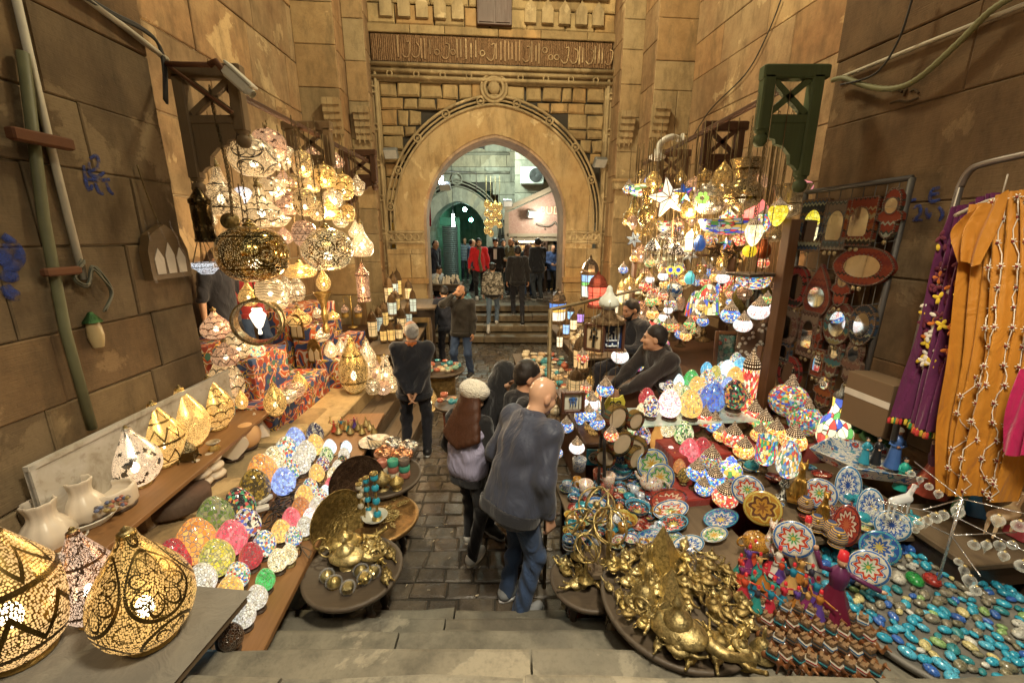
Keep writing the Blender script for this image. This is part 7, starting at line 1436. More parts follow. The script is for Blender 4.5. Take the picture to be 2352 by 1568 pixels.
K=Sdf(.02); n_=p10['nk']; [K.cap(n_+Vector((.075*math.cos(a),.0+.075*math.sin(a),-.01)),n_+Vector((.075*math.cos(a+.6),.075*math.sin(a+.6),-.01)),.03) for a in [q*.6 for q in range(11)]]; K.cap(n_+Vector((.04,-.09,-.03)),n_+Vector((-.0,-.16,-.3)),.03,.035); K.cap(n_+Vector((.0,-.16,-.3)),n_+Vector((.05,-.17,-.62)),.035,.045)
ob('scarf',K.mesh('scarf',.011,wrinkle(.006)),cloth('olive_scarf',(.12,.1,.05),150),p10['root'])
m=MB(); [m.ell((0,-.152,1.2-.035*i),(.018,.006,.014),8,5) for i in range(3)]; ob('print',m,plain('print_dark',(.05,.03,.03),.7),p10['root'])
p11=person('man in a white tee and black leather jacket behind the red hoodie',(-.5,13.2,.8),-5,1.02,0,0,0,.1,.1,sk=0,style='curly',tm=BKC,pm=JND,h=.012,fb=(.1,.25,0)); m=MB(); m.box((0,-.135,1.27),(.1,.03,.3),bev=.01); ob('tee_shirt',m,cloth('white_tee',(.6,.58,.55)),p11['root'])
person('man in black with a short beard behind the leather jacket',(-.28,13.8,.8),0,1.0,0,0,0,.2,.1,sk=0,tm=BKC,pm=JND,h=.013)
person('man in an olive quilted jacket looking down in front of the bead shop',(.02,13.2,.8),-30,1.03,0,0,0,-.3,.4,ha=(-.1,-.3,1.1),hb=(.1,-.3,1.1),sk=1,style='thin',tm=cloth('olive_puffer',(.13,.12,.06),60,.3,.6,1.,22),pm=JND,h=.012,fat=1.1,bulk=1.1,beard=True)
person('man in a dark sweater and jeans seen from behind before the bead shop',(.76,12.45,.8),205,1.02,0.03,0,0,0,.2,ha=(-.1,-.3,1.1),sk=0,tm=CHK,pm=DEN((.05,.06,.075)),h=.011,fat=1.08,top='sweater')
person('woman with long brown hair beside the dark sweater man',(.5,13.05,.8),190,.93,.05,0,0,0,.3,sk=2,hair=(.07,.03,.015),style='long',tm=cloth('teal_coat',(.03,.05,.07)),pm=JN,h=.013)
person('curly haired man standing inside the bead shop entrance',(.85,14.0,.8),20,.98,0,0,0,0,.2,sk=2,style='curly',tm=BKC,pm=JND,h=.013)
person('grey bearded man reading at the far right of the bead shop',(1.32,14.1,.8),10,.9,.1,0,0,0,.5,ha=(-.1,-.3,1.05),hb=(.1,-.3,1.05),sk=2,hair=(.2,.19,.18),style='thin',tm=cloth('blue_shirt',(.05,.1,.25)),pm=JND,h=.013,beard=True)
person('man in a dark jacket bending over the stall left of the arch',(-2.35,12.7,.8),55,1.0,.12,0,0,0,.5,sk=0,style='thin',tm=cloth('dark_navy',(.015,.018,.03)),pm=JND,h=.012)
person('seated man in a white shirt low at the stall left of the arch',(-2.15,12.25,.55),60,.95,.1,0,0,0,.3,sk=1,tm=cloth('white_shirt',(.5,.52,.55)),pm=JND,h=.012,sit=.45,fa=(-.1,-.45,0),fb=(.1,-.45,0))
person('man in a striped jersey standing deep in the green lit passage',(-2.0,18.2,.8),15,1.0,0,0,0,0,.2,sk=1,style='thin',tm=stripes('jersey',(.02,.03,.05),(.25,.3,.33),16),pm=JND,h=.014)
person('man in a blue jacket half hidden behind the red hoodie',(-1.36,14.3,.8),80,1.0,0,0,0,0,.3,sk=0,style='thin',tm=cloth('steel_blue',(.05,.08,.15)),pm=JND,h=.014)
# sellers in the right stall
q1=G(1462,760,.0); p22=person('seller with short dark hair in a dark sweater and checked collar behind lanterns',(1.52,5.15,.52),-62,1.0,.12,0,0,-.1,.2,ha=(-.1,-.38,.85),hb=(.12,-.36,.82),sk=1,tm=CHK,pm=JND,h=.008,sit=.5,fa=(-.12,-.5,0),fb=(.12,-.5,0),top='sweater',collar=cloth('checked_collar',(.3,.3,.33),60),beard=True)
p23=person('young seller in a black hoodie sitting with hands together beside the glowing eggs',(1.62,4.15,.42),-78,1.03,.42,0,.1,-.5,.0,ha=(-.06,-.62,.66),hb=(.06,-.62,.64),sk=0,tm=cloth('faded_black',(.022,.017,.016),230,.3),pm=JND,h=.0075,sit=.5,fa=(-.14,-.45,-.2),fb=(.14,-.42,-.2),hood=True,fat=1.1,curl=.9,bulk=1.05)
o=thing('wrist_watch','gold wrist watch on the young seller arm','watch',wpt(p23,p23['wr'][1]-(p23['wr'][1]-p23['el'][1]).normalized()*.0)); ob('case',MB().ell((0,-.02,.02),(.024,.018,.024),12,8),metal('watch_gold',GOLD,.25),o); m=MB(); m.torus(.037,.008,18,6); ob('strap',m,metal('watch_gold',GOLD,.25),o)
for lb,p,cy2 in(('stool under the young seller',(1.62,4.15,.42),.5),('stool under the seller behind the lanterns',(1.52,5.15,.52),.5)):
    o=thing('stool',lb,'stool',(p[0],p[1]+.02,p[2])); ob('seat',MB().lathe([(0,cy2-.06),(.2,cy2-.06),(.2,cy2-.01),(0,cy2)],18),WR,o);
    for k in range(4): ob('leg',MB().box((.13*math.cos(k*PI/2+.7),.13*math.sin(k*PI/2+.7),(cy2-.06)/2-.2),(.04,.04,cy2-.06+.4)),WR,o)
text('print','ICYNZ',.05,plain('print_white',(.5,.5,.48),.7),p23['root'],tuple(p23['up']((.0,-.165,.26))),(PI/2-.42,0,0),.002)
# two people seen in the left shop
person('person in a dark tee shirt with bare arm inside the left lamp shop',(-3.66,5.25,.78),75,1.0,.05,0,0,0,.2,ha=(-.3,-.05,.82),sk=2,tm=cloth('dark_tee',(.03,.032,.042),200),pm=JND,h=.009,sleeve=.0,top='tee_shirt',hair=(.05,.03,.02),style='long')
person('man in a red shirt with a wrist watch inside the left lamp shop',(-3.55,5.62,.78),60,1.0,.03,0,0,0,.2,ha=(-.28,-.12,.84),hb=(.28,-.05,.84),sk=1,tm=cloth('red_shirt',(.33,.035,.035),200),pm=JN,h=.009,sleeve=.35,top='shirt')
# ---------- mirrors on the wire rack ----------
RAN=math.atan2(RP_B[1]-RP_A[1],RP_B[0]-RP_A[0])
def onM(x,y,off=0.): return onR(x,y,.14+off)
IRON=plain('rack_iron',(.09,.085,.08),.6,.6,.3)
o=thing('wire_rack','tall dark iron rack with a wire grid carrying the framed mirrors','rack',(0,0,0)); m=MB()
for a,b in(((1852,442),(2096,408)),((2096,408),(1958,985)),((1852,442),(1768,1000))): m.tube([onM(*a),onM(*b)],.022,6)
ob('frame',m,IRON,o); m=MB()
for k in range(1,12):
    t=k/12; m.tube([onM(1852-84*t,442+558*t),onM(2096-138*t,408+577*t)],.004,4)
for k in range(1,9):
    t=k/9; m.tube([onM(1852+244*t,442-34*t),onM(1768+190*t,1000-15*t)],.004,4)
ob('wire_grid',m,IRON,o)
KR=[(.3,.03,.015),(.02,.015,.012),(.38,.05,.02),(.25,.02,.02)]; KB=[(.04,.09,.18),(.45,.4,.28),(.02,.03,.05),(.25,.12,.05)]; KO=[(.4,.09,.02),(.03,.02,.015),(.3,.04,.02),(.45,.3,.15)]; KW=[(.4,.36,.3),(.1,.1,.1),(.3,.2,.15),(.15,.18,.2)]; KT=[(.05,.16,.18),(.35,.25,.1),(.2,.04,.03),(.4,.36,.28)]; KP=[(.25,.1,.07),(.12,.05,.04),(.35,.2,.14),(.2,.06,.05)]
MIR=plain('mirror_glass',(.75,.8,.82),.04,1.,.02,4,0.); COW=plain('cowrie_edge',(.075,.045,.028),.6,0,.4,40)
def outline(kind,n=40):
    P=[]
    for k in range(n):
        t=2*PI*k/n; c,s=math.cos(t),math.sin(t)
        if kind=='oval': P.append((.5*c,.5*s))
        elif kind=='rect': a=max(abs(c),abs(s)); P.append((.5*c/a,.5*s/a))
        elif kind=='tear': P.append((.5*c*(1 if s<0 else (1-s)**.55*1.0+.0),.38*s-.12 if s<0 else .62*s-.12))
        elif kind=='eye': P.append((.5*math.copysign(abs(c)**.75,c)*1.,.5*s*abs(s)**.5 if True else 0))
    if kind=='hand': P=[(-.3,.38),(-.12,.5),(.12,.5),(.3,.38),(.36,.2),(.32,.05),(.48,.0),(.5,-.12),(.3,-.16),(.28,-.4),(.2,-.42),(.17,-.46),(.08,-.48),(.06,-.5),(-.06,-.5),(-.08,-.48),(-.17,-.46),(-.2,-.42),(-.28,-.4),(-.3,-.16),(-.5,-.12),(-.48,0),(-.32,.05),(-.36,.2)]
    return P
def mirror(x,y,w_,h_,kind,cols,label,arch_=False,mz=.0,ms=.6,sc=9):
    a,b=onM(x-w_/2,y,.03),onM(x+w_/2,y,.03); W=math.hypot(a.x-b.x,a.y-b.y); H=onM(x,y-h_/2).z-onM(x,y+h_/2).z; c=onM(x,y,.04)
    o=thing('framed_mirror',label,'mirror',c,(R.uniform(-.05,.02),0,RAN),'kilim framed mirrors on the wire rack'); pl=outline(kind); P=[(u*W,v*H) for u,v in pl]
    ob('kilim_frame',MB().prism(P,.04),kilim('kilim_%d'%int(cols[0][0]*1000+cols[0][2]*100),tuple(cols),26,30),o); m=MB()
    per=sum(math.dist(P[i],P[(i+1)%len(P)]) for i in range(len(P))); n=int(per/.019); acc=0.;i=0;q=P[0]
    step=per/n; d=0
    for i in range(len(P)):
        A,B_=P[i],P[(i+1)%len(P)]; L_=math.dist(A,B_); t=(step-acc) if acc>0 else 0
        while t<L_: m.ell((A[0]+(B_[0]-A[0])*t/L_,-.018,A[1]+(B_[1]-A[1])*t/L_),(.0085,.009,.0085),6,4); t+=step
        acc=L_-(t-step)
    mk=[]; n=28; mh=H*ms*(.62 if kind in('hand','tear') else 1.); mw=W*ms
    for k in range(n):
        t=2*PI*k/n; u,v=math.cos(t),math.sin(t)
        if kind=='rect' or arch_: a_=max(abs(u),abs(v)); u,v=(u/a_,v/a_) if v<0 else (u/max(abs(u),.02) if abs(u)>abs(v)*.9 and v<.3 else u*1.05,v)
        mk.append((u*mw*.5,v*mh*.5+mz*H))
    for u,v in mk: m.ell((u*1.08,-.02,(v-mz*H)*1.06+mz*H),(.006,.007,.006),6,4)
    ob('bead_edge',m,COW,o); ob('mirror_glass',MB().prism(mk,.046),MIR,o)
    m=MB(); n=R.choice([1,2,3])
    for k in range(n): m.lathe([(0,-.002),(.018,-.002),(.018,.002),(0,.002)],12,M=MT(((k-(n-1)/2)*.05,-.02,-H*.5-.03))@MR(PI/2,4,'X'))
    ob('coin',m,metal('old_coin',(.4,.32,.18),.45),o)
for a in[(1868,518,60,115,'rect',KB,'arched mirror in a blue and cream zigzag frame, top left of the rack',True),(1922,518,58,110,'rect',KW,'arched mirror in a pale patterned frame, second in the top row',True),(1977,510,70,108,'rect',KO,'arched mirror in an orange and black frame, third in the top row',True),(2049,491,56,112,'hand',[(.4,.06,.03),(.5,.45,.36),(.35,.04,.02),(.06,.07,.06)],'hand shaped red and white mirror at the top right corner',False,.16,.5),(1983,612,140,86,'eye',KR,'wide eye shaped mirror in dark red'),(1831,659,54,96,'oval',[(.4,.02,.025),(.02,.015,.015),(.42,.03,.03),(.02,.01,.01)],'oval mirror in a red and black frame, upper left'),(1881,668,62,122,'tear',[(.32,.05,.03),(.28,.04,.025),(.35,.07,.04),(.2,.03,.03)],'drop shaped mirror in plain red weave',False,-.12,.62),(1937,659,44,90,'hand',KR,'small hand mirror behind the eye shaped one',False,.16,.5),(1808,751,54,88,'oval',KP,'oval mirror in a brown striped frame, far left'),(1858,767,40,104,'rect',KP,'tall narrow mirror in a pinkish brown frame',True),(1927,744,64,98,'oval',KT,'oval mirror in a teal and gold zigzag frame'),(1983,747,60,94,'oval',KB,'oval mirror in a blue diamond frame near the right rail'),(1881,770,22,70,'hand',KR,'tiny red key shaped mirror in the middle',False,.2,.4),(1813,856,52,80,'oval',[(.4,.02,.025),(.02,.015,.015),(.42,.03,.03),(.02,.01,.01)],'oval mirror in a red and black frame, lower left'),(1881,833,28,64,'rect',KO,'small rectangular mirror in orange and brown',True),(1917,823,42,94,'hand',KT,'hand mirror with striped fingers in the lower middle',False,.16,.5),(1960,830,48,104,'hand',KP,'purple brown hand mirror near the right rail',False,.16,.5),(1894,893,44,92,'hand',KO,'hand mirror low down above the ribbed lamps',False,.16,.5),(1953,912,46,76,'oval',KO,'oval mirror low on the right behind the bottle lamp'),(1802,806,30,46,'rect',KB,'small blue striped mirror at the left rail')]: mirror(*a)
# ---------- dresses on the rail ----------
def onD(x,y,off=.38): return onR(x,y,off)
m=MB(); m.tube([onD(*q,.3) for q in((2052,1010),(2120,730),(2205,430))]+curve3([onD(*q,.3) for q in((2205,430),(2225,395),(2262,376),(2400,345))],5),.02,8); m.tube([onD(2140,650,.3),onD(2290,690,.1)],.006,5); tag(ob('clothes_rail',m,plain('rail_metal',(.16,.14,.13),.4,.7,.3)),'bent metal clothes rail carrying the dresses','clothes rail')
def dress(name,label,left,right,mat,folds=5,amp=.05,off=.38,ny=26,nx=40,seed=0):
    """cloth between a left and a right edge given top to bottom"""
    L_=curve3([onD(*q,off) for q in left],8); Rr=curve3([onD(*q,off) for q in right],8); n=min(len(L_),len(Rr)); c=L_[0]
    o=thing(name,label,'dress',c,RAN); inv=(MT(c)@MR(RAN,4,'Z')).inverted(); grid=[]; m=MB(); vs=[];fs=[]
    for i in range(n):
        a,b=inv@L_[int(i*(len(L_)-1)/(n-1))],inv@Rr[int(i*(len(Rr)-1)/(n-1))]; row=[]
        for k in range(nx+1):
            t=k/nx; p=a+(b-a)*t; v=i/(n-1); f=amp*(.25+v)*math.sin(t*folds*2*PI+seed+.8*math.sin(v*3+seed)+1.9*math.sin(t*6+seed*2))*(.6+.4*math.sin(t*11+seed))+amp*.3*math.sin(t*folds*4.3*PI+v*4); row.append(p+Vector((0,-f-.02,.01*math.sin(t*9+seed))))
        grid.append(row)
    W=nx+1; vs=[p for r in grid for p in r]; fs=[[i*W+k,i*W+k+1,(i+1)*W+k+1,(i+1)*W+k] for i in range(n-1) for k in range(nx)]
    m.add(vs,fs,sm=True); ob('cloth',m,mat,o); return o,grid
PUR=cloth('purple_cotton',(.115,.018,.075),240,.2,.85,.35,9); MUS=cloth('mustard_satin',(.46,.19,.018),260,.15,.6,.35,8,.1,.4); MAG=cloth('magenta_cloth',(.4,.012,.09),240)
o,g_=dress('dress','purple dress with embroidered flowers and a tasselled hem',[(2190,480),(2150,600),(2118,760),(2088,860),(2062,958)],[(2300,440),(2300,600),(2260,760),(2235,880),(2205,1010)],PUR,3.2,.06,.36,seed=1)
FC=[plain('thread%d'%i,c,.8) for i,c in enumerate([(.6,.56,.5),(.6,.42,.03),(.5,.14,.02),(.1,.01,.03)])]; rn=RD(3); MBS=[MB() for _ in FC]; nr=len(g_)
for k in range(64):
    i=int(nr*rn.uniform(.14,.68)); j=rn.choice([rn.randint(1,15),rn.randint(1,12),rn.randint(14,26)]); p=g_[min(i,nr-1)][j]; q=rn.randrange(4); a=rn.uniform(0,6)
    for s in range(rn.choice([1,3,4])): MBS[q].ell((0,0,0),(.022,.004,.012),8,5,M=MT(p+Vector((.02*math.cos(a+s*1.6),-.012,.02*math.sin(a+s*1.6))))@MR(-(a+s*1.6),4,'Y'))
for q,b in enumerate(MBS):
    if b.v: ob('embroidery_pattern',b,FC[q],o)
TS=[MB() for _ in range(4)]
for k in range(0,41): p=g_[-1][k]; TS[k%4].lathe([(0,.0),(.011,-.012),(.009,-.03),(.012,-.045),(0,-.045)],6,M=MT(p))
for q,b in enumerate(TS): ob('tassel',b,plain('tassel%d'%q,[(.4,.03,.03),(.55,.4,.04),(.03,.2,.06),(.45,.12,.03)][q],.9),o)
o,g_=dress('dress','mustard dress with white vine embroidery beside the purple one',[(2235,470),(2215,640),(2200,820),(2172,980),(2165,1130)],[(2420,420),(2440,640),(2420,820),(2380,1000),(2330,1150)],MUS,3.6,.07,.5,seed=3)
WV=plain('white_thread',(.62,.56,.46),.8); RV=plain('dark_red_thread',(.18,.03,.02),.8); m=MB(); m2=MB(); nr=len(g_)
for col in(10,15,20,25,30,35):
    pts=[]
    for i in range(1 if col>12 else int(nr*.55),nr-1):
        j=min(38,max(1,int(col+2.0*math.sin(i*1.1)))); pts.append(g_[i][j]+Vector((0,-.012,0)))
    m.tube(pts,.0028,4)
    for i in range(0,len(pts),2):
        for s in range(6):
            a=s*PI/3; m.tube([pts[i],pts[i]+Vector((.018*math.cos(a),-.004,.018*math.sin(a)))],.003,4)
        m2.ell(pts[i]+Vector((0,-.006,0)),(.008,.004,.008),6,4)
ob('embroidery_pattern',m,WV,o); ob('embroidery_pattern',m2,RV,o)
o,_=dress('blouse','shiny mustard blouse sleeve on a hanger above the dresses',[(2215,500),(2192,535),(2203,600)],[(2320,440),(2300,520),(2262,612)],MUS,1.2,.03,.56,seed=5)
m=MB(); c=onD(2300,455,.5); m.tube(curve3([c+Vector((0,.22,-.08)),c,c+Vector((0,-.22,-.08))],4),.012,6); m.tube([c,c+Vector((0,0,.12))],.004,5); tag(ob('hanger',m,plain('hanger_plastic',(.35,.3,.24),.5)),'pale plastic hanger holding the mustard blouse','hanger')
dress('garment','magenta garment corner hanging at the right photo edge',[(2352,850),(2318,960),(2305,1040)],[(2440,830),(2440,950),(2430,1050)],MAG,1.5,.03,.6,seed=2)
m=MB(); c=onR(2012,925,.2); m.box((0,0,0),(.36,.2,.42),bev=.004); o=ob('cardboard_box',m,plain('cardboard',(.13,.08,.04),.85,0,.15,5),None,c,RAN); tag(o,'brown cardboard box leaning on the wall behind the mirror rack','box'); ob('tape',MB().box((0,-.101,.05),(.362,.004,.05)),plain('tape_white',(.5,.45,.38),.4),o)
# ---------- small figures ----------
def fig(p,H,skirt,topc,hat,label,hatk='fez',arms=1,rz=0,group=None,name='figurine',skincol=(.5,.3,.19),cat='figurine',detail=True):
    o=thing(name,label,cat,p,rz,group,H); pc=lambda n,c: plain('paint_%d_%d_%d'%tuple(int(q*200) for q in c),c,.35,0,.15,9,.05)
    ob('skirt',cm('figskirt%d'%(hatk=='fez'),lambda:L(spl([(.26,0),(.25,.03),(.19,.16),(.11,.36),(.075,.48)] if hatk=='fez' else [(.15,0),(.15,.03),(.12,.2),(.1,.4),(.085,.5)],3),20,flute=.07 if hatk=='fez' else .03,fk=7)),pc('a',skirt),o)
    def tor():
        m=MB(); m.lathe(spl([(.075,.47),(.095,.58),(.1,.66),(.05,.74),(.03,.76)],2),12)
        if arms==1: m.tube([(-.09,0,.67),(-.2,-.03,.7),(-.28,-.05,.92)],.028,6); m.tube([(.09,0,.67),(.24,-.02,.62),(.38,-.04,.58)],.028,6)
        else: m.tube([(-.09,0,.66),(-.13,-.04,.55),(-.03,-.1,.52)],.03,6); m.tube([(.09,0,.66),(.13,-.04,.55),(.03,-.1,.52)],.03,6)
        return m
    ob('torso',cm('figtorso%d'%arms,tor),pc('b',topc),o)
    def hd():
        m=MB(); m.ell((0,-.005,.815),(.05,.055,.065),10,8); m.ell((0,-.06,.81),(.01,.012,.014),6,4)
        if arms==1: m.ell((-.285,-.05,.95),(.03,.02,.04),6,5); m.ell((.41,-.04,.575),(.04,.02,.025),6,5)
        else: m.ell((0,-.11,.52),(.04,.03,.03),6,5)
        return m
    ob('head',cm('fighead%d'%arms,hd),pc('c',skincol),o)
    ob('hat',cm('fighat'+hatk,lambda:L([(.054,.85),(.045,.95),(0,.955)],12) if hatk=='fez' else (MB().ell((0,.02,.85),(.062,.065,.06),12,8) if hatk=='hair' else MB().ell((0,.01,.87),(.07,.075,.05),12,8).ell((0,.0,.9),(.05,.05,.04),10,6))),pc('d',hat),o)
    return o
def fg(x,yb,yt,z,*a,**k): p=G(x,yb,z); return fig(p,YP(x,yt,p.y).z-z,*a,**k)
FZ=(.5,.02,.03)
fg(2130,1128,1000,.92,(.4,.07,.04),(.12,.03,.07),FZ,'big dervish figure with a red skirt and raised arm',rz=.3); fg(2235,1172,1055,.85,(.03,.12,.25),(.03,.035,.07),FZ,'big dervish figure in navy and blue near the right edge',rz=.2); fg(2352,1230,1110,.85,(.25,.03,.04),(.06,.25,.05),FZ,'green topped dervish figure cut by the right photo edge',rz=.2)
fg(1983,1062,998,1.0,(.03,.25,.36),(.03,.25,.36),(.015,.012,.012),'woman figurine in a turquoise dress, left of the pair','hair',2,rz=-.4); fg(2009,1064,998,1.0,(.015,.015,.018),(.015,.015,.018),(.015,.012,.012),'woman figurine in a black dress, right of the pair','hair',2,rz=-.4); fg(2048,1072,975,1.0,(.05,.12,.34),(.05,.12,.34),(.6,.6,.56),'man figurine in a blue robe and white turban','turban',2,rz=-.5,skincol=(.25,.12,.07)); fg(2066,1122,1042,.88,(.02,.32,.26),(.02,.32,.26),(.015,.012,.012),'woman figurine in a bright green dress','hair',2,rz=-.3); fg(2088,1130,1085,.88,(.2,.12,.28),(.2,.12,.28),(.05,.03,.03),'small lilac figurine beside the green one','hair',2); fg(2196,1180,1098,.85,(.1,.2,.1),(.12,.24,.12),(.02,.015,.015),'woman figurine in dull green among the glass ornaments','hair',2)
o=thing('ceramic_tray','blue and white ceramic boat tray holding the woman figurines','tray',G(2010,1072,.95),-.3); ob('bowl',L([(0,0),(.24,0),(.3,.09),(.285,.09),(.235,.012),(0,.012)],6,sm=False,sx=1.5),glaze('tray_blue',(.5,.5,.45),((.05,.15,.35),(.3,.05,.04),(.06,.22,.3)),16),o)
o=thing('green_statue','green bronze statue of a seated man with a fez behind the oval lamp','statue',G(2000,1010,.98),-.4,None,1.); S_=Sdf(.03); S_.cap((0,0,.05),(0,0,.2),.09,.07).cap((-.07,-.02,.2),(-.13,-.08,.1),.03).cap((.07,-.02,.2),(.1,-.1,.13),.03).ell((0,-.01,.32),(.05,.055,.065)).cap((-.05,-.05,.05),(-.05,-.16,.04),.045).cap((.05,-.05,.05),(.05,-.16,.04),.045); ob('body',S_.mesh('body',.009),metal('verdigris',(.06,.14,.05),.45,.5),o); ob('fez',L([(.05,.36),(.043,.44),(0,.445)],14),metal('verdigris',(.06,.14,.05),.45,.5),o)
# dervish dolls
DC_=[(.5,.07,.03),(.02,.2,.32),(.4,.16,.03),(.2,.03,.12),(.03,.25,.22),(.45,.03,.05),(.1,.05,.25),(.5,.3,.1),(.04,.04,.06)]; rn=RD(14); DT=['red orange','teal','amber orange','plum','sea green','crimson','violet','yellow','black']
DSPOT=[(1700,1340),(1725,1365),(1752,1345),(1715,1305),(1740,1318),(1765,1310),(1790,1330),(1815,1350),(1842,1370),(1770,1380),(1795,1392),(1825,1398),(1850,1400),(1735,1395),(1705,1375),(1868,1385),(1780,1290),(1800,1305),(1728,1290),(1752,1282),(1835,1330),(1858,1345),(1696,1320),(1765,1400),(1875,1415)]
for i,(x,y) in enumerate(DSPOT):
    k=i%9; p=G(x,y,.66); fig(p,.17*rn.uniform(.9,1.1),DC_[k],DC_[(k+3+i//9)%9],FZ,'little dervish doll with a %s skirt and red fez'%DT[k],rz=rn.uniform(-1,1),group='little dervish dolls crowded on the table')
fg(1838,1290,1180,.66,(.6,.55,.45),(.6,.55,.45),FZ,'white whirling dervish figure, taller than the dolls',rz=.8); fg(1782,1318,1250,.66,(.62,.58,.5),(.62,.58,.5),FZ,'white dervish figure with outstretched arms among the dolls'); fg(1905,1420,1258,.62,(.12,.01,.03),(.1,.02,.07),FZ,'big dervish figure in dark plum with raised arm beside the scarabs',rz=-.4)
# ---------- tables ----------
TRW=wood('tray_wood',(.12,.09,.06),(.07,.05,.035),.5)
def rtable(p,r,z,label,mat=None,legs=True,rim=.02,name='round_table'):
    o=thing(name,label,'table',(p.x,p.y,0)); ob('table_top',L([(0,z-.03),(r,z-.03),(r+.01,z-.01),(r+.01,z+rim*.4),(r-.012,z+rim*.4),(r-.02,z),(0,z)],40),mat or TRW,o)
    if legs:
        for k in range(4):
            a=PI/4+k*PI/2; ob('leg',cm('tleg%.2f'%z,lambda:L([(.025,0),(.03,.08*z),(.018,.12*z),(.034,.25*z),(.02,.32*z),(.036,.55*z),(.02,.62*z),(.032,.8*z),(.025,z-.03)],10)),wood('dark_turned',(.05,.03,.018),(.025,.015,.01),.4),o,(r*.62*math.cos(a),r*.62*math.sin(a),0))
    return Vector((p.x,p.y,z))
def wbox(p,d,z,label,mat):
    o=thing('wooden_table',label,'table',(p[0],p[1],0),p[2] if len(p)>2 else 0); ob('table_top',MB().box((0,0,z-.02),(d[0],d[1],.04),bev=.006),mat,o)
    for sx in(-1,1):
        for sy in(-1,1): ob('leg',MB().box((sx*d[0]*.44,sy*d[1]*.44,(z-.04)/2),(.05,.05,z-.04)),wood('dark_turned',(.05,.03,.018),(.025,.015,.01),.4),o)
    ob('apron',MB().box((0,0,z-.12),(d[0]*.9,d[1]*.9,.14)),wood('dark_turned',(.05,.03,.018),(.025,.015,.01),.4),o)
ta=rtable(G(812,1308,.5),.31,.5,'small round dark table loaded with brass genie lamps near the steps')
tb=rtable(G(872,1188,.44),.3,.44,'round table with a copper tray of ankh charms',metal('ankh_tray',(.42,.25,.1),.35,.5)); tc=rtable(G(880,1092,.5),.34,.5,'round dark table with stacked coloured jars and copper pots')
wbox((1.0,2.75,.12),(1.15,1.0),.6,'wooden table crowded with painted pottery',OLDW); tb2=rtable(G(1352,1330,.5),.24,.5,'small round table with brass figures at the lane edge'); tb3=rtable(G(1555,1375,.64),.42,.64,'round table heaped with shining brass lamps')
wbox((1.62,2.12,.1),(.72,.45),.64,'wooden table crowded with dervish dolls',OLDW); wbox((1.55,1.66,.1),(.95,.5),.58,'wooden table of little camels in the lower right',OLDW)
ts=rtable(G(2150,1392,.66),.56,.66,'big round grey table covered with scarabs',plain('table_grey',(.16,.15,.13),.6)); wbox((2.3,2.75,.05),(.95,.9),.78,'wooden stand behind the upright plates',OLDW); wbox((2.85,2.3,.1),(.55,.55),.84,'wooden stand under the big dervish figures and glass ornaments',OLDW)
# scarabs
def scarab():
    m=MB(); m.ell((0,0,.12),(.36,.5,.3),14,8); m.v=[(x,y,max(z,0)) for x,y,z in m.v]; m.tube([(0,.46,.2),(0,.15,.43),(0,-.1,.43)],.018,4); m.tube([(-.35,-.14,.14),(-.2,-.16,.34),(0,-.17,.425),(.2,-.16,.34),(.35,-.14,.14)],.02,4); m.tube([(-.28,-.34,.12),(0,-.36,.32),(.28,-.34,.12)],.02,4); return m
SCM=cm('scarab',scarab); SC=[('turquoise',(.03,.32,.48)),('cobalt blue',(.04,.13,.45)),('sky blue',(.08,.4,.58)),('grey stone',(.2,.18,.13)),('dusty olive',(.17,.16,.1)),('pale yellow',(.55,.48,.22)),('white glazed',(.55,.55,.5)),('light green',(.25,.4,.15)),('teal',(.03,.22,.25))]
def scar(p,s,c,label,rz): o=thing('scarab',label,'scarab',p,(R.uniform(-.12,.12),R.uniform(-.12,.12),rz),'glazed scarabs spread on the round grey table',s); ob('shell',SCM,glaze('scarab_'+c[0],c[1],(tuple(x*.4 for x in c[1]),tuple(min(1,x*1.7) for x in c[1]),tuple(x*.5 for x in c[1])),3.2,.22,.8),o)
big=[(2012,1322,(.45,.03,.03),'big bright red scarab, left of two red ones'),(2060,1330,(.55,.53,.46),'big white scarab between red and green ones'),(2100,1334,(.03,.3,.07),'big green scarab between white and red ones'),(2140,1336,(.42,.04,.03),'second big red scarab right of the green one')]; occ=[]
for x,y,c,lb in big: p=G(x,y,.672); scar(p,.115,(lb.split()[1]+'big',c),lb,R.uniform(-.6,-.2)); occ.append((p.x,p.y,.06))
rn=RD(77); cnt=0
for it in range(9000):
    a,q=rn.uniform(0,2*PI),.535*math.sqrt(rn.random()); s=rn.uniform(.04,.075) if q<.46 else rn.uniform(.065,.085); x,y=ts.x+q*math.cos(a),ts.y+q*math.sin(a)
    if any((x-u)**2+(y-v)**2<(r_+s*.33)**2 for u,v,r_ in occ): continue
    occ.append((x,y,s*.33)); k=rn.choice((0,0,1,2)) if q>.44 else rn.choice((0,0,2,3,3,4,1,5,6,7,8,3,0)); scar(Vector((x,y,.672)),s,SC[k],'%s %s scarab on the round grey table'%('small' if s<.066 else 'larger',SC[k][0]),rn.uniform(0,6)); cnt+=1
    if cnt>285: break
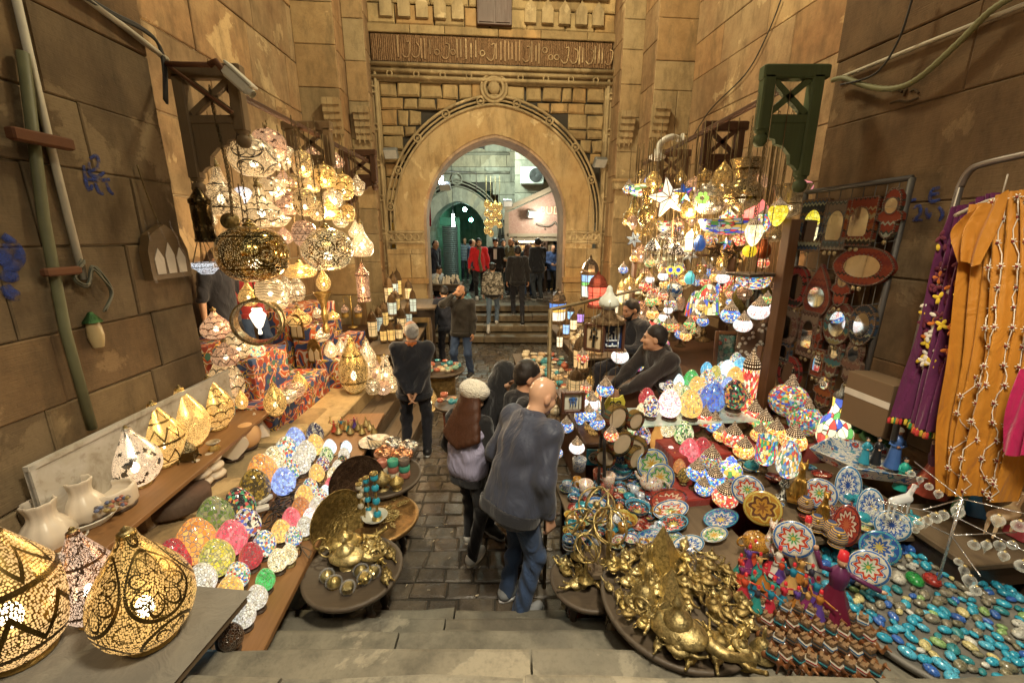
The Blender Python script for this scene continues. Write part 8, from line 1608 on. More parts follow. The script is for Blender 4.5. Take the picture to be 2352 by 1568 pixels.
# camels
S_=Sdf(.05); S_.cap((-.22,0,.5),(.22,0,.52),.15,.14).ell((0,0,.66),(.16,.1,.12)).cap((.3,0,.5),(.48,0,.42),.075,.06).cap((.48,0,.42),(.56,0,.72),.06,.05).cap((.55,0,.75),(.72,0,.72),.06,.035).cap((.56,-.04,.8),(.54,-.05,.85),.015).cap((.56,.04,.8),(.54,.05,.85),.015).cap((-.36,0,.5),(-.4,0,.3),.02)
for x in(-.26,.24):
    for y in(-.09,.09): S_.cap((x,y,.45),(x+.02,y,.24),.06,.035).cap((x+.02,y,.24),(x,y,.03),.035,.04)
CML=S_.mesh('camel_body',.03); CWD=[plain('camel_wood%d'%i,c,.3,0,.35,5,.1,.3) for i,c in enumerate([(.15,.055,.02),(.09,.035,.015),(.2,.085,.03)])]
SAD=MB().box((0,0,.84),(.3,.26,.14),bev=.02).box((-.1,0,.95),(.1,.26,.1),bev=.01).box((.11,0,.94),(.08,.26,.08),bev=.01); RUG=MB().box((0,0,.66),(.4,.33,.2),bev=.05); SADm=SAD.mesh('saddle'); RUGm=RUG.mesh('rug'); rn=RD(5); n=0
RGC=[('blue',(.02,.14,.35)),('red',(.35,.03,.03)),('brown',(.14,.07,.03)),('teal',(.03,.25,.3))]
for j,y in enumerate((1415,1452,1490,1532)):
    for i in range(9):
        x=1742+i*29+j*6+(8 if j%2 else 0); p=G(x,y+i*5,.6); k=(i*2+j)%4; o=thing('toy_camel','small carved wooden camel with a %s saddle cloth'%RGC[k][0],'toy camel',p,rn.uniform(-1.3,-.7),'carved wooden camels crowded in rows',.13); ob('body',CML,CWD[n%3],o); ob('saddle',SADm,plain('saddle_wood',(.2,.12,.06),.5),o); ob('rug',RUGm,stripes('rug_'+RGC[k][0],RGC[k][1],(.4,.36,.28) if k<2 else (.02,.02,.02),9),o); n+=1
# ---------- brass ----------
def genie():
    m=MB(); m.lathe(spl([(0,.1),(.14,.1),(.26,.19),(.28,.26),(.2,.36),(.12,.4)],2),16,sx=1.45); m.tube(curve3([(.4,0,.26),(.62,0,.22),(.8,0,.3),(.98,0,.42)],4),[.1,.09,.085,.08,.07,.065,.06,.055,.05,.05,.045,.06,.055],8); m.torus(.14,.022,14,5,MT((-.52,0,.33))); m.lathe([(.2,0),(.18,.03),(.06,.07),(.08,.12)],12); return m
def genlid(): return L(spl([(.2,.37),(.18,.45),(.09,.53),(.05,.6),(.075,.66),(.03,.73),(0,.8)],2),12)
BRM=[metal('stall_brass%d'%i,c,r_,.35,16,.22) for i,(c,r_) in enumerate([((.7,.53,.2),.25),((.55,.43,.19),.3),((.8,.64,.3),.25),((.45,.33,.13),.35)])]
GM,GL=cm('genie',genie),cm('genielid',genlid)
def gen(p,s,label,rz,group,mi=0,tilt=0): o=thing('genie_lamp',label,'oil lamp',p,(tilt,R.uniform(-.15,.15),rz),group,s); ob('body',GM,BRM[mi],o); ob('lid',GL,BRM[mi],o)
gen(G(790,1265,.5),.3,'big brass genie lamp on the near left table, farther of two',.5,None,0); gen(G(800,1298,.5),.3,'big brass genie lamp on the near left table, nearer of two',-.15,None,2)
rn=RD(41); GA_='small brass lamps on the near left table'
for k in range(15):
    a=rn.uniform(-.6,2.3); q=rn.uniform(.1,.27); gen(Vector((ta.x+q*math.cos(a)+.03,ta.y+q*math.sin(a),.5)),rn.uniform(.1,.14),'small brass oil lamp on the near left round table',rn.uniform(0,6),GA_,k%4)
for k,(x,y) in enumerate(((768,1345),(800,1358),(752,1330),(838,1335),(830,1318),(858,1322))):
    o=thing('wrapped_box','small plastic wrapped brass box on the near left table','box',G(x,y,.5),rn.uniform(0,2),'plastic wrapped trinket boxes'); ob('box',MB().box((0,0,.03),(.075,.06,.05),bev=.008) if k%2 else L([(0,0),(.04,0),(.045,.03),(.02,.06),(0,.065)],12),BRM[k%3],o); ob('wrap',MB().ell((0,0,.032),(.056,.05,.042),10,6),glass('cling_film',(.95,.97,1),.12,-.15),o)
rn=RD(43); occ=[]
for it in range(900):
    a,q=rn.uniform(0,2*PI),.4*math.sqrt(rn.random()); s=rn.uniform(.08,.14); x,y=tb3.x+q*math.cos(a),tb3.y+q*math.sin(a)
    if any((x-u)**2+(y-v)**2<.042**2 for u,v in occ): continue
    occ.append((x,y)); gen(Vector((x,y,.64+rn.choice((0,.02,.05)))),s,'brass oil lamp in the heap on the right round table',rn.uniform(0,6),'brass lamps heaped on the right round table',it%4,rn.uniform(-.3,.3))
    if len(occ)>99: break
gen(G(1560,1480,.66),.36,'huge engraved brass genie lamp jutting to the front of the brass table',-.75,None,1); gen(G(1650,1500,.62),.22,'medium silvery brass lamp beside the huge one',-.9,None,3)
def bcone(x,yb,yt,z,pr,lb,mi=0,nm='brass_ornament',n=14,sm=True):
    p=G(x,yb,z); H=YP(x,yt,p.y).z-z; o=thing(nm,lb,'ornament',p,R.uniform(0,1),None,H); ob('body',L(pr,n,sm=sm),BRM[mi],o); return o
PYR=[(.55,0),(.52,.04),(0,1.)]
bcone(1515,1300,1205,.66,PYR,'brass pyramid standing tallest on the heap',0,'brass_pyramid',4,False); bcone(1535,1382,1305,.66,PYR,'brass pyramid nearer to the front of the heap',2,'brass_pyramid',4,False)
for i,(x,yb,yt) in enumerate(((1700,1510,1445),(1748,1500,1440),(1640,1420,1380),(1490,1330,1250),(1480,1390,1300))): bcone(x,yb,yt,.62,[(.42,0),(.4,.06),(.28,.2),(.22,.4),(.12,.52),(.05,.56),(.06,.75),(.03,1.),(0,1.)],['big brass handbell in the camel table corner','second brass handbell near the camels','small brass bell on the heap','brass vase on the left of the heap','brass goblet at the left rim of the heap'][i],i%3,'brass_bell')
rn=RD(47)
for k in range(16):
    x,y=rn.uniform(1295,1410),rn.uniform(1290,1370); p=G(x,y,.5)
    if (p.x-tb2.x)**2+(p.y-tb2.y)**2>.21**2: continue
    gen(p,rn.uniform(.1,.16),'little brass trinket lamp on the small table at the lane edge',rn.uniform(0,6),'brass trinkets on the small lane table',k%4)
for i,(x,yb,yt) in enumerate(((1330,1275,1165),(1365,1255,1120),(1395,1300,1170),(1345,1330,1230))):
    p=G(x,yb,.58); H=YP(x,yt,p.y).z-.58; o=thing('armillary',['leftmost tall brass armillary on the pottery edge','tallest brass armillary with crossed rings','brass armillary with a pale green ring','low brass armillary nearest the lane'][i],'ornament',p,i*.7,None,H); ob('stand',L([(.16,0),(.15,.03),(.03,.08),(.04,.3),(.02,.5),(0,.55)],12),BRM[i%3],o)
    for k in range(3): ob('ring',MB().torus(.26,.016,22,5,MT((0,0,.72))@MR(k*1.1,4,'Z')@MR(k*.5,4,'X')),BRM[(i+k)%4],o)
    ob('arrow',MB().tube([(-.32,0,.6),(.32,0,.86)],.014,5).ell((0,0,.72),(.06,.06,.06),8,6),BRM[i%4],o)
# ---------- pottery ----------
FL=((.45,.05,.03),(.04,.14,.4),(.08,.3,.1),(.55,.38,.06)); BB=((.03,.1,.36),(.05,.2,.4),(.02,.06,.25))
GL_={'white flowered':glaze('g_white',(.6,.57,.48),FL,9,.4),'blue and white':glaze('g_bw',(.58,.58,.54),BB,11,.45),'cobalt':glaze('g_cobalt',(.03,.09,.32),((.5,.5,.48),(.06,.3,.4),(.5,.4,.1)),12,.35),'turquoise':glaze('g_turq',(.03,.3,.36),((.02,.1,.2),(.5,.5,.4),(.03,.2,.25)),9,.25),'red dotted':glaze('g_red',(.3,.035,.02),((.5,.4,.3),(.1,.02,.02),(.4,.1,.04)),13,.25),'amber':glaze('g_amber',(.4,.2,.03),((.1,.04,.02),(.5,.4,.1),(.2,.08,.02)),8,.35),'green leafed':glaze('g_green',(.5,.5,.3),((.06,.25,.08),(.3,.4,.08),(.5,.3,.05)),9,.42),'black flowered':glaze('g_black',(.03,.03,.04),((.45,.06,.04),(.05,.25,.4),(.5,.4,.1)),9,.4)}
GLP={'white flowered':glaze('p_white',(.6,.57,.48),FL,9,mode='plate'),'blue and white':glaze('p_bw',(.58,.58,.54),BB,12,mode='plate'),'cobalt':glaze('p_cobalt',(.03,.09,.32),((.5,.5,.48),(.06,.3,.4),(.5,.4,.1)),10,mode='plate'),'turquoise':glaze('p_turq',(.03,.3,.36),((.02,.1,.2),(.03,.2,.25)),6,mode='plate'),'red dotted':glaze('p_red',(.3,.035,.02),((.5,.4,.3),(.1,.02,.02),(.4,.1,.04)),12,mode='plate'),'amber':glaze('p_amber',(.4,.2,.03),((.1,.04,.02),(.5,.4,.1),(.2,.08,.02)),7,mode='plate'),'green leafed':glaze('p_green',(.5,.5,.3),((.06,.25,.08),(.05,.15,.4),(.5,.3,.05)),8,mode='plate'),'black flowered':glaze('p_black',(.03,.03,.04),((.45,.06,.04),(.05,.25,.4),(.5,.4,.1)),10,mode='plate')}
BW=[(0,0),(.2,0),(.22,.03),(.4,.14),(.5,.34),(.47,.34),(.36,.15),(0,.05)]; CUP=[(0,0),(.3,0),(.36,.06),(.4,.4),(.42,.8),(.38,.8),(.34,.1),(0,.06)]; PLT=[(0,0),(.25,0),(.34,.03),(.5,.08),(.5,.1),(.33,.05),(0,.03)]
def pot(kind,p,s,k,label,rz=None,tilt=(0,0),group=None):
    o=thing({'bowl':'painted_bowl','mug':'painted_mug','plate':'painted_plate','pot':'painted_teapot'}[kind],label,{'pot':'teapot'}.get(kind,kind),p,(tilt[0],tilt[1],R.uniform(0,6) if rz is None else rz),group,s); m=GL_[k]; m=GLP[k] if kind in('plate','bowl') else m
    if kind=='bowl': ob('bowl',cm('pbowl',lambda:L(spl(BW,2),22)),m,o)
    if kind=='mug': ob('cup',cm('pmug',lambda:L(CUP,20)),m,o); ob('handle',cm('pmugh',lambda:MB().torus(.22,.045,14,6,MT((.5,0,.42)))),m,o)
    if kind=='plate': ob('plate',cm('pplate',lambda:L(PLT,32)),m,o)
    if kind=='pot': ob('body',cm('ppot',lambda:L(spl([(0,0),(.25,0),(.45,.15),(.5,.35),(.38,.56),(.2,.64)],3),22)),m,o); ob('lid',cm('ppotl',lambda:L(spl([(.22,.62),(.16,.7),(.05,.74),(.07,.8),(0,.84)],2),16)),m,o); ob('spout',cm('ppots',lambda:MB().tube(curve3([(-.42,0,.25),(-.62,0,.38),(-.74,0,.6)],4),[.1,.09,.08,.075,.07,.065,.06,.055,.05],8)),m,o); ob('handle',cm('ppoth',lambda:MB().torus(.2,.04,14,6,MT((.56,0,.36)))),m,o)
    return o
KS=list(GL_)
def PG(x,y,z=.6): return G(x,y,z)
for kind,x,y,z,w_,k,lb in[('mug',1376,1106,.6,34,'red dotted','red dotted mug beside the printed white one'),('mug',1397,1114,.66,34,'white flowered','white mug printed with a tiny house and figures'),('mug',1393,1140,.6,34,'red dotted','red mug with a golden square'),('mug',1345,1135,.6,38,'white flowered','pale painted mug lying left of the red one'),('bowl',1427,1070,.72,52,'turquoise','turquoise bowl, upper of the stacked two'),('bowl',1427,1085,.66,52,'turquoise','turquoise bowl, lower of the stacked two'),('bowl',1371,1170,.6,52,'white flowered','cream bowl with orange swirls'),('bowl',1340,1175,.6,42,'turquoise','bright blue speckled bowl'),('bowl',1432,1206,.6,64,'amber','amber bowl with a black tree pattern'),('bowl',1463,1178,.62,60,'black flowered','dark bowl with a yellow face pattern'),('pot',1495,1122,.62,56,'white flowered','white teapot dish with red flowers'),('pot',1735,1260,.72,62,'amber','plain orange teapot beside the white cat'),('bowl',1310,1190,.6,32,'amber','small plain yellow bowl'),('bowl',1448,1245,.64,38,'white flowered','white cup stack with red dots'),('mug',1418,1055,.6,34,'cobalt','blue rimmed mug under the plates'),('bowl',1500,1152,.6,40,'red dotted','brown red bowl by the long plates'),('mug',1330,1080,.6,36,'blue and white','tall blue and white utensil jar'),('bowl',1300,1130,.6,34,'green leafed','green leafed bowl at the lane edge'),('bowl',1318,1150,.6,32,'black flowered','small dark flowered bowl'),('pot',1484,1085,.64,38,'amber','little golden brown teapot')]:
    p=PG(x,y,z); pot(kind,p,w_*mpp(p)*(.95 if kind!='mug' else 1.05),k,lb)
rn=RD(21); occ=[]
for it in range(1600):
    x,y=rn.uniform(1268,1560),rn.uniform(1070,1262); p=PG(x,y);
    if not(.45<p.x<1.5 and 2.3<p.y<3.2) or any((p.x-u)**2+(p.y-v)**2<.062**2 for u,v in occ): continue
    occ.append((p.x,p.y)); k=KS[it%8]; kd=('bowl','mug','bowl','bowl')[it%4]; pot(kd,p,rn.uniform(.08,.115) if kd=='bowl' else rn.uniform(.075,.09),k,'small %s %s in the pottery crowd'%(k,kd),group='small painted pottery crowding the right table',tilt=(rn.uniform(-.1,.1),0))
    if len(occ)>84: break
for i,(x,y,w_,k,lb) in enumerate([(1451,1062,56,'black flowered','round orange and blue plate standing upright'),(1421,1066,56,'blue and white','blue and white plate standing upright behind the turquoise bowls'),(1493,1062,66,'green leafed','large white plate with blue and green leaves standing upright'),(1512,1092,60,'green leafed','second large leafy plate leaning beside the first'),(1875,1128,62,'white flowered','scalloped white plate with a big dark letter'),(1940,1110,60,'blue and white','tall pointed blue plate, left of two'),(1990,1160,60,'blue and white','tall pointed blue plate, right of two'),(1936,1200,62,'red dotted','oval red and blue plate in front of the pointed ones'),(2010,1250,70,'cobalt','round blue plate with fish scales'),(1985,1295,72,'white flowered','white plate with red flowers lying low'),(2040,1200,62,'blue and white','square blue plate half behind the round one'),(1815,1230,74,'white flowered','white dish with a painted sunflower'),(1745,1160,70,'amber','orange framed plate with a painted bird'),(1712,1120,60,'white flowered','white dish with yellow line drawing')]):
    z=.62 if x<1600 else .8; p=G(x,y+w_*.55,z); s=w_*mpp(p)*1.12; a=.1 if x<1600 else -.45
    o=pot('plate',p+Vector((0,0,s*.5)),s,k,lb,0,(0,0)); o.rotation_euler=(PI/2-.28,0,a);
    if 'pointed' in lb: o.scale=(s*.75,s*1.35,s)
for x,y,w_,k,lb in[(1535,1152,96,'red dotted','long oval plate with dark red scrolls'),(1540,1175,90,'white flowered','long white plate under the oval one'),(1545,1205,80,'black flowered','flat plate with a black face pattern'),(1493,1240,80,'cobalt','square blue bowl holding little brown jugs'),(1580,1255,82,'blue and white','stack of blue and white square dishes'),(1655,1195,90,'cobalt','blue striped fish shaped dish'),(1640,1230,70,'green leafed','leaf shaped dish with yellow flowers'),(1420,1240,40,'white flowered','white cup saucer by the brass')]:
    p=G(x,y,.64); o=pot('plate',p,w_*mpp(p),k,lb); o.scale=(w_*mpp(p),w_*mpp(p)*.6,w_*mpp(p)); o.rotation_euler=(.12,-.1,.35)
for i,(x,y) in enumerate(((1308,1262),(1308,1245),(1330,1258),(1312,1228))):
    for k in range(3): pot('bowl',G(x,y,.58)+Vector((0,0,.03*k)),.1,KS[(i*3+k)%8],'small bowl in a stack at the lane corner of the pottery',group='stacked small bowls at the pottery corner')
rn=RD(9)
for k in range(46): pot(('bowl','plate','bowl','pot')[k%4],Vector((rn.uniform(1.75,2.75),rn.uniform(2.35,3.15),.78)),rn.uniform(.09,.15),KS[k%8],'small %s %s among the upright plates'%(KS[k%8],('bowl','plate','bowl','teapot')[k%4]),group='small painted pottery among the upright plates',tilt=(rn.uniform(0,.4),0))
# cats
S_=Sdf(.03); S_.cap((0,.03,.14),(0,0,.4),.16,.09).cap((0,-.02,.4),(0,-.04,.62),.08,.055).ell((0,-.07,.72),(.075,.09,.075)).cap((-.05,-.04,.76),(-.055,-.03,.88),.03,.01).cap((.05,-.04,.76),(.055,-.03,.88),.03,.01).cap((-.06,-.1,.4),(-.06,-.13,.03),.045,.035).cap((.06,-.1,.4),(.06,-.13,.03),.045,.035).cap((-.1,.08,.07),(-.1,-.06,.05),.07,.05).cap((.1,.08,.07),(.1,-.06,.05),.07,.05).ell((0,-.16,.7),(.03,.03,.025))
CAT=S_.mesh('cat_body',.018); GLD=metal('painted_gold',(.55,.33,.08),.3,.5,8,.1)
for x,yb,yt,z,mt,lb in((1765,1265,1185,.74,GL_['white flowered'],'white painted cat statue with flowers'),(1832,1140,1048,.85,GLD,'golden sitting cat statue beside the scalloped plate'),(1888,1190,1120,.82,GLD,'smaller golden cat statue before the pointed plates')): p=G(x,yb,z); o=thing('cat_statue',lb,'statue',p,-.5,None,(YP(x,yt,p.y).z-z)*1.1); ob('body',CAT,mt,o); ob('base',MB().box((0,-.02,.0),(.4,.5,.05)),GLD if mt is GLD else WB_,o)
for i,(x,yb,yt) in enumerate(((1848,1170,1120),(1872,1215,1160),(1920,1250,1190),(1905,1228,1175))): p=G(x,yb,.82); H=(YP(x,yt,p.y).z-.82)*.62; o=thing('pharaoh_bust',['small golden pharaoh bust, left','golden pharaoh bust with dark stripes','golden pharaoh bust low by the red plate','golden pharaoh bust behind the sunflower dish'][i],'statue',p,-.5,None,H); ob('bust',L(spl([(.36,0),(.34,.1),(.3,.16),(.4,.3),(.42,.5),(.3,.8),(.2,.95),(0,1.)],2),14,sx=1.1),stripes('pharaoh',(.5,.3,.07),(.04,.06,.14),9),o); ob('face',MB().ell((0,-.24,.62),(.17,.14,.24),10,8),GLD,o)
# glass ornaments
GLS=glass('ornament_glass',(.95,.97,.95),.03,.05); rn=RD(19); o=thing('ornament_stand','metal stand with long arms carrying clear glass ornaments','ornament stand',G(2155,1330,.84)); m=MB(); m.tube([(0,0,0),(0,0,.5)],.007,6)
ARM=[]
for k in range(9):
    a=k*2*PI/9; z=.28+.11*(k%3); r_=.34; m.tube([(0,0,z),(r_*math.cos(a),r_*math.sin(a),z+.02)],.003,5); ARM.append((a,z,r_))
ob('arms',m,metal('chrome',(.7,.7,.7),.1,.8),o); c0=o.location.copy(); n=0
for a,z,r_ in ARM:
    for t in(.4,.6,.8,1.): n+=1; q=thing('glass_ornament','clear blown glass ornament with a gold top on the metal stand','ornament',c0+Vector((r_*t*math.cos(a),r_*t*math.sin(a),z-.06)),0,'clear glass ornaments on the metal stand',rn.uniform(.035,.06)); ob('glass_ball',cm('gball%d'%(n%3),lambda:L(spl([[(0,-.8),(.2,-.6),(.5,-.1),(.4,.3),(.15,.5)],[(0,-.5),(.35,-.35),(.5,0),(.35,.35),(.12,.5)],[(0,-1.),(.08,-.6),(.3,-.2),(.4,.1),(.14,.5)]][n%3],3),14)),GLS,q); ob('cap',cm('gcap',lambda:L([(.15,.48),(.14,.6),(0,.62)],10)),BRM[2],q)
S_=Sdf(.03); S_.cap((-.3,0,.5),(.3,0,.5),.13,.14).cap((.3,0,.52),(.5,0,.85),.08,.06).cap((.5,0,.88),(.66,0,.82),.065,.04); [S_.cap((x,y,.45),(x*1.15,y,.02),.045,.025) for x in(-.28,.28) for y in(-.07,.07)]
GHM=S_.mesh('glass_horse',.03)
for x,y,s,lb in((2290,1225,.26,'amber and clear glass horse ornament at the right edge'),(2060,1180,.2,'clear glass horse ornament left of the stand')): q=thing('glass_horse',lb,'ornament',G(x,y,1.0),.3,None,s); ob('body',GHM,glass('amber_glass' if x>2200 else 'white_glass',(.95,.75,.5) if x>2200 else (.9,.93,.95),.05,.35),q)
# ---------- left tables ----------
def tray(x,y,z,r,rx,rz,mt,lb): o=thing('engraved_tray',lb,'tray',G(x,y,z),(rx,0,rz)); ob('plate',L([(0,.0),(r*.5,.0),(r*.52,.006),(r*.86,.006),(r*.9,.014),(r,.02),(r,.026),(r*.98,.026)],48),mt,o)
tray(820,1112,.62,.24,1.25,.75,metal('dark_tray',(.11,.065,.04),.45,.4,30,.6),'dark engraved tray standing on edge against the egg plank'); tray(775,1196,.58,.23,1.35,1.0,metal('gold_tray',(.42,.3,.1),.3,.4,30,.6),'golden engraved tray standing on edge nearer the camera')
def ankh():
    m=MB(); m.torus(.16,.05,16,5,MR(PI/2,4,'X')@MT((0,0,0)),sy=1.3); m.box((0,-.42,0),(.09,.45,.05)); m.box((0,-.3,0),(.42,.09,.05)); return m
AK=cm('ankh',ankh); rn=RD(10)
for k in range(24): a,q=rn.uniform(-1.9,1.4),rn.uniform(.05,.24); o=thing('ankh_charm','small brass ankh charm lying on the copper tray','charm',(tb.x+q*math.cos(a),tb.y+q*math.sin(a),.452+.004*(k%4)),rn.uniform(0,6),'brass ankh charms on the copper tray',.09); ob('body',AK,BRM[k%4],o)
for i,(x,yb,yt,c) in enumerate(((848,1180,1095,(.03,.3,.42)),(868,1192,1085,(.03,.3,.42)),(832,1195,1110,(.5,.45,.33)),(838,1178,1100,(.5,.45,.33)))):
    p=G(x,yb,.46); H=YP(x,yt,p.y).z-.46; o=thing('candlestick',['turquoise and brass candlestick, left of two','turquoise and brass candlestick, right of two','cream and brass candlestick, nearer of two','cream and brass candlestick, farther of two'][i],'candlestick',p,0,None,(H*.6,H*.6,H)); cmt=plain('stick_%d'%i,c,.3);
    for z in(.12,.4,.68,.9): ob('bead',L([(.05,z-.07),(.12,z-.03),(.12,z+.03),(.05,z+.07)],12),cmt,o)
    ob('stem',L([(.2,0),(.18,.04),(.04,.08),(.04,.95),(.12,.97),(.13,1.),(.1,1.)],12),BRM[0],o)
o=thing('glass_bowl','pale glass bowl of tiny charms on the copper tray','bowl',G(862,1195,.46)); ob('bowl',L([(0,0),(.05,0),(.1,.05),(.095,.05),(.045,.01),(0,.01)],22),plain('milk_glass',(.45,.45,.38),.2),o)
JC=[(.03,.28,.36),(.55,.48,.33),(.35,.12,.08),(.06,.3,.2),(.12,.09,.07)]
for i,(x,y) in enumerate(((880,1098),(905,1096),(930,1094))):
    for k in range(3): p=G(x,y,.5)+Vector((0,0,.062*k)); o=thing('stone_jar','%s stone jar, %s of the %s stack'%(['turquoise','cream','rosy','green','dark'][(i+k)%5],['bottom','middle','top'][k],['left','middle','right'][i]),'jar',p); ob('body',L([(0,0),(.047,0),(.05,.01),(.05,.055),(.043,.06),(.04,.045),(0,.045)],20),plain('jar%d'%((i+k)%5),JC[(i+k)%5],.35,0,.2,10),o)
for x,y,lb,mt in((885,1054,'copper lidded pot, left of two','c'),(925,1058,'copper lidded pot, right of two','c'),(902,1032,'silver lidded dish behind the copper pots','s'),(938,1040,'silver wrapped dish at the back of the table','s')): o=thing('lidded_pot',lb,'pot',G(x,y,.55)); mm=metal('pot_'+mt,COPPER if mt=='c' else SILV,.15,.5); ob('bowl',L(spl([(0,0),(.06,0),(.1,.05),(.1,.07)],2),22),mm,o); ob('lid',L(spl([(.105,.07),(.09,.1),(.03,.12),(.03,.14),(0,.15)],2),22),mm,o)
gen(G(850,1118,.5),.2,'brass genie lamp at the front of the jar table',2.9,None,3); bcone(912,1122,1090,.5,[(.3,0),(.2,.1),(.45,.4),(.45,.6),(.1,.85),(0,1.)],'turquoise sugar pot beside the jars'); bcone(880,1122,1080,.5,[(.3,0),(.1,.15),(.4,.4),(.42,.6),(.1,.9),(0,1.)],'pierced brass ball on the jar table',1)
o=thing('silver_dish','round silver dish with bone handled knives','dish',G(862,1018,.55)); ob('bowl',L([(0,0),(.12,0),(.17,.03),(.16,.03),(0,.008)],26),metal('dish_silver',SILV,.3),o);
for k in range(6): q=thing('knife','bone handled knife lying in the silver dish','knife',G(862,1018,.58)+Vector((-.06+.025*k,0,.01)),.5+.15*k,'knives in the silver dish'); ob('handle',MB().tube([(0,-.1,0),(0,.02,.01)],.011,6),plain('bone',(.5,.4,.25),.5),q); ob('blade',MB().box((0,.08,.012),(.018,.13,.004)),metal('blade',(.5,.48,.45),.3),q)
for i,(x,y) in enumerate(((768,990),(785,985),(802,988),(815,980))): fig(G(x,y,.57),.13,DC_[i*2],DC_[i],FZ,'tiny dervish doll with %s skirt at the far end of the egg plank'%DT[i*2],rz=i)
for k in range(12): bcone(760+9*k,975+(k%3)*9,955+(k%3)*9,.57,[(.4,0),(.36,.1),(.2,.4),(.06,.6),(.08,.9),(0,1.)],'small brass bell among the tiny dolls',k%4,'brass_bell')['group']='small brass bells by the tiny dolls'
# soapstone bowls and tables of the lane
SOAP=[('turquoise',(.05,.26,.3)),('terracotta',(.42,.13,.07)),('cream',(.55,.46,.3)),('pale green',(.2,.36,.27)),('sandy',(.5,.34,.18)),('grey',(.2,.19,.17))]
SOM=[plain('soap_'+n_,c,.3,0,.25,7,.05,.3) for n_,c in SOAP]; SHP=[[(0,0),(.4,0),(.5,.1),(.5,.5),(.42,.5),(.4,.12),(0,.1)],[(0,0),(.3,0),(.5,.2),(.5,.24),(.44,.22),(.25,.06),(0,.06)],[(0,0),(.3,0),(.5,.3),(.4,.62),(.2,.72),(.26,.8),(.2,.8),(0,.6)]]; SHM=[cm('soap%d'%i,lambda i=i:L(SHP[i],16)) for i in range(3)]
def soap(p,s,k,j,where,group): o=thing('stone_bowl','%s polished stone %s %s'%(SOAP[k][0],('bowl','dish','vase')[j],where),('bowl','dish','vase')[j],p,0,group,s); ob('body',SHM[j],SOM[k],o)
BARREL=metal('embossed_brass',(.36,.25,.1),.4,.5,20,.8); RBAR=plain('red_barrel',(.2,.06,.03),.5,0,.2,4)
for i,(x,y,z,r_,lb,mt) in enumerate(((1012,848,.55,.38,'round table on an embossed brass drum with stone bowls beside the phone man',BARREL),(985,962,.5,.26,'low round table on a red drum behind the old man',RBAR))):
    p=G(x,y,z) if i==0 else Vector((-.76,5.2,.5)); t_=rtable(p,r_,z,lb,TRW,False); dd=thing('drum_base',['embossed brass drum under the stone bowl table','red drum under the ring bowl table'][i],'drum',(p.x,p.y,0)); ob('body',L([(0,0),(r_*.5,0),(r_*.62,.05),(r_*.6,z*.5),(r_*.64,z-.06),(r_*.6,z-.03)],28),mt,dd); rn=RD(i+30)
    for k in range(34 if i==0 else 14):
        a,q=rn.uniform(0,6.3),(r_-.06)*math.sqrt(rn.random()); soap(Vector((p.x+q*math.cos(a),p.y+q*math.sin(a),z+.05*rn.choice((0,0,1)))),rn.uniform(.07,.11),rn.choice((0,1,2,0,1,3,4)),rn.choice((0,1,0)),('on the brass drum table','on the red drum table')[i],('stone bowls on the brass drum table','stone bowls on the red drum table')[i])
wbox((.55,6.3,.1),(.8,3.),.46,'long low table of stone vessels along the right of the lane',OLDW); wbox((1.25,7.6,.1),(.7,2.6),.8,'higher table of alabaster at the right gate foot',OLDW); rn=RD(55); occ=[]
for it in range(2500):
    hi=it%3==0; x,y=(rn.uniform(.98,1.5),rn.uniform(6.4,8.8)) if hi else (rn.uniform(.2,.95),rn.uniform(4.9,7.7)); z=.8 if hi else .46
    if any((x-u)**2+(y-v)**2<.1**2 for u,v in occ): continue
    occ.append((x,y)); k=rn.choice((2,4,4,2,5)) if hi else rn.choice((0,1,2,4,0,2,4,3)); soap(Vector((x,y,z)),rn.uniform(.09,.15),k,rn.choice((2,2,0)) if hi else rn.choice((0,1,2)),'on the higher table by the right gate foot' if hi else 'on the long low table right of the lane','stone vessels along the right of the lane')
    if len(occ)>128: break
wbox((-2.0,11.9),(1.2,.6),1.35,'table of white alabaster figures left inside the arch',OLDW); rn=RD(66)
for k in range(46): x,y=-2.5+1.0*rn.random(),11.65+.5*rn.random(); p=Vector((x,y,1.35)); o=thing('alabaster_figure','small white alabaster figure on the table inside the arch','figure',p,rn.uniform(0,6),'white alabaster figures inside the arch',rn.uniform(.12,.24)); ob('body',cm('alfig%d'%(k%3),lambda:L([[(.3,0),(.28,.1),(.2,.5),(.12,.62),(.2,.78),(.14,.95),(0,1.)],[(.4,0),(0,1.)],[(.25,0),(.3,.3),(.14,.6),(.1,.7),(.16,.85),(0,1.)]][k%3],10)),AL if k%4 else plain('dark_figure',(.06,.05,.045),.4),o)
for i,(x,y) in enumerate(((1000,745),(1000,715),(1002,690))): o=thing('red_bags','%s shelf of red wrapped cloth goods left of the steps'%('lower','middle','upper')[i],'cloth goods',G(x,y,.25+.25*i),.1); m=MB(); [m.ell((rn.uniform(-.22,.22),rn.uniform(-.1,.1),.05),(.12,.09,.05),8,5) for _ in range(9)]; o['kind']='stuff'; ob('cloths',m,cloth('red_wrap',(.35,.03,.04)),o)
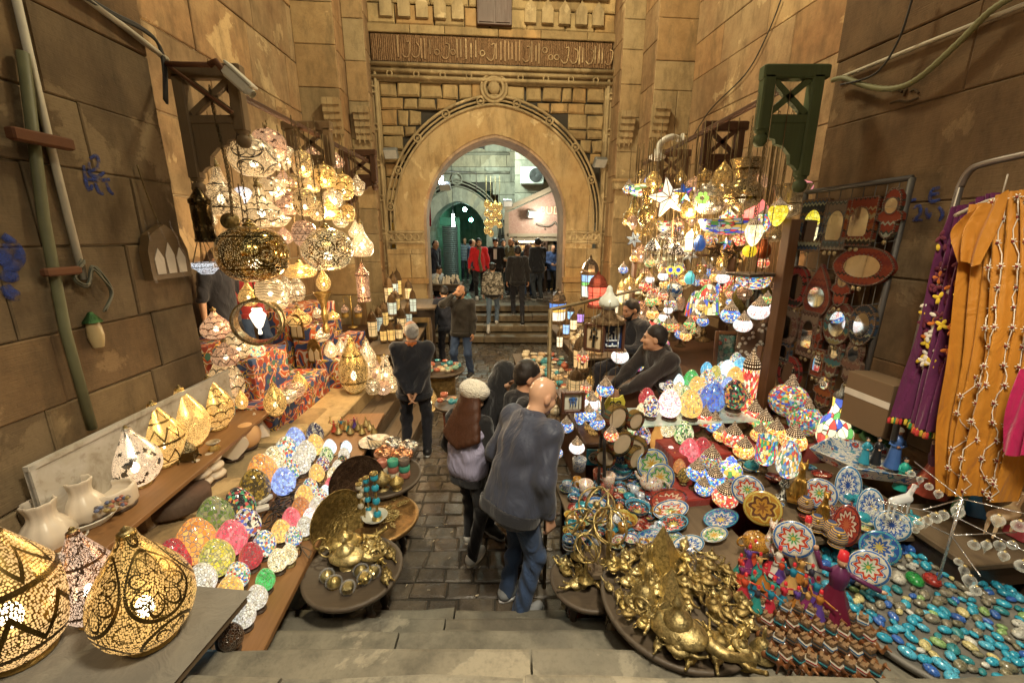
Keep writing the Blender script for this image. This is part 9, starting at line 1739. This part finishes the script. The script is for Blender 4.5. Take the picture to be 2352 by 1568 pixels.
# lanterns and golden lamps in front of the left gate pier
for i,(x,yb,yt) in enumerate(((858,778,708),(872,765,700),(884,752,690),(894,738,680),(902,726,670),(910,716,662),(895,700,630),(906,690,622),(915,682,615),(925,770,700),(940,760,690),(900,785,735),(918,780,738),(950,720,660),(882,785,740),(940,690,640))): lantern(x,yb,yt,22 if i<10 else 18,.95 if yb>735 else 1.35,((.85,.66,.34),(.6,.74,.7),(.85,.6,.22))[i%3],'dark framed lantern with %s panes by the left gate pier, %s'%(('cream','icy','amber')[i%3],['nearest and largest','second','third','fourth','fifth','last of the low row','upper row near','upper row middle','upper row far','behind the old man head','beside the old man head','low beside the shelf edge','low by the bowls','small at the jamb','low and short','highest at the jamb'][i]),CAPD,6,'lit lanterns by the left gate pier',.5)
wbox((-2.0,7.2,.08),(.75,2.3),.93,'wooden table of lit lanterns before the left gate pier',OLDW); wbox((-1.9,8.4,.08),(.8,1.2),1.33,'higher table of lanterns against the left gate pier',OLDW)
for a in[(816,900,772,66,.6,'tear',pm('scroll','g',2.6,1.),'tall yellow gold teardrop lamp on the stone bench'),(848,868,775,44,.6,'tear',pm('script','s',3.6,1.),'white teardrop lamp with calligraphy behind the yellow gold one'),(836,880,800,30,.6,'tear',pm('none','s',3.6,1.),'slim mesh teardrop lamp behind the yellow gold one'),(888,880,812,48,.6,'cone',pm('script','s',3.4,1.2),'calligraphy cone lamp beside the old man'),(868,868,820,30,.6,'bell',pm('none','c',2.,1.),'small plain bell lamp beside the brass tray'),(858,905,868,34,.55,'globe',pm('scroll','s',2.6,1.),'round white lamp wrapped in plastic on the wooden step'),(882,905,870,34,.5,'globe',pm('none','c',3.,1.),'rosy small lamp on the wooden step'),(902,900,860,30,.5,'tear',pm('scale','s',3.4,1.),'little bright lamp touching the old man sleeve'),(990,945,880,30,.3,'tear',pm('script','g',3.2,1.),'gold calligraphy lamp half hidden behind the old man')]: standl(*a,group=SG)
o=thing('woven_tray','round coiled brass tray standing behind the calligraphy lamps','tray',G(868,842,.75),(1.35,0,.3)); ob('plate',L([(0,0)]+[(.012*k,.004*(k%2)) for k in range(1,15)]+[(.18,.02)],36),metal('coil_brass',(.5,.33,.12),.35),o)
o=thing('lamp_tree','brass stand with two hooked arms carrying small fringed lamps','lamp stand',G(811,752,.9)); m=MB(); m.tube([(0,0,0),(0,0,.62)],.016,8); [m.tube(curve3([(0,0,.5),(s*.05,0,.62),(s*.14,0,.6),(s*.13,0,.48)],4),.008,6) for s in(-1,1)]; m.lathe([(0,0),(.1,0),(.09,.02),(.02,.04)],16); ob('stand',m,BRS,o)
for s in(-1,1): ob('shade',shade('onion'),pm('scroll','c',2.4,1.),o,(s*.13,0,.3),None,(.15,.15,.18)); ob('fringe',L([(.065,.2),(.068,.3)],20,M=MT((s*.13,0,0))),stripes('gold_fringe',(.4,.25,.06),(.2,.12,.03),9),o)
o=thing('brass_urn','tall brass urn with a wide bowl carrying a small teardrop lamp','urn',YP(745,716,5.75)); ob('body',L(spl([(.04,-.3),(.05,-.25),(.03,-.15),(.05,-.05),(.035,.05),(.06,.15),(.11,.25),(.12,.27)],3),18),metal('urn_brass',(.6,.42,.16),.3),o); standl(745,0,0,0,0,'tear',BRS,'') if False else None
q=thing('table_lamp','small mesh teardrop lamp standing in the tall brass urn','table lamp',YP(745,668,5.75),0,None,(.19,.19,.3)); ob('shade',shade('tear'),pm('none','g',3.2,1.),q); bulbin(q)
# ---------- sign box, frames and tile near the pole ----------
NAVY=plain('navy_board',(.01,.025,.09),.4); IV2=plain('cream_board',(.55,.44,.27),.6); WHP=plain('white_paint',(.6,.68,.75),.5)
def pole_frame(x,y0,y1,w_,d,rz,mat,lb,fm=None):
    a,b=YP(x,y0,d),YP(x,y1,d); H=a.z-b.z; W=w_*mpp(a)/max(.5,math.cos(rz)); return framed(b,W,H,rz,0,mat,lb,.022,'sign',fm or wood('dark_frame',(.1,.04,.02),(.05,.02,.012),.35,2),'framed_sign'),W,H
o,W,H=pole_frame(1405,748,800,44,3.1,.12,NAVY,'dark blue framed sign with pale arabic lettering on the pole'); H=H
m=MB(); t=.006
for a,b in(((-.3,.12),(.28,.12)),((.28,.12),(.28,.3)),((-.3,.12),(-.3,.22)),((0,.12),(0,.24)),((-.3,.36),(.3,.36)),((.3,.36),(.3,.92)),((.12,.36),(.12,.92)),((-.05,.36),(-.05,.62)),((-.2,.36),(-.2,.52)),((-.3,.36),(-.3,.7)),((-.2,.52),(-.05,.52)),((.12,.74),(.0,.74))): m.tube([(a[0]*W*1.1,-.008,a[1]*H),(b[0]*W*1.1,-.008,b[1]*H)],t,6)
for x,z in((-.1,.05),(.1,.05),(-.2,.62),(.3,.02)): m.ell((x*W,-.008,z*H+.01),(.008,.004,.008),6,4)
ob('lettering',m,WHP,o)
o,W,H=pole_frame(1364,750,800,30,3.05,-.6,IV2,'cream framed sign with a black ankh on the pole'); m=MB(); m.torus(W*.17,.008,16,5,MT((0,-.01,H*.74)),sy=1.3); m.box((0,-.01,H*.32),(W*.12,.012,H*.5)); m.box((0,-.01,H*.52),(W*.55,.012,W*.1)); ob('ankh_sign',m,DKG,o)
o,W,H=pole_frame(1315,905,940,40,2.75,.1,plain('pale_card',(.5,.5,.42),.6),'framed picture of a blue eye beside the bald head'); m=MB(); m.torus(W*.22,.005,18,5,MT((0,-.01,H*.7)),sy=.5); m.ell((0,-.01,H*.7),(.014,.004,.014),10,6); [m.tube([(x*W,-.01,H*.55),(x*W,-.01,H*(.2+.1*abs(x)))],.004,5) for x in(-.15,0,.15)]; ob('eye_drawing',m,plain('ink_blue',(.03,.1,.3),.5),o)
o=thing('tile','square blue tile with black arabic calligraphy','tile',G(1367,1068,.6),(-.15,0,-.08)); m=MB(); m.box((0,0,.075),(.165,.015,.15),bev=.003); ob('tile_body',m,plain('teal_tile',(.02,.16,.22),.25),o); ob('panel',MB().prism([(-.07,.075),(-.04,.12),(0,.14),(.04,.12),(.07,.075),(.04,.03),(0,.012),(-.04,.03)],.018),plain('tile_cream',(.5,.46,.34),.3),o)
m=MB(); [m.tube(curve3([(a,-.012,b) for a,b in st],4),.0045,5) for st in([(.045,.05),(.045,.11)],[(.03,.055),(.03,.105)],[(.03,.055),(.015,.05),(.012,.1)],[(.012,.055),(-.005,.05),(-.005,.08),(-.015,.055),(-.03,.05)],[(-.03,.05),(-.045,.07),(-.035,.085),(-.028,.06)],[(-.05,.1),(-.02,.11),(.0,.1)])]; ob('lettering',m,DKG,o)
m=MB(); m.tube([YP(1388,870,3.12),YP(1388,1095,2.9)],.013,8); p=YP(1388,870,3.12); m.tube([(p.x,p.y,p.z),(p.x,p.y,0.)],.013,8); tag(ob('sign_pole',m,IRON),'dark vertical pole carrying the framed signs','pole')
o=thing('dome_ornament','dark dome cap with a white ceramic pear on top of the sign pole','lamp cap',YP(1396,740,3.1)); ob('dome',L(spl([(.13,0),(.12,.03),(.06,.06),(.05,.1)],2),20),CAPD,o); ob('pear',L(spl([(.03,.1),(.075,.13),(.07,.17),(.03,.22),(.02,.26),(0,.28)],3),18),plain('ceramic_white',(.5,.52,.45),.3),o)
rn=RD(88)
for i in range(9): x,y=(1425,950,)[0]+rn.uniform(-45,40),rn.uniform(935,1050); p=YP(x,y,3.0+.12*i/3); o=thing('frame_drum','round hand drum with a patterned rim hanging by the pole','drum',p,rn.uniform(-.6,.6),'hand drums hanging by the sign pole'); r_=rn.uniform(.06,.1); ob('skin',L([(0,0),(r_,0)],24,M=MT((0,-.02,0))@MR(PI/2,4,'X')),plain('drum_skin',(.45,.36,.24),.6),o); ob('rim',L([(r_,-.025),(r_*1.25,-.02),(r_*1.25,.03),(r_,.03)],24,M=MR(PI/2,4,'X')),kilim('drum_kilim',((.3,.04,.02),(.05,.03,.02),(.4,.2,.05),(.1,.15,.1)),50),o)
o=thing('owl_sign','yellow owl shaped sign hanging by the pole','sign',YP(1412,930,3.05),.2); m=MB(); m.prism([(-.07,-.06),(.07,-.06),(.085,.02),(.06,.08),(.03,.06),(-.03,.06),(-.06,.08),(-.085,.02)],.015); ob('board',m,plain('yellow_board',(.45,.4,.05),.5),o); m=MB(); [m.torus(.02,.005,12,4,MT((s*.025,-.012,.015))) for s in(-1,1)]; m.tube([(0,-.012,0),(0,-.012,-.03)],.005,4); ob('drawing',m,DKG,o)
# drums, flutes and jugs on the near steps
def pt(x,yb,z,pr,H,r,mt,lb,nm,cat): o=thing(nm,lb,cat,G(x,yb,z)); ob('body',L(spl([(a*r,b*H) for a,b in pr],3),22),mt,o); return o
TER=glaze('brown_glaze',(.2,.07,.025),((.1,.03,.01),(.3,.12,.05)),6,.1,.8); pt(1332,1428,.15,[(0,0),(.7,0),(1.,.35),(.9,.6),(.45,.75),(.4,.88),(.5,1.),(.4,1.),(.3,.8)],.16,.085,TER,'brown glazed round jug on the near step','jug','jug'); pt(1302,1420,.0,[(0,0),(.7,0),(.9,.5),(1.,1.),(.92,1.),(.8,.5),(0,.1)],.12,.05,plain('cream_cup',(.5,.45,.35),.4),'cream cup behind the brown jug','cup','cup')
o=pt(1380,1432,.15,[(.6,0),(.45,.3),(.6,.55),(1.,.7),(1.,1.),(0,1.)],.2,.08,kilim('drum_band',((.4,.1,.05),(.05,.1,.25),(.5,.4,.3)),40),'goblet drum with a pale skin on the near step','goblet_drum','drum'); ob('skin',L([(0,.202),(.078,.202),(.082,.19)],22),plain('drum_skin2',(.5,.47,.4),.5),o)
o=pt(1418,1450,.3,[(0,0),(.8,0),(1.,.3),(1.,.85),(.9,1.),(.8,.9),(.8,.1)],.12,.075,glaze('pot_pattern',(.4,.32,.2),((.08,.05,.03),(.2,.12,.05)),14,.2),'patterned clay pot holding bamboo flutes','clay_pot','pot')
for k in range(6): a=k*1.05; q=thing('bamboo_flute','bamboo flute standing in the patterned clay pot','flute',o.location+Vector((.035*math.cos(a),.035*math.sin(a),.04)),(.12*math.sin(a),.1*math.cos(a),0),'bamboo flutes in the clay pot'); ob('tube',MB().tube([(0,0,0),(0,0,.2+.02*k)],.014,10),plain('bamboo',(.5,.32,.13),.5,0,.2),q); ob('binding',MB().lathe([(.0155,.1),(.016,.13)],10),plain('binding%d'%(k%2),((.03,.2,.08),(.3,.05,.03))[k%2],.6),q)
# left wall lamp in plastic, sconce, junk
p=onL(390,638,.06); o=thing('wall_lantern','arched wooden lantern wrapped in clear plastic hanging on the left wall','lantern',p,PI/2); m=MB(); w_,h_=.2,.42; ar=[(-w_,0),(w_,0),(w_,.22),(.15,.34),(0,.42),(-.15,.34),(-w_,.22)]; m.prism(ar,.07); ob('body',m,wood('lantern_wood',(.16,.1,.04),(.09,.05,.02)),o)
for x,hh in((-.11,.2),(.0,.24),(.11,.2)): ob('window',MB().prism([(x-.04,.04),(x+.04,.04),(x+.045,.04+hh*.6),(x,.04+hh),(x-.045,.04+hh*.6)],.08),plain('frosted',(.52,.45,.36),.4),o)
m=MB(); n=14; vs=[];fs=[]; rn=RD(4)
for i in range(n+1):
    for k in range(n+1): u,v=k/n-.5,i/n; vs.append((u*.48*(1-.35*max(0,v-.5)),-.06-.03*rn.random()*(1-abs(2*u))-.02*math.sin(u*23+v*9),-.02+v*.47))
for i in range(n):
    for k in range(n): fs.append([i*(n+1)+k,i*(n+1)+k+1,(i+1)*(n+1)+k+1,(i+1)*(n+1)+k])
m.add(vs,fs,sm=True); ob('plastic_wrap',m,glass('wrap_plastic',(.96,.97,1),.1,-.32),o); m=MB(); m.tube(curve3([(0,0,.42),(-.03,.02,.62),(-.06,.03,.85)],4),.006,5); ob('chain',m,CHM,o)
p=onL(220,770,.04); o=thing('wall_sconce','small old glass sconce on the left wall','wall lamp',p,PI/2); ob('cap',L([(.01,.16),(.05,.1),(.055,.09)],14),metal('verdigris',(.06,.14,.05),.45,.5),o); ob('glass',L(spl([(.03,-.08),(.045,0),(.035,.09)],2),14),plain('sconce_glass',(.4,.3,.15),.3),o)
o=thing('red_bag','crumpled red bag at the lower left edge','bag',G(18,1135,.8)); S_=Sdf(.04); S_.cap((-.15,0,0),(.1,.1,.02),.06).cap((-.1,-.1,.05),(.1,0,.08),.05); ob('body',S_.mesh('body',.012,wrinkle(.01,1.5)),cloth('red_bag_cloth',(.4,.03,.03)),o)
o=thing('plastic_bag','crumpled white plastic bag under the egg plank','bag',G(655,1385,.05)); S_=Sdf(.06); S_.cap((-.05,0,.1),(.05,.05,.28),.13,.1).cap((.0,-.1,.05),(.1,0,.1),.1); ob('body',S_.mesh('body',.014,wrinkle(.02,1.3,2)),plain('bag_plastic',(.5,.52,.48),.25,0,.1,4,.3),o)
rn=RD(2)
for k in range(12): m=MB(); m.tube([(0,0,.004),(.025,0,.004)],.004,6); tag(ob('cigarette_butt',m,plain('butt',(.5,.42,.3),.8),None,G(rn.uniform(920,1100),rn.uniform(1150,1380),.0),rn.uniform(0,6)),'cigarette butt lying on the dark cobbles','litter','cigarette butts on the cobbles')
# lanterns on the far stone house
for k in range(14): x,y=1118+(k%4)*10,478+(k//4)*20+(k%2)*6; p=YP(x,y,15.2); q=thing('hanging_lamp','small golden lamp hanging before the far stone house','hanging lamp',p,0,'golden lamps on the far stone house',(.2,.2,.3)); ob('shade',shade(('globe','tear','onion')[k%3]),pm('scale','g',3.,.8),q); m=MB(); m.tube([(0,0,1.),(0,0,(4.6-p.z)/.3)],.03,4); ob('cord',m,CHM,q)
# ---------- lamps and added fill lights ----------
l=lamp('street_and_fill_light',(.7,.5,4.9),(1,.88,.66),440,.3,'SPOT'); l.data.spot_size=math.radians(125); l.data.spot_blend=.7; l.rotation_euler=(.12,.03,0)  # added off-frame fill spot, brightens the foreground goods
lamp('street_and_fill_light',(-.3,-1.4,6.),(1,.86,.62),110,.4)
lamp('street_and_fill_light',(.2,6.2,8.4),(1,.83,.5),540,.3)
lamp('alley_lamp_light',(-.6,14.6,5.2),(.78,1,.84),260,.25)
lamp('stall_fill_light',(-2.2,5.2,2.9),(1,.7,.38),55,.1)  # stall lights from here on are added fill between the modelled lamps
lamp('stall_fill_light',(-2.1,5.0,1.75),(1,.7,.38),26,.1)
lamp('stall_fill_light',(-1.9,7.6,2.2),(1,.75,.45),40,.1)
lamp('stall_fill_light',(2.0,5.0,2.75),(1,.68,.36),60,.1)
lamp('stall_fill_light',(1.4,6.6,2.3),(1,.72,.42),50,.1)
lamp('stall_fill_light',(1.2,8.6,2.2),(1,.75,.45),30,.1)
lamp('shop_fill_light',(.9,13.3,3.3),(1,.85,.65),70,.1)  # extra light added to brighten the sign and shop front
